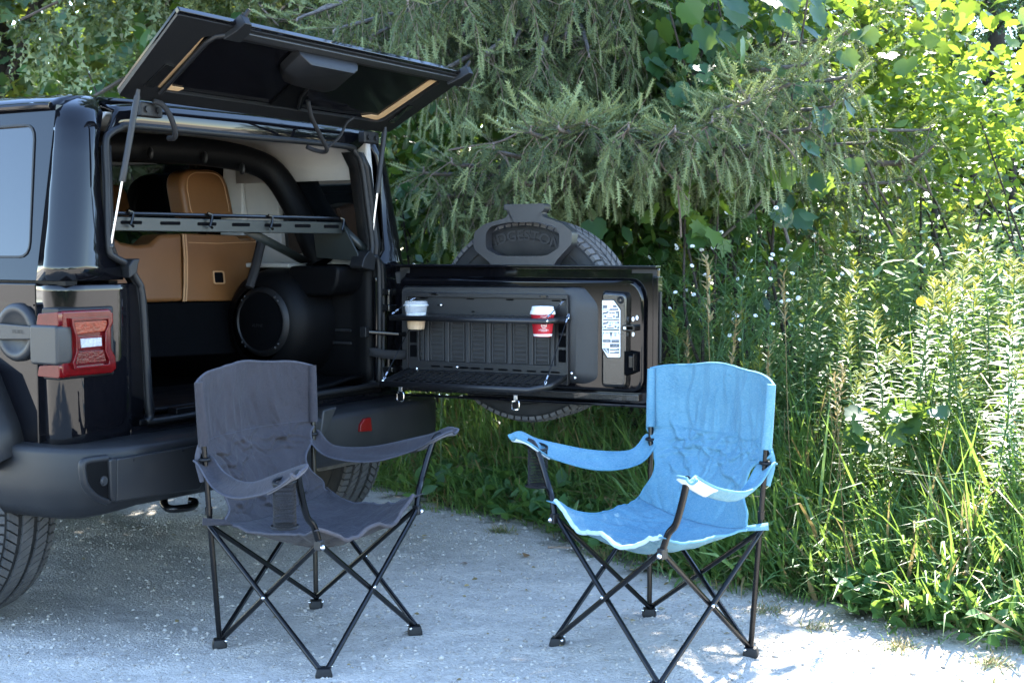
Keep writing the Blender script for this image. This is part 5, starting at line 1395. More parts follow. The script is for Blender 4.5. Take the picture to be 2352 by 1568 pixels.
    for i in range(nr):
        h, ws, ofs, sag, ar = ctlS[i]
        lat = s * hw * ws
        prof = 1 - np.abs(s) ** 2.4
        # thin cloth: creases grow toward the waist and die at the sleeves
        t = t_out[i]; am = .0025 + .0030 * math.exp(-((t - .60) / .20) ** 2) + .002 * (t > .8)
        w_ = folds(lat * 3.0 + 9, np.full(ns, t * 2.1), am) * (1 - .75 * np.abs(s) ** 6) + creases(lat, t) * (1 - .6 * np.abs(s) ** 6) + .006 * np.sin(lat * 26 + 3 * t) * math.exp(-((t - .2) / .2) ** 2)
        wob = .010 * wC(np.full(ns, t * 6 + 5), s * .2) * (np.abs(s) ** 5) * (t > .35)
        zz = h + ar * prof + .004 * np.sin(lat * 21 + seed) * (t < .03)
        G[i] = Bm + exn * (lat + wob)[:, None] + eyn * (ofs + sag * prof + w_)[:, None] + z * zz[:, None]
    bk = part(MB().grid(G.tolist()), 'backrest', fab, solid=.004, smooth=180)
    part(MB().tube(G[0][::3].tolist() , .0045, 6), 'top_hem', bind, bk)
    for j in (0, ns - 1): part(MB().tube(G[:, j][::2].tolist(), .0042, 6, flat=1), 'side_binding', bind, bk)
    part(MB().tube([tuple(p - eyn * .004) for p in G[int(nr * .32)][2:-2:2]], .0012, 5), 'seam', bind, bk)
    # pole pockets at the top
    for (t_, f, sgn) in ((tBL, BL, -1), (tBR, BR, 1)):
        part(MB().tube([post(f, sgn, .668), post(f, sgn, .76), t_ + z * .004], [.018, .017, .0150], 10, flat=.9), 'pole_pocket', fab, bk, smooth=80)
        # loose strap between back and seat joint
        part(MB().tube(spline([post(f, sgn, .67) + eyn * .012 + exn * sgn * .008, post(f, sgn, .62) + eyn * .024 + exn * sgn * .018, post(f, sgn, .55) + eyn * .012 + exn * sgn * .010], 4), .009, 6, flat=.25), 'pocket_strap', bind, bk)
    # seat: from under the back to the front edge
    fr = [(-.050, 1.07, .420, .030), (-.16, 1.0, .408, .060), (-.30, .96, .412, .075), (-.42, .97, .425, .068), (-.52, 1.05, .452, .045)]
    nq = 56; dq = dp
    q_in = np.linspace(0, 1, len(fr)); q_out = np.linspace(0, 1, nq)
    sm = np.array(spline([(t, *r) for t, r in zip(q_in, fr)], 12)); cs = np.stack([np.interp(q_out, sm[:, 0], sm[:, k]) for k in range(1, 5)], 1)
    S = np.zeros((nq, ns, 3))
    for i in range(nq):
        y, ws, h, sag = cs[i]; t = q_out[i]; y *= dq / .52
        lat = s * hw * ws; prof = 1 - np.abs(s) ** 2.2
        w_ = folds(lat * 2.6 - 4, np.full(ns, t * 1.3 + 7), .0060)
        lip = .012 * np.sin(s * 7 + seed) * (t ** 8) + .010 * (np.abs(s) ** 8) * t ** 4
        edge = .012 * np.abs(s) ** 8 * np.sin(t * 9 + seed)
        S[i] = Bm + exn * (lat + edge)[:, None] + eyn * (y + .012 * (t ** 6) * np.cos(s * 2.2) * (-1))[:, None] + z * (h - sag * prof + w_ + lip)[:, None]
    # meet the lower edge of the back
    S[0] = G[-1]; S[1] = S[1] * .5 + (G[-1] + (G[-1] - G[-2]) * .6) * .5
    st = part(MB().grid(S.tolist()), 'seat', fab, solid=.004, smooth=180)
    part(MB().tube(S[-1][::2].tolist(), .0070, 8), 'front_hem', 'hem_pale' if 'blue' in fab else 'hem_dark', st)
    for j in (0, ns - 1): part(MB().tube(S[:, j][::2].tolist(), .0045, 6), 'side_binding', bind, st)
    # front corner tips
    for sgn, s_ in ((-1, sFL), (1, sFR)):
        a = S[-1][0 if sgn < 0 else -1]
        tip = s_ + exn * sgn * .05 + z * .028 - eyn * .02
        b1 = S[-1][6 if sgn < 0 else -7]; b2 = S[-9][0 if sgn < 0 else -1]
        part(MB().grid([[b1, (b1 + tip) / 2 + z * .002, tip], [(a * .5 + b1 * .5), a, tip * .7 + a * .3], [a, (a + b2) / 2, b2]]), 'corner_tab', fab, st, solid=.005, subsurf=1)
        a2 = S[1][0 if sgn < 0 else -1]; f = BL if sgn < 0 else BR
        e0 = post(f, sgn, .425)
        part(MB().grid([[a2 + z * .01, e0 + exn * sgn * .035 + z * .012], [a2 * .4 + S[8][0 if sgn < 0 else -1] * .6, e0 + exn * sgn * .04 - z * .012]]), 'corner_tab', fab, st, solid=.005)
    # arm rests with eyelets on the back posts
    for key, sgn, f in (('L', -1, BL), ('R', 1, BR)):
        o = exn * sgn; e0 = post(f, sgn, .618)
        tip = np.array(arms[key][-1]) + o * .055 - eyn * .035 + z * .012
        mids = [e0 + eyn * .030 + z * .004, e0, e0 - eyn * .09 - z * .050 + o * .012, e0 * .55 + tip * .45 - z * .075, e0 * .25 + tip * .75 - z * .045, np.array(arms[key][-1]) + z * .006, tip]
        wdt = [.034, .038, .036, .040, .048, .048, .026]
        C = np.array(spline(mids, 7)); W = np.interp(np.linspace(0, 1, len(C)), np.linspace(0, 1, len(wdt)), wdt)
        A = []
        for i in range(len(C)):
            t = i / (len(C) - 1); row = []
            for q in np.linspace(-1, 1, 9):
                roll = arm_fold[key] * math.sin(t * math.pi) 
                dz = -.012 * (1 - q * q) * (t > .1) + q * W[i] * math.sin(roll) + .0045 * math.sin(q * 4 + t * 15 + seed) * math.sin(t * 3.14)
                row.append(C[i] + o * (q * W[i] * math.cos(roll)) + z * dz)
            A.append(row)
        ar = part(MB().grid([[tuple(p) for p in r] for r in A]), 'arm_rest', fab, solid=.006, smooth=180)
        part(MB().tube([tuple(r[0]) for r in A], .0034, 6), 'binding', bind, ar)
        part(MB().tube([tuple(r[-1]) for r in A], .0034, 6), 'binding', bind, ar)
        part(MB().tube([tuple(p) for p in A[-1]], .0045, 6), 'binding', bind, ar)
        k0 = [tuple(np.asarray(e0) + (exn * math.cos(a) * .020 + eyn * math.sin(a) * .017) + z * .006) for a in np.linspace(0, 2 * math.pi, 16, endpoint=False)]
        part(MB().tube(k0, .0055, 6, closed=True), 'eyelet', 'seal', ar, smooth=80)
        # lining folded over the front end
        part(MB().grid([[tuple(p - z * .006) for p in r] for r in A[-14:]]), 'end_lining', lining, ar, solid=.003, smooth=180)
        if key == pouch_side:
            c = np.array(A[int(len(A) * .74)][4]); k0 = [tuple(c + exn * math.cos(a) * .040 + eyn * math.sin(a) * .040 + z * (.004 + .010 * math.cos(a) * sgn * math.sin(arm_fold[key]))) for a in np.linspace(0, 2 * math.pi, 24, endpoint=False)]
            part(MB().tube(k0, .005, 6, closed=True), 'cup_hole_ring', 'seal', ar, smooth=80)
            m = MB(); GG = []
            for i, hh in enumerate(np.linspace(0, -.13, 13)):
                GG.append([tuple(c + exn * math.cos(a + i * .065) * (.041 - .002 * math.sin(i)) + eyn * math.sin(a + i * .065) * .041 + z * hh) for a in np.linspace(0, 2 * math.pi, 48, endpoint=False)])
            m.grid(GG, closed_u=True); part(m, 'cup_net', 'mesh_dark', ar, wire=.0016, smooth=0)
            part(MB().lathe([(.0005, -.134), (.040, -.134), (.044, -.130), (.041, -.126)], tuple(c), 'w', 24), 'cup_net_base', 'mesh_dark', ar)
    return root

blue = camp_chair('folding_chair', 'blue fabric folding camp chair on black tubes in front of the tailgate', [(.494, 5.041), (.772, 4.526), (.431, 4.134), (.151, 4.645)], 'fabric_blue', 'binding_blue', 'lining_pale', 21, 'L', {'L': .75, 'R': .30})
dark = camp_chair('folding_chair', 'dark grey fabric folding camp chair behind the rear bumper', [(-.962, 4.607), (-.725, 5.189), (-.333, 4.794), (-.573, 4.253)], 'fabric_dark', 'binding_dark', 'lining_dark', 33, 'L', {'L': -.55, 'R': .55})

# ================================================================== vegetation
def T(V, F): return np.array(V, float), np.array(F, int)
def fan(pts, centre=(0, .4, .0), cup=0.0):
    V = [centre] + [(x, y, cup * (abs(x)) + 0.0) for x, y in pts]; n = len(pts)
    return T(V, [(0, k + 1, (k + 1) % n + 1) for k in range(n)])
def strip(lengths, widths, curve, twist=0.0, fold=0.0):
    """blade along +y bending toward -z"""
    V = []; F = []; n = len(widths); y = z = 0.0; ang = 0.0; st = 1.0 / (n - 1)
    for k, w in enumerate(widths):
        V += [(-w / 2, y, z), (w / 2, y, z)] if w > 0 else [(0, y, z)]
        ang += curve[k] if hasattr(curve, '__len__') else curve
        y += st * math.cos(ang); z -= st * math.sin(ang)
    for k in range(n - 1):
        a = 2 * k
        if widths[k + 1] > 0: F += [(a, a + 1, a + 3), (a, a + 3, a + 2)]
        else: F += [(a, a + 1, a + 2)]
    return T(V, F)
OVAL = T([(0, 0, 0), (-.20, .28, .05), (-.25, .50, .04), (-.15, .78, -.02), (0, 1, -.10), (.15, .78, -.02), (.25, .50, .04), (.20, .28, .05), (0, .33, -.01), (0, .66, -.02)],
         [(0, 8, 1), (0, 7, 8), (1, 8, 2), (8, 7, 6), (2, 8, 9), (8, 6, 9), (2, 9, 3), (9, 6, 5), (3, 9, 4), (9, 5, 4)])
LANCE = T([(0, 0, 0), (-.095, .30, .015), (.095, .30, .015), (-.075, .65, -.03), (.075, .65, -.03), (0, 1, -.13), (0, .3, -.01), (0, .65, -.05)], [(0, 6, 1), (0, 2, 6), (1, 6, 7), (1, 7, 3), (6, 2, 4), (6, 4, 7), (3, 7, 5), (7, 4, 5)])
FARLEAF = T([(0, 0, 0), (-.28, .45, .06), (0, 1, -.08), (.28, .45, .06), (0, .5, -.02)], [(0, 4, 1), (1, 4, 2), (2, 4, 3), (3, 4, 0)])
MAPLE = fan([(0, 0), (.38, -.06), (.32, .14), (.56, .24), (.38, .34), (.48, .60), (.20, .60), (0, 1.02), (-.20, .60), (-.48, .60), (-.38, .34), (-.56, .24), (-.32, .14), (-.38, -.06)], (0, .36, -.03), .10)
GRAPE = fan([(0, .06), (.14, -.08), (.34, -.02), (.50, .20), (.44, .36), (.52, .54), (.34, .62), (.26, .78), (.10, .82), (0, 1.0), (-.10, .82), (-.26, .78), (-.34, .62), (-.52, .54), (-.44, .36), (-.50, .20), (-.34, -.02), (-.14, -.08)], (0, .36, -.04), .12)
BLADES = [strip(1, w, c) for w, c in (((.030, .032, .028, .018, 0), .05), ((.030, .030, .026, .016, 0), .20), ((.028, .032, .028, .016, 0), .38), ((.026, .030, .024, .014, 0), (.0, .1, .5, .9, .4)), ((.03, .034, .03, .02, 0), (.0, .05, .25, .9, .8)))]

def rand_dirs(n, zlo, zhi, g):
    a = g.uniform(0, 2 * math.pi, n); zz = g.uniform(zlo, zhi, n); r = np.sqrt(np.maximum(0, 1 - zz ** 2))
    return np.stack([r * np.cos(a), r * np.sin(a), zz], 1)

def tubes_mesh(paths, radii, seg=6):
    m = MB()
    for p, r in zip(paths, radii): m.tube(p, r, seg, cap=False)
    return m

def in_view(x, y, pad=0.7):
    return np.abs(x) < (y * 0.362 + pad)

# ------------------------------------------------------------------ grass verge (nobody could count it)
g = np.random.default_rng(5)
sc = Scatter(); st = Scatter()
def put_grass(n, xr, yr, dlo, dhi, hlo, hhi, wmul, lean_out, stiff, straw=.08):
    x = g.uniform(*xr, n * 3); y = g.uniform(*yr, n * 3); d = verge_dist(x, y)
    cl = _w2(x * .45, y * .45) * .5 + g.normal(0, .45, len(x))
    k = (d > dlo) & (d < dhi) & in_view(x, y) & (cl > -.35)
    x, y, d = x[k][:n], y[k][:n], d[k][:n]; m = len(x)
    ramp_ = np.clip((d - dlo) / max(dhi - dlo, .01), 0, 1)
    h = (hlo + (hhi - hlo) * ramp_) * g.lognormal(0, .28, m)
    az = g.uniform(0, 2 * math.pi, m); tilt = np.abs(g.normal(0, .48, m)) * (1.2 - stiff)
    dx = np.sin(tilt) * np.cos(az); dy = np.sin(tilt) * np.sin(az)
    dx += lean_out[0] * g.random(m); dy += lean_out[1] * g.random(m)
    dr = np.stack([dx, dy, np.ones(m) * np.cos(tilt)], 1)
    pos = np.stack([x, y, ground_z(x, y) - .01], 1); kind = g.integers(0, 5, m)
    tint = np.clip(g.normal(.58, .22, m), 0, 1); isst = g.random(m) < straw
    for b_ in range(5):
        for tgt, sel in ((sc, (kind == b_) & ~isst), (st, (kind == b_) & isst)):
            if sel.sum() == 0: continue
            n_ = int(sel.sum()); w_ = g.uniform(.6, 1.25, n_) * wmul
            # blades arch outward: their -z side faces up at the tip
            out = -dr[sel].copy(); out[:, 2] = 0.001
            rot = basis(dr[sel], g.normal(0, .6, n_), up=(0, 0, 1))
            tgt.put(BLADES[b_], pos[sel], rot, np.stack([w_ , h[sel], h[sel]], 1), tint[sel])
put_grass(12000, (-1.2, 3.2), (4.3, 9.2), -.06, .30, .06, .15, .20, (-.25, -.35), .3, .12)
put_grass(19000, (-1.2, 3.4), (4.4, 9.2), .08, .9, .15, .38, .34, (-.30, -.36), .25, .13)
put_grass(15000, (-1.0, 4.0), (4.8, 9.5), .45, 2.4, .32, .66, .42, (-.22, -.30), .4, .16)
put_grass(7500, (0.6, 3.2), (4.4, 7.0), .05, 1.3, .24, .50, .50, (-.45, -.40), .3, .06)
put_grass(6000, (-1.5, 5.5), (7.5, 13), 1.6, 8, .45, .75, .40, (-.1, -.1), .7, .1)
# a few tufts out on the gravel
for cx, cy, n_ in ((.93, 5.08, 60), (1.28, 4.62, 70), (1.52, 4.42, 90), (1.05, 4.86, 50), (.36, 5.95, 80), (-.05, 6.45, 80), (1.45, 4.2, 50)):
    x = g.normal(cx, .035, n_); y = g.normal(cy, .03, n_); dr = np.stack([g.normal(0, .6, n_), g.normal(0, .6, n_), np.ones(n_)], 1)
    st.put(BLADES[1], np.stack([x, y, ground_z(x, y)], 1), basis(dr), np.stack([np.full(n_, .09), g.uniform(.03, .07, n_), g.uniform(.03, .07, n_)], 1), g.random(n_))
    sc.put(BLADES[2], np.stack([x, y, ground_z(x, y)], 1), basis(dr), np.stack([np.full(n_, .10), g.uniform(.03, .08, n_), g.uniform(.03, .08, n_)], 1), g.random(n_))
tag(sc.build('verge_grass', 'leaf_grass', kind='stuff'), 'long green grass of the verge spilling onto the gravel', 'grass')
tag(st.build('dry_grass', 'leaf_straw', kind='stuff'), 'dry straw coloured blades mixed into the verge grass', 'grass')
# low broad leaved weeds between the blades
bl = Scatter(); N = 9000
x = g.uniform(-1.2, 3.4, N * 3); y = g.uniform(4.4, 9, N * 3); d = verge_dist(x, y); k = (d > -.03) & (d < 1.5) & in_view(x, y) & (waves(77, 20, 2, 9)(x, y) > -.1)
x, y, d = x[k][:N], y[k][:N], d[k][:N]; n_ = len(x)
dr = np.stack([g.normal(-.15, .8, n_), g.normal(-.3, .8, n_), g.uniform(.15, .9, n_)], 1)
zz = ground_z(x, y) + g.uniform(.01, .10, n_) + np.clip(d, 0, 1) * g.uniform(0, .16, n_)
s_ = g.uniform(.045, .12, n_)
bl.put(OVAL, np.stack([x, y, zz], 1), basis(dr, g.normal(0, .5, n_)), np.stack([s_ * g.uniform(.7, 1.3, n_), s_, s_], 1), np.clip(g.normal(.5, .25, n_), 0, 1))
tag(bl.build('ground_weeds', 'leaf_weed_low', kind='stuff'), 'low broad leaved weeds growing among the verge grass', 'weeds')

# ------------------------------------------------------------------ goldenrod, asters, seed heads: countable stems
STEM = MB().tube([(0, 0, 0), (.004, .0, .35), (0.0, 0.004, .7), (.006, 0, 1.0)], [.0042, .0036, .0028, .0014], 5)
def goldenrod(seed):
    g = np.random.default_rng(seed); lv = Scatter(); n = 120
    t = np.linspace(.08, .95, n); az = np.arange(n) * 2.4 + g.normal(0, .3, n)
    L = np.interp(t, [0, .25, .6, 1], [.085, .11, .085, .035]) * g.uniform(.8, 1.2, n)
    el = np.interp(t, [0, .5, .85, 1], [-.3, .05, .35, .8]) + g.normal(0, .15, n)
    dr = np.stack([np.cos(az) * np.cos(el), np.sin(az) * np.cos(el), np.sin(el)], 1)
    lv.put(LANCE, np.stack([.004 * t, 0 * t, t], 1), basis(dr), L, np.clip(.3 + .4 * t + g.normal(0, .15, n), 0, 1))
    pm = Scatter(); n = 34; t = g.uniform(.90, 1.05, n); az = g.uniform(0, 6.28, n); r = .05 * np.clip((1.09 - t) / .2, 0, 1)
    dr = np.stack([np.cos(az), np.sin(az), g.uniform(.5, 1.4, n)], 1)
    pm.put(LANCE, np.stack([0 * t, 0 * t, t - .02], 1), basis(dr), np.stack([np.full(n, .055), r + .02, r + .02], 1), g.random(n))
    return lv, pm
GOLD = []
gold_root_done = []
def mesh_of(o): m_ = o.data; bpy.data.objects.remove(o); return m_
STEM_ME = mesh_of(STEM.build('stem', 'leaf_weed', None, smooth=180))
for sd_ in range(5):
    lv, pm = goldenrod(100 + sd_)
    GOLD.append((mesh_of(lv.build('leaves', 'leaf_weed')), mesh_of(pm.build('plume', 'plume'))))
# by sight line: photograph position of the tip and distance
tips = [(2190, 520, 6.3), (2110, 560, 6.2), (2060, 610, 6.0), (2230, 560, 6.5), (2300, 540, 6.8), (2330, 600, 6.3), (2150, 640, 5.9), (2015, 660, 6.2), (1960, 700, 6.3), (1930, 790, 5.9), (1905, 640, 6.6), (1870, 560, 7.0), (1800, 640, 6.6), (1850, 700, 6.2), (1790, 590, 7.2), (1690, 600, 7.0), (1640, 560, 7.4), (1760, 680, 6.3), (1720, 520, 7.6), (1560, 620, 7.0), (1600, 690, 6.6), (2250, 650, 5.8), (2320, 700, 5.7), (2080, 720, 5.7), (2000, 600, 6.8), (2290, 470, 7.4), (2230, 450, 7.6), (2340, 440, 7.8), (2160, 480, 7.6), (2100, 500, 7.4), (2040, 500, 7.6), (1980, 530, 7.6), (2320, 520, 7.0), (2270, 590, 6.3), (2200, 610, 6.0), (2130, 690, 5.75), (1890, 480, 8.0), (1940, 460, 8.2), (1830, 500, 8.0), (2030, 440, 8.6), (2120, 430, 8.8), (2210, 420, 9.0), (2300, 410, 9.2), (1780, 430, 8.6), (2345, 500, 6.6), (2180, 750, 5.6), (2260, 770, 5.5), (2340, 800, 5.4), (1670, 660, 6.7), (1620, 640, 7.0), (1540, 660, 7.2), (1580, 570, 7.8), (2310, 630, 6.0), (2180, 570, 6.9), (2060, 560, 7.0), (2140, 600, 6.6), (2240, 500, 7.2), (2345, 560, 7.2), (2090, 650, 6.2), (1990, 720, 5.9)]
gold_things = []
for i, (x_, y_, d_) in enumerate(tips):
    p = at(x_, y_, d_); zg = float(ground_z(p[0], p[1])); h = p[2] - zg
    r = empty('goldenrod', (p[0], p[1], zg), random.uniform(0, 6.28)); r.rotation_euler = (random.uniform(-.16, .20), random.uniform(-.22, .16), random.uniform(0, 6.28)); h *= random.uniform(.78, 1.08)
    for nm, me_ in (('stem', STEM_ME), ('leaves', GOLD[i % 5][0]), ('plume', GOLD[i % 5][1])):
        o = bpy.data.objects.new(nm, me_); o.parent = r; col.objects.link(o); o.scale = (h * 1.05, h * 1.05, h * .98)
    gold_things.append(r)
    tag(r, 'tall leafy goldenrod stem with a pale yellow plume in the verge', 'goldenrod', 'goldenrod stand right of the blue chair')
ords = 'first second third fourth fifth sixth seventh eighth ninth tenth eleventh twelfth thirteenth fourteenth fifteenth sixteenth seventeenth eighteenth nineteenth twentieth twenty-first twenty-second twenty-third twenty-fourth twenty-fifth twenty-sixth twenty-seventh twenty-eighth'.split()
for row_, lo_, hi_ in (('nearest', 0, 6.25), ('middle', 6.25, 7.1), ('farthest', 7.1, 99)):
    ks = sorted([k for k, t_ in enumerate(tips) if lo_ <= t_[2] < hi_], key=lambda k: -tips[k][0])
    for n_, k in enumerate(ks[:28]): gold_things[k]['label'] = row_ + ' row of goldenrod, ' + ords[n_] + ' leafy stem counted from the right edge'
# white asters
def aster(seed):
    g = np.random.default_rng(seed); lv = Scatter(); st_ = MB(); fl = Scatter()
    st_.tube([(0, 0, 0), (.01, 0, .5), (0, 0, .9)], [.004, .003, .0015], 5)
    PET = strip(1, (.2, .3, .2), .1)
    for k in range(16):
        t = g.uniform(.35, .9); az = g.uniform(0, 6.28); L = (1.05 - t) * .45 + .08; d = np.array([math.cos(az) * .8, math.sin(az) * .8, .9]); d /= np.linalg.norm(d)
        a = np.array([0, 0, t]); b_ = a + d * L; st_.tube([a, (a + b_) / 2 + [0, 0, .01], b_], [.002, .0016, .001], 4)
        n = 14; f = g.uniform(.1, 1, n); dr = rand_dirs(n, -.2, .8, g)
        lv.put(LANCE, a + d * L * f[:, None], basis(dr), g.uniform(.02, .045, n), np.clip(g.normal(.5, .2, n), 0, 1))
        if g.random() < .35:
            n = 12; aa = np.linspace(0, 6.28, n, endpoint=False); up_ = np.array([g.normal(-.1, .3), g.normal(-.6, .3), .6]); B = basis(up_[None])[0]
            dr = (np.stack([np.cos(aa), 0 * aa, np.sin(aa)], 1) @ B.T)
            fl.put(PET, np.repeat(b_[None], n, 0), basis(dr, up=up_), np.stack([np.full(n, .012), np.full(n, .0085), np.full(n, .0085)], 1), np.ones(n))
    n = 60; t = g.uniform(.05, .85, n); dr = rand_dirs(n, -.1, .6, g)
    lv.put(LANCE, np.stack([0 * t, 0 * t, t], 1), basis(dr), g.uniform(.04, .07, n), np.clip(g.normal(.5, .2, n), 0, 1))
    return st_, lv, fl
AST = []
for k in range(3):
    a_, b_, c_ = aster(300 + k); AST.append((mesh_of(a_.build('stem', 'leaf_weed')), mesh_of(b_.build('leaves', 'leaf_weed')), mesh_of(c_.build('flowers', 'petal_white'))))
for i, (x_, y_, d_) in enumerate([(1690, 505, 7.0), (1640, 560, 6.8), (1745, 545, 6.9), (1590, 640, 6.6), (1720, 620, 6.4), (1790, 580, 6.8), (1550, 600, 7.1), (1660, 660, 6.3), (1840, 620, 6.5), (1620, 520, 7.3), (1010, 600, 7.6), (1770, 700, 6.1), (2060, 470, 8.0), (1910, 560, 7.2)]):
    p = at(x_, y_, d_); zg = float(ground_z(p[0], p[1])); h = (p[2] - zg) / .95
    r = empty('aster_plant', (p[0], p[1], zg)); r.rotation_euler = (random.uniform(-.08, .08), random.uniform(-.08, .08), random.uniform(-.6, .6))
    for nm, me_ in zip(('stem', 'leaves', 'flowers'), AST[i % 3]):
        o = bpy.data.objects.new(nm, me_); o.parent = r; col.objects.link(o); o.scale = (h, h, h)
        if nm == 'flowers': o['kind'] = 'stuff'
    lab_ = {0: 'tallest white flowered weed, under the lowest spruce bough', 7: 'white flowered weed just right of the tailgate edge', 8: 'white flowered weed farthest right before the sunlit goldenrod', 10: 'white flowered weed seen between the car and the spare wheel', 12: 'white flowered weed behind the sunlit goldenrod', 3: 'white flowered weed right beside the tailgate corner'}.get(i, 'bushy weed with small white daisy flowers standing in the verge')
    tag(r, lab_, 'wildflower', 'white flowered weeds in the verge')
# one yellow hawkweed flower and dry seed heads
p = at(2113, 692, 5.9); fr_ = empty('yellow_flower', (p[0], p[1], float(ground_z(p[0], p[1]))))
tag(fr_, 'single orange yellow flower head on a thin stem among the goldenrod', 'flower')
hh = p[2] - fr_.location.z
MB().tube([(0, 0, 0), (.01, 0, hh * .6), (0, 0, hh)], .0022, 5).build('stem', 'leaf_weed', fr_)
fl = Scatter(); n = 26; aa = np.linspace(0, 12.5, n); dr = np.stack([np.cos(aa), -.5 + 0 * aa, np.sin(aa)], 1)
fl.put(strip(1, (.3, .34, .26), .1), np.repeat([[0, -.004, hh]], n, 0), basis(dr, up=(0, -1, .2)), np.stack([np.full(n, .02), np.full(n, .019), np.full(n, .019)], 1), np.ones(n)); fl.build('petals', 'petal_yellow', fr_, kind='stuff')
MB().ball((0, -.008, hh), .006, 8, 5).build('flower_heart', 'petal_yellow', fr_)
def seed_head(seed):
    g = np.random.default_rng(seed); s_ = Scatter(); n = 40; t = g.uniform(.80, 1.0, n); dr = np.stack([g.normal(0, .5, n), g.normal(0, .5, n), g.uniform(.2, 1, n)], 1)
    s_.put(LANCE, np.stack([0 * t, 0 * t, t], 1), basis(dr), np.stack([np.full(n, .04), g.uniform(.02, .05, n), g.uniform(.02, .05, n)], 1), g.random(n))
    V_, F_ = MB().tube([(0, 0, 0), (.02, 0, .5), (0, .01, 1.0)], [.002, .0015, .001], 4).v, None
    return s_
SEED = [mesh_of(seed_head(k).build('seed_head', 'leaf_straw')) for k in range(3)]
SST = mesh_of(MB().tube([(0, 0, 0), (.02, 0, .5), (0, .005, 1.0)], [.0022, .0016, .001], 4).build('stem', 'leaf_straw'))
for i, (x_, y_, d_) in enumerate([(1660, 590, 5.8), (1768, 790, 5.5), (1835, 620, 5.9), (1895, 840, 5.2), (1720, 830, 5.6), (1610, 760, 5.9), (1960, 860, 5.1), (1655, 720, 5.7)]):
    p = at(x_, y_, d_); zg = float(ground_z(p[0], p[1])); h = p[2] - zg; r = empty('seed_stalk', (p[0], p[1], zg)); r.rotation_euler = (random.uniform(-.1, .1), random.uniform(-.1, .1), random.uniform(0, 6))
    for nm, me_ in (('stem', SST), ('seed_head', SEED[i % 3])):
        o = bpy.data.objects.new(nm, me_); o.parent = r; col.objects.link(o); o.scale = (h, h, h)
    n_ = sorted(range(8), key=lambda q: (1660, 1768, 1835, 1895, 1720, 1610, 1960, 1655)[q]).index(i)
    tag(r, 'dry tan seed stalk in the verge, ' + ords[n_] + ' of eight counted from the left', 'grass stalk', 'dry seed stalks in the verge')

# the open sunlit field beyond, at the right
sf = Scatter(); N = 9000
x = g.uniform(2.0, 7.5, N); y = g.uniform(8.6, 16, N); n_ = N; zz = .3 + g.random(n_) * (1.0 + .035 * (y - 8) * 2) * (1 + .25 * waves(79, 16, 1.0, 4)(x, y))
sf.put(LANCE, np.stack([x, y, zz], 1), basis(rand_dirs(n_, -.2, .9, g), g.normal(0, .4, n_)), np.stack([g.uniform(.12, .26, n_)] * 3, 1), np.clip(g.normal(.65, .22, n_), 0, 1))
tag(sf.build('sunlit_field', 'leaf_weed', kind='stuff'), 'bright sunlit weeds of the open field beyond the goldenrod', 'weeds')
# the thicket of leaves low between the stems
wt = Scatter(); N = 12000
x = g.uniform(.3, 4.2, N * 3); y = g.uniform(5.6, 9.0, N * 3); d = verge_dist(x, y); k = (d > .7) & in_view(x, y); x, y, d = x[k][:N], y[k][:N], d[k][:N]; n_ = len(x)
top_ = np.clip((d - .45) * .75, .1, .95) * (1 + .25 * waves(78, 16, 1.5, 6)(x, y)); zz = ground_z(x, y) + g.random(n_) ** .8 * top_
wt.put(LANCE, np.stack([x, y, zz], 1), basis(rand_dirs(n_, -.35, .7, g), g.normal(0, .4, n_)), g.uniform(.06, .14, n_), np.clip(g.normal(.42, .22, n_), 0, 1))
tag(wt.build('weed_thicket', 'leaf_weed', kind='stuff'), 'tangle of narrow weed leaves low between the goldenrod stems', 'weeds')

# ------------------------------------------------------------------ spruces
def sprig_template(seed, n=40):
    g = np.random.default_rng(seed); V = []; F = []
    for k in range(n):
        t = (k + .5) / n; a = k * 2.399; fw_ = .42 if t < .88 else .42 + (t - .88) * 9
        d = np.array([math.cos(a), fw_, math.sin(a) * .8 + .12]); d /= np.linalg.norm(d)
        L = .165 * (1 if t > .15 else .7) * g.uniform(.8, 1.15); p = np.array([0, t * .94, -.06 * t * t]); w = np.cross(d, [0.3, .2, 1]); w /= np.linalg.norm(w); w *= .030 if n > 30 else .065
        b = len(V); V += [p - w, p + w, p + d * L]; F.append((b, b + 1, b + 2))
    # the dense heart of the sprig, where needles hide the stem
    if n > 30:
        for q in range(3):
            a0, a1 = q * 2.094, (q + 1) * 2.094; b = len(V); r0, r1 = .050, .042
            V += [(math.cos(a0) * r0, .06, math.sin(a0) * r0 * .8), (math.cos(a1) * r0, .06, math.sin(a1) * r0 * .8), (math.cos(a1) * r1, .80, math.sin(a1) * r1 * .8 - .04), (math.cos(a0) * r1, .80, math.sin(a0) * r1 * .8 - .04), (0, 1.0, -.06)]
            F += [(b, b + 1, b + 2), (b, b + 2, b + 3), (b + 3, b + 2, b + 4)]
    # thin stem
    b = len(V); V += [(-.012, 0, 0), (.012, 0, 0), (0, 0.97, -.06)]; F.append((b, b + 1, b + 2))
    return T(V, F)
SPRIG = [sprig_template(k) for k in range(3)]
SPRIG_LOW = [sprig_template(k + 9, 11) for k in range(2)]
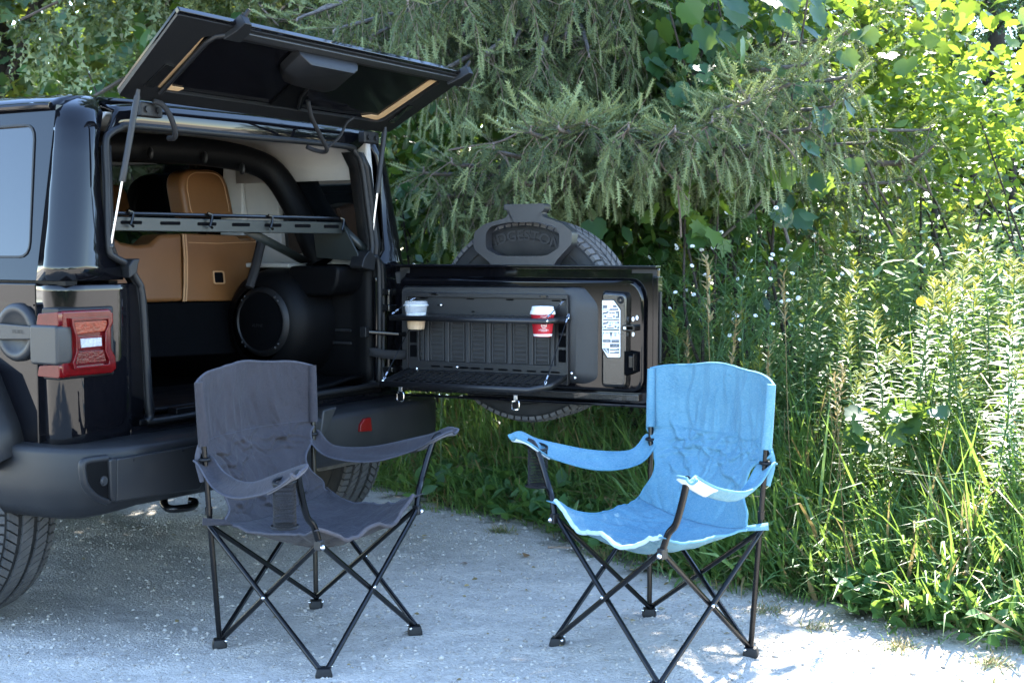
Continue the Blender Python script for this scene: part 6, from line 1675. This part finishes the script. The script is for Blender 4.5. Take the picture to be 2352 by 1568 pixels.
def sprays(sc_, limb, g, dens, droop, L2, tops, low=False, tint0=.45):
    """side twigs off a limb, each carrying short needle sprigs; wood paths returned"""
    limb = np.array(limb); seg = np.linalg.norm(np.diff(limb, axis=0), axis=1); cum = np.concatenate([[0], np.cumsum(seg)]); tot = cum[-1]; wood = []
    n2 = int(tot * dens)
    for i in range(n2):
        f = (i + g.random()) / n2
        if f < .10 and g.random() < .5: continue
        q = f * tot; p = np.array([np.interp(q, cum, limb[:, k]) for k in range(3)]); q2 = min(tot, q + .08); tg_ = np.array([np.interp(q2, cum, limb[:, k]) for k in range(3)]) - p
        if np.linalg.norm(tg_) < 1e-5: tg_ = limb[-1] - limb[-2]
        tg_ /= np.linalg.norm(tg_); sd = np.cross(tg_, [0, 0, 1.0]); sd /= np.linalg.norm(sd) + 1e-9
        sg = 1 if i % 2 else -1; L = L2 * g.uniform(.5, 1.2) * (1.15 - .55 * f)
        up_ = g.random() < tops
        d0 = tg_ * g.uniform(.35, .9) + sd * sg * g.uniform(.3, .9) + np.array([0, 0, g.uniform(.0, .5) if up_ else -g.uniform(.1, .6)])
        d0 /= np.linalg.norm(d0); pts = [p]; d = d0; ns = 6
        if up_: L *= .6
        for k in range(ns):
            d = d + np.array([0, 0, -(droop if not up_ else -.05) * .30]); d /= np.linalg.norm(d); pts.append(pts[-1] + d * L / ns)
        pts = np.array(pts); wood.append(pts)
        ls = .060; m = max(4, int(L / .042)) if not low else max(3, int(L / .07))
        fr = np.sort(g.random(m)) ; fr[-1] = 1.0
        idx = fr * ns; i0 = np.minimum(idx.astype(int), ns - 1); P = pts[i0] + (pts[i0 + 1] - pts[i0]) * (idx - i0)[:, None]; D = pts[i0 + 1] - pts[i0]; D /= np.linalg.norm(D, axis=1, keepdims=True)
        S_ = np.cross(D, [0, 0, 1.0]); S_ /= np.linalg.norm(S_, axis=1, keepdims=True) + 1e-9
        sgn = np.where(np.arange(m) % 2 == 0, 1, -1)[:, None]
        dr = D * g.uniform(.7, 1.2, (m, 1)) + S_ * sgn * g.uniform(.5, 1.3, (m, 1)) * np.where(fr[:, None] > .97, 0, 1) + np.array([0, 0, 1.0]) * g.normal(-.15 if not up_ else .3, .28, (m, 1))
        sl = g.uniform(.07, .125, m) * (1 if not low else 2.4)
        tm = (SPRIG_LOW if low else SPRIG)
        kd = g.integers(0, len(tm), m); tt = np.clip(tint0 + (.22 if up_ else 0) + .40 * (fr - .7) + g.normal(0, .15, m), 0, 1)  # paler tips; upturned tops tinted lighter too, brightness put into the colour
        for b_ in range(len(tm)):
            s2 = kd == b_
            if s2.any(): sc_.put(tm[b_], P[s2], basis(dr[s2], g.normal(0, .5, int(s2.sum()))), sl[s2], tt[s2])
    return wood
def spruce(label, base, height, limbs, g, crown_r, zstart, group, ncrown=46, updens=22):
    root = empty('spruce_tree', base); tag(root, label, 'tree', group)
    b3 = np.array(base)
    MB().tube([(0, 0, -.1), (.02, 0, height * .5), (0, .02, height)], [.17, .10, .02], 10).build('trunk', 'bark', root, smooth=80)
    near = Scatter(); twigs = []
    for li, (pts, dens, droop, L2, tops, ti) in enumerate(limbs):
        loc = [np.array(p) - b3 for p in pts]; path = spline(loc, 6)
        n = len(path); MB().tube(path, [max(.004, .020 * (1 - k / n) ** .8) for k in range(n)], 7).build('branch', 'bark_grey', root, smooth=80)
        twigs += sprays(near, path, g, dens, droop, L2, tops, tint0=ti)
    tubes_mesh([t_[::3] for t_ in twigs], [[.0022, .0016, .0010]] * len(twigs), 3).build('twigs', 'twig', root, kind='stuff')
    near.build('needles', 'needle', root, kind='stuff')
    # the upper crown, above the picture: it throws the shade
    hi = Scatter(); hw = []
    for k in range(ncrown):
        f = (k + .5) / ncrown; z0 = zstart + (height - zstart) * f; r = crown_r * (1 - f) ** .8 + .25; a = k * 2.399 + g.normal(0, .2)
        pts = [np.array([0, 0, z0]), np.array([math.cos(a) * r * .5, math.sin(a) * r * .5, z0 + .02]), np.array([math.cos(a) * r, math.sin(a) * r, z0 - .25 * r])]
        path = spline(pts, 5); hw.append((path, [.03 * (1 - j / len(path)) + .005 for j in range(len(path))]))
        sprays(hi, path, g, updens, .5, .60, .3, low=True)
    tubes_mesh([h[0] for h in hw], [h[1] for h in hw], 5).build('upper_branches', 'bark', root, kind='stuff')
    hi.build('upper_needles', 'needle', root, kind='stuff')
    return root
g = np.random.default_rng(17)
def limb(start, *ends): return [np.array(start)] + [at(*e) for e in ends]
S1 = (0.35, 9.0)
hang = [(720, 30, 7.2), (800, 60, 6.9), (880, 70, 7.1), (960, 110, 6.8), (1010, 165, 6.6), (1080, 60, 7.2), (1120, 120, 6.7), (1190, 80, 7.0), (1240, 130, 6.7), (1300, 70, 7.1), (1350, 110, 6.9), (1410, 60, 7.1), (1445, 90, 7.3), (760, 10, 7.6), (1150, 20, 7.5), (1260, 20, 7.5), (1380, 15, 7.6), (1000, 30, 7.4), (860, -40, 6.7), (1060, -30, 6.6), (1200, -40, 6.7), (1330, -40, 6.8), (960, -10, 6.5), (1430, -30, 7.0)]
limbs = []
for i, (x_, y_, d_) in enumerate(hang):
    e = at(x_, y_, d_); z0 = e[2] + .35 + .25 * g.random(); s_ = (S1[0], S1[1], z0)
    mid = (np.array(s_) * .45 + e * .55) + np.array([0, 0, .10])
    limbs.append(([np.array(s_), mid, e, e + np.array([(e[0] - S1[0]) * .05, -.12, -.06])], 31, 1.15, .50, .18, .50))
for i, (x_, y_, d_, tp) in enumerate([(1840, 150, 6.5, .7), (1790, 200, 6.3, .6), (1700, 240, 6.2, .55), (1620, 290, 6.2, .5), (1540, 310, 6.1, .5), (1440, 300, 6.1, .5), (1350, 290, 6.1, .6), (1290, 300, 6.0, .7), (1230, 310, 6.1, .5), (1150, 350, 6.3, .4), (1060, 380, 6.5, .35), (1000, 400, 6.6, .35), (1030, 450, 6.8, .25), (1090, 500, 6.9, .2), (1150, 470, 6.7, .2), (1200, 420, 6.5, .25), (1880, 250, 6.9, .3), (1830, 300, 6.7, .2), (1740, 330, 6.5, .2), (1130, 560, 7.0, .2), (1930, 180, 7.2, .3), (1960, 330, 7.4, .2), (2040, 420, 7.8, .2), (1900, 90, 7.6, .3), (2090, 300, 8.0, .2)]):
    e = at(x_, y_, d_); s_ = np.array((S1[0] + .25, S1[1] - .1, e[2] + .10 + .2 * g.random()))
    mid = (s_ * .45 + e * .55) + np.array([0, 0, -.04]); d_e = e - mid; d_e /= np.linalg.norm(d_e)
    limbs.append(([s_, mid, e, e + d_e * .12 + np.array([0, -.03, .03])], 29, .95, .42, tp, .60))
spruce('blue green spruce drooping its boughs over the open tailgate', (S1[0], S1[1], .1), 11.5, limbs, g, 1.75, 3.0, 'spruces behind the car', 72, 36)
spruce('second spruce, mostly hidden, added behind the black car to shade it', (-1.2, 9.9, .1), 12.5, [([np.array((-1.2, 9.9, 3.0)), at(500, 60, 9.6), at(560, 30, 9.2)], 26, 1.0, .5, .2, .45), ([np.array((-1.2, 9.9, 2.6)), at(600, 10, 9.4), at(640, 60, 9.0)], 26, 1.0, .5, .2, .45), ([np.array((-1.2, 9.9, 3.2)), at(640, 30, 9.6), at(690, 20, 9.2)], 26, 1.0, .5, .2, .45)], g, 2.1, 1.5, 'spruces behind the car', 84)  # tree placed for its shade, low crown filled in to stop sun under the car

spruce('third spruce, added for shade behind the leafy shrubs right of the tailgate', (1.5, 12.0, .2), 12.5, [([np.array((1.5, 12.0, 3.0)), at(1500, 60, 11.2), at(1480, 90, 10.8)], 22, 1.0, .5, .2, .35), ([np.array((1.5, 12.0, 2.4)), at(1650, 160, 11.2), at(1700, 200, 10.8)], 22, 1.0, .5, .2, .35)], g, 2.1, 1.2, 'spruces behind the car', 70)  # tree put in to shade the vines and darken the gaps behind
# bare grey twigs hanging out of the spruce
m = MB()
for pts in ([(1555, 400), (1558, 450), (1562, 500), (1564, 545)], [(1500, 330), (1520, 380), (1545, 410), (1580, 460)], [(1030, 345), (1090, 335), (1150, 325), (1200, 300)], [(1700, 280), (1760, 300), (1800, 330), (1840, 380)], [(1620, 300), (1640, 360), (1650, 420)]):
    m.tube(spline([at(x_, y_, 6.5) for x_, y_ in pts], 5), .005, 5)
m.map(lambda x, y, z_: (x, y, z_))
o = m.build('dead_twigs', 'twig', None, kind='stuff'); tag(o, 'bare grey dead twigs hanging below the spruce boughs', 'twigs')
dl = empty('dead_limb', tuple(at(1900, 360, 8.2))); b0 = at(1900, 360, 8.2); tag(dl, 'curved bare brown limb running right from the spruce', 'branch')
MB().tube([tuple(np.array(p) - b0) for p in spline([at(1850, 330, 8.6), at(1910, 350, 8.3), at(1990, 372, 8.1), at(2060, 375, 8.0), at(2110, 362, 7.9), at(2150, 330, 7.9)], 6)], [.03 - .00075 * k for k in range(31)], 8).build('limb', 'bark', dl)
for q in ([(2060, 375), (2090, 410), (2130, 440)], [(2090, 372), (2120, 400), (2140, 450)], [(1990, 372), (2010, 420), (2040, 470)], [(1940, 360), (1985, 430), (2030, 500), (2050, 540)]):
    MB().tube([tuple(np.array(p) - b0) for p in spline([at(x_, y_, 8.0) for x_, y_ in q], 5)], .008, 6).build('side_limb', 'bark', dl)
b0 = at(1750, 450, 7.3); dl = empty('dead_limb', tuple(b0)); tag(dl, 'thin bare branch sloping down through the weeds under the spruce', 'branch')
for q in ([(1700, 430), (1760, 450), (1790, 490), (1812, 560)], [(1640, 560), (1720, 490), (1760, 450)]):
    MB().tube([tuple(np.array(p) - b0) for p in spline([at(x_, y_, 7.3) for x_, y_ in q], 5)], .009, 6).build('limb', 'bark_grey', dl)

# ------------------------------------------------------------------ leafy shrubs and vines behind
def leafy(name, label, cat, regions, tm, mt, n, size, g, base, group=None, droop=(-.9, .1), stems=8, bark='bark_dark', tint=(.45, .22), clump=0.0, aim=.0):
    """leaves through a volume set out by sight lines, with stems rising from the base"""
    root = empty(name, tuple(base)); tag(root, label, cat, group); b3 = np.array(base); lv = Scatter(); tot = sum(r[-1] for r in regions); allp = []
    for x0, x1, y0, y1, d0, d1, wgt in regions:
        k = int(n * wgt / tot)
        if clump:
            nc = max(3, int(k / 14)); cc = np.array([at(g.uniform(x0, x1), g.uniform(y0, y1), g.uniform(d0, d1)) for _ in range(nc)])
            P = cc[g.integers(0, nc, k)] + g.normal(0, clump, (k, 3))
        else:
            P = np.array([at(g.uniform(x0, x1), g.uniform(y0, y1), g.uniform(d0, d1)) for _ in range(k)])
        P = P[P[:, 2] > .05]; k = len(P); allp.append(P)
        dr = rand_dirs(k, *droop, g); dr[:, 1] -= aim
        s_ = g.uniform(*size, k)
        lv.put(tm, P - b3, basis(dr, g.normal(0, .8, k)), s_, np.clip(g.normal(*tint, k), 0, 1))
    lv.build('leaves', mt, root, kind='stuff')
    A = np.concatenate(allp); m = MB()
    for k in range(stems):
        t = A[g.integers(0, len(A))] - b3; s0 = np.array([g.normal(0, .25), g.normal(0, .15), 0]); mid = (s0 + t) / 2 + np.array([g.normal(0, .1), g.normal(0, .1), .1])
        p = spline([s0, s0 * .7 + mid * .3 + [0, 0, .05], mid, t], 4); m.tube(p, [.014 - .0008 * j for j in range(len(p))], 6)
    if stems: m.build('stems', bark, root)
    return root
g = np.random.default_rng(29)
def gnd_at(x, y): return (x, y, float(ground_z(x, y)))
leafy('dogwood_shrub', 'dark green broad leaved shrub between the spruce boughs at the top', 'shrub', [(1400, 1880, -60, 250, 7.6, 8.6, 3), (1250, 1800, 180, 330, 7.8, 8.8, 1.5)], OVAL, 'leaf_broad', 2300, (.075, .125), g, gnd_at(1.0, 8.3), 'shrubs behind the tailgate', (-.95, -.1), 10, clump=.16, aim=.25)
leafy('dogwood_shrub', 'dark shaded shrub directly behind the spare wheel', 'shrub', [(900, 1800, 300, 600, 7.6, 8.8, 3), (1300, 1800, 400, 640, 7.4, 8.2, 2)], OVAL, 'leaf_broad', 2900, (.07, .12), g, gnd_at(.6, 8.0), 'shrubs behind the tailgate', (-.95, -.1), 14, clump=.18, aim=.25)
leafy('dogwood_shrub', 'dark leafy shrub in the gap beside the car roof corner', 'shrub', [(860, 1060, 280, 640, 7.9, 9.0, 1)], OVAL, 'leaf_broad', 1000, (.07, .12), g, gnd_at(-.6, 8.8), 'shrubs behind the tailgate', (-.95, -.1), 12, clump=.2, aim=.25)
leafy('dogwood_shrub', 'leafy shrub added behind the black car to keep sun off the ground', 'shrub', [(290, 840, 120, 560, 9.0, 10.0, 2), (-100, 290, 240, 560, 9.2, 10.4, 1)], OVAL, 'leaf_broad', 2600, (.12, .20), g, gnd_at(-1.5, 9.4), 'shrubs behind the tailgate', (-.95, -.1), 14, clump=.2)  # invented shrub, mostly out of sight, blocks low sun from under the car
leafy('grape_vine', 'grape vine with large lobed leaves hanging at the top right of the spruce', 'vine', [(1500, 1880, -40, 260, 6.9, 7.5, 3), (1560, 1700, 160, 300, 6.9, 7.3, 1), (1620, 1800, 380, 560, 7.0, 7.5, .8)], GRAPE, 'leaf_vine', 240, (.10, .15), g, gnd_at(1.5, 7.8), None, (-1, -.55), 6, clump=.2, aim=.5)
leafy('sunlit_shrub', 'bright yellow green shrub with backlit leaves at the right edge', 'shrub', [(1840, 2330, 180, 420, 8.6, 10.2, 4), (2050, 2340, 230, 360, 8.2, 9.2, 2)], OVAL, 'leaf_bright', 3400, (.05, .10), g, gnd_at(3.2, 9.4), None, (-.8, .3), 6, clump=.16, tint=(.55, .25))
leafy('climbing_vine', 'sunlit yellow vine leaves climbing above the right hand shrub', 'vine', [(1900, 2190, -40, 220, 8.6, 10.0, 3), (2150, 2270, 60, 200, 8.4, 9.2, .6)], GRAPE, 'leaf_bright', 430, (.08, .13), g, gnd_at(2.9, 9.8), None, (-1, -.2), 4, clump=.2, tint=(.5, .25))
leafy('young_vine', 'pale green five pointed leaves on a vine above the right of the spare wheel', 'vine', [(1530, 1680, 380, 560, 6.7, 7.0, 1)], MAPLE, 'leaf_bright', 16, (.09, .13), g, gnd_at(1.1, 7.1), None, (-1, -.4), 3, tint=(.45, .1), aim=.6)
leafy('low_vine', 'low broad vine leaf cluster catching the sun right of the blue chair', 'vine', [(1960, 2160, 930, 1030, 5.55, 5.8, 1)], GRAPE, 'leaf_vine', 34, (.07, .12), g, gnd_at(1.5, 5.7), None, (-.7, .1), 0, tint=(.5, .2), aim=.5)

# maple at the upper left, beyond the car
def broadleaf(name, label, base, height, crown, tm, mt, n, size, g, group=None, bark='bark_dark', tint=(.36, .27), nlimb=16):
    root = empty(name, base); tag(root, label, 'tree', group); sc_ = Scatter(); m = MB(); (cx, cy, cz), (rx, ry, rz) = crown
    MB().tube([(0, 0, -.1), (.05, .03, height * .4), (.0, 0, height * .75)], [.22, .17, .07], 10).build('trunk', bark, root, smooth=80)
    for k in range(nlimb):
        d = rand_dirs(1, -.4, .8, g)[0]; e = np.array([cx, cy, cz]) + d * np.array([rx, ry, rz]) * g.uniform(.6, .95); s0 = np.array([0, 0, height * g.uniform(.2, .6)])
        p = spline([s0, (s0 + e) / 2 + [0, 0, .25], e], 5); m.tube(p, [.06 * (1 - j / len(p)) + .008 for j in range(len(p))], 6)
    m.build('branches', bark, root)
    nc = max(10, n // 16); d = rand_dirs(nc, -.9, 1, g); r = g.random(nc) ** .33; C = np.array([cx, cy, cz]) + d * r[:, None] * np.array([rx, ry, rz]); 
    P = C[g.integers(0, nc, n)] + g.normal(0, .20, (n, 3)); dr = rand_dirs(n, -.95, .15, g)
    ct = g.normal(0, .12, nc)
    sc_.put(tm, P, basis(dr, g.normal(0, .6, n)), g.uniform(*size, n), np.clip(g.normal(tint[0], tint[1], n), 0, 1))
    sc_.build('leaves', mt, root, kind='stuff')
    return root
broadleaf('maple_tree', 'maple tree with yellowing leaves beyond the roof at the upper left', (-4.6, 12.6, .1), 7.5, ((.4, -.6, 4.2), (3.0, 2.0, 3.0)), MAPLE, 'leaf_maple', 10500, (.10, .16), g, 'trees beyond the car')
broadleaf('maple_tree', 'maple tree half hidden between the raised glass and the spruce', (-2.4, 14.5, .1), 7.5, ((0, 0, 4.0), (2.6, 1.8, 3.1)), MAPLE, 'leaf_maple', 4600, (.11, .17), g, 'trees beyond the car')
# conifers and trunks far right
def pine(label, base, height, r, g, n=46):
    root = empty('pine_tree', base); tag(root, label, 'tree', 'pines at the far right')
    MB().tube([(0, 0, -.1), (.03, 0, height * .5), (0, 0, height)], [.16, .12, .03], 9).build('trunk', 'bark_dark', root, smooth=80)
    hi = Scatter(); m = MB()
    for k in range(n):
        f = (k + .5) / n; z0 = 1.0 + (height - 1.2) * f; rr = r * (1 - f) ** .7 + .3; a = k * 2.399
        path = spline([np.array([0, 0, z0]), np.array([math.cos(a) * rr * .5, math.sin(a) * rr * .5, z0 + .05]), np.array([math.cos(a) * rr, math.sin(a) * rr, z0 + .1])], 4)
        m.tube(path, [.022 * (1 - j / len(path)) + .004 for j in range(len(path))], 5)
        if f > .12: sprays(hi, path, g, 16, .15, .5, .5, low=True)
    m.build('branches', 'bark_dark', root); hi.build('needles', 'needle_far', root, kind='stuff')
for i, (x_, d_, h, lab) in enumerate(((2270, 17.5, 9.0, 'dark pine with bare lower trunk at the top right corner'), (2345, 19.0, 9.5, 'dark pine at the right edge, behind the other pines'), (2190, 20.5, 9.5, 'distant pine behind the sunlit climbing vine'))):
    p = at(x_, 560, d_); pine(lab, (p[0], p[1], .3), h, 1.9, g)
# wire fence far right
p0, p1 = at(2150, 330, 12.0), at(2420, 330, 11.6); fz = .35
wf = empty('wire_fence', (p0[0], p0[1], fz)); tag(wf, 'wire fence on thin posts in front of the pines at the right edge', 'fence')
dv = p1 - p0; dv[2] = 0
for f in np.linspace(0, 1, 4): MB().tube([tuple(dv * f), tuple(dv * f + [0, 0, 1.9])], .03, 8).build('post', 'bark_dark', wf)
m = MB()
for k in range(9): m.tube([tuple(np.array([0, 0, .25 + k * .2])), tuple(dv + [0, 0, .25 + k * .2])], .004, 4)
m.build('wires', 'tube_black', wf)
# the wood beyond: one mass
fw = Scatter(); N = 20000
X = g.uniform(-11, 15, N); Y = g.uniform(15.5, 24, N); Zc = g.random(N) ** 1.15 * (6.2 + 1.6 * waves(55, 12, .3, 1.2)(X, Y * .3))
dx_ = X / Y
ok = (Zc > 0) & ~((dx_ > .30) & (Zc > 3.4)); X, Y, Zc = X[ok], Y[ok], Zc[ok]; N = len(X)
dr = rand_dirs(N, -.9, .2, g)
fw.put(FARLEAF, np.stack([X, Y, Zc + .3], 1), basis(dr, g.normal(0, .8, N)), g.uniform(.30, .55, N), np.clip(g.normal(.5, .25, N), 0, 1))
tag(fw.build('far_wood', 'leaf_broad', kind='stuff'), 'sunlit leafy wood far behind the spruces', 'wood')
mid_ = Scatter(); N = 5200
X = g.uniform(-3.5, 8, N); Y = g.uniform(9.8, 13.5, N); Zc = g.random(N) * (1.6 + .5 * waves(56, 12, .5, 2)(X, Y)); ok = Zc > 0; X, Y, Zc = X[ok], Y[ok], Zc[ok]; N = len(X)
mid_.put(FARLEAF, np.stack([X, Y, Zc + .3], 1), basis(rand_dirs(N, -.6, .6, g), g.normal(0, .8, N)), g.uniform(.08, .16, N), np.clip(g.normal(.55, .25, N), 0, 1))
tag(mid_.build('far_undergrowth', 'leaf_broad', kind='stuff'), 'tangled undergrowth behind the shrubs', 'undergrowth')
# what stands behind the camera and shows in the paint: a far line of trees
bt_ = Scatter(); N = 9000
X = g.uniform(-45, 40, N); Y = g.uniform(-34, -27, N); hmax = 3.2 + 1.8 * waves(57, 14, .15, .6)(X, Y * .1); Zc = g.random(N) * hmax; ok = Zc > 0; X, Y, Zc = X[ok], Y[ok], Zc[ok]; N = len(X)
bt_.put(FARLEAF, np.stack([X, Y, Zc], 1), basis(rand_dirs(N, -.9, .2, g), g.normal(0, .8, N)), g.uniform(.5, .9, N), np.clip(g.normal(.5, .25, N), 0, 1))
tag(bt_.build('distant_tree_line', 'leaf_broad', kind='stuff'), 'distant line of trees mirrored in the black paint', 'wood')
# small litter on the gravel
for x_, y_, lab, s_ in ((1205, 1283, 'brown crumpled leaf on the gravel near the verge', .05), (1075, 1298, 'small dry brown leaf between the two chairs', .035)):
    p = on_plane(x_, y_, (0, 0, 0), CW); o = link_mesh('fallen_leaf', mesh_from_arrays('fallen_leaf', OVAL[0] * [1.4, 1, 1.5], OVAL[1]), 'dry_leaf'); o.location = (p[0], p[1], float(ground_z(p[0], p[1])) + .008); o.scale = (s_, s_, s_); o.rotation_euler = (.2, .3, 1.2 + x_); tag(o, lab, 'leaf', 'fallen leaves')
pa, pb = on_plane(1258, 1262, (0, 0, 0), CW), on_plane(1330, 1268, (0, 0, 0), CW)
o = MB().tube(spline([(*pa[:2], float(ground_z(*pa[:2])) + .006), (*((pa + pb) / 2 + [0, .02, 0])[:2], .010), (*pb[:2], float(ground_z(*pb[:2])) + .006)], 5), .006, 6).build('stick', 'wood_stick')
tag(o, 'short pale stick lying at the edge of the gravel', 'stick')


# scraps of dry leaf and stem blown along the edge of the gravel
lt = Scatter(); N = 420
x = g.uniform(-2.2, 2.4, N * 4); y = g.uniform(3.9, 8, N * 4); d = verge_dist(x, y); k = (d < .02) & (g.random(N * 4) < np.exp(d * 1.6) + .04); x, y = x[k][:N], y[k][:N]; n_ = len(x)
s_ = g.uniform(.010, .028, n_)
lt.put(OVAL, np.stack([x, y, ground_z(x, y) + .004], 1), basis(rand_dirs(n_, -.1, .25, g), g.normal(0, .5, n_)), np.stack([s_ * g.uniform(.3, 1.2, n_), s_, s_ * 1.6], 1), g.random(n_))
tag(lt.build('leaf_litter', 'leaf_straw', kind='stuff'), 'scraps of dry leaf scattered over the gravel', 'litter')
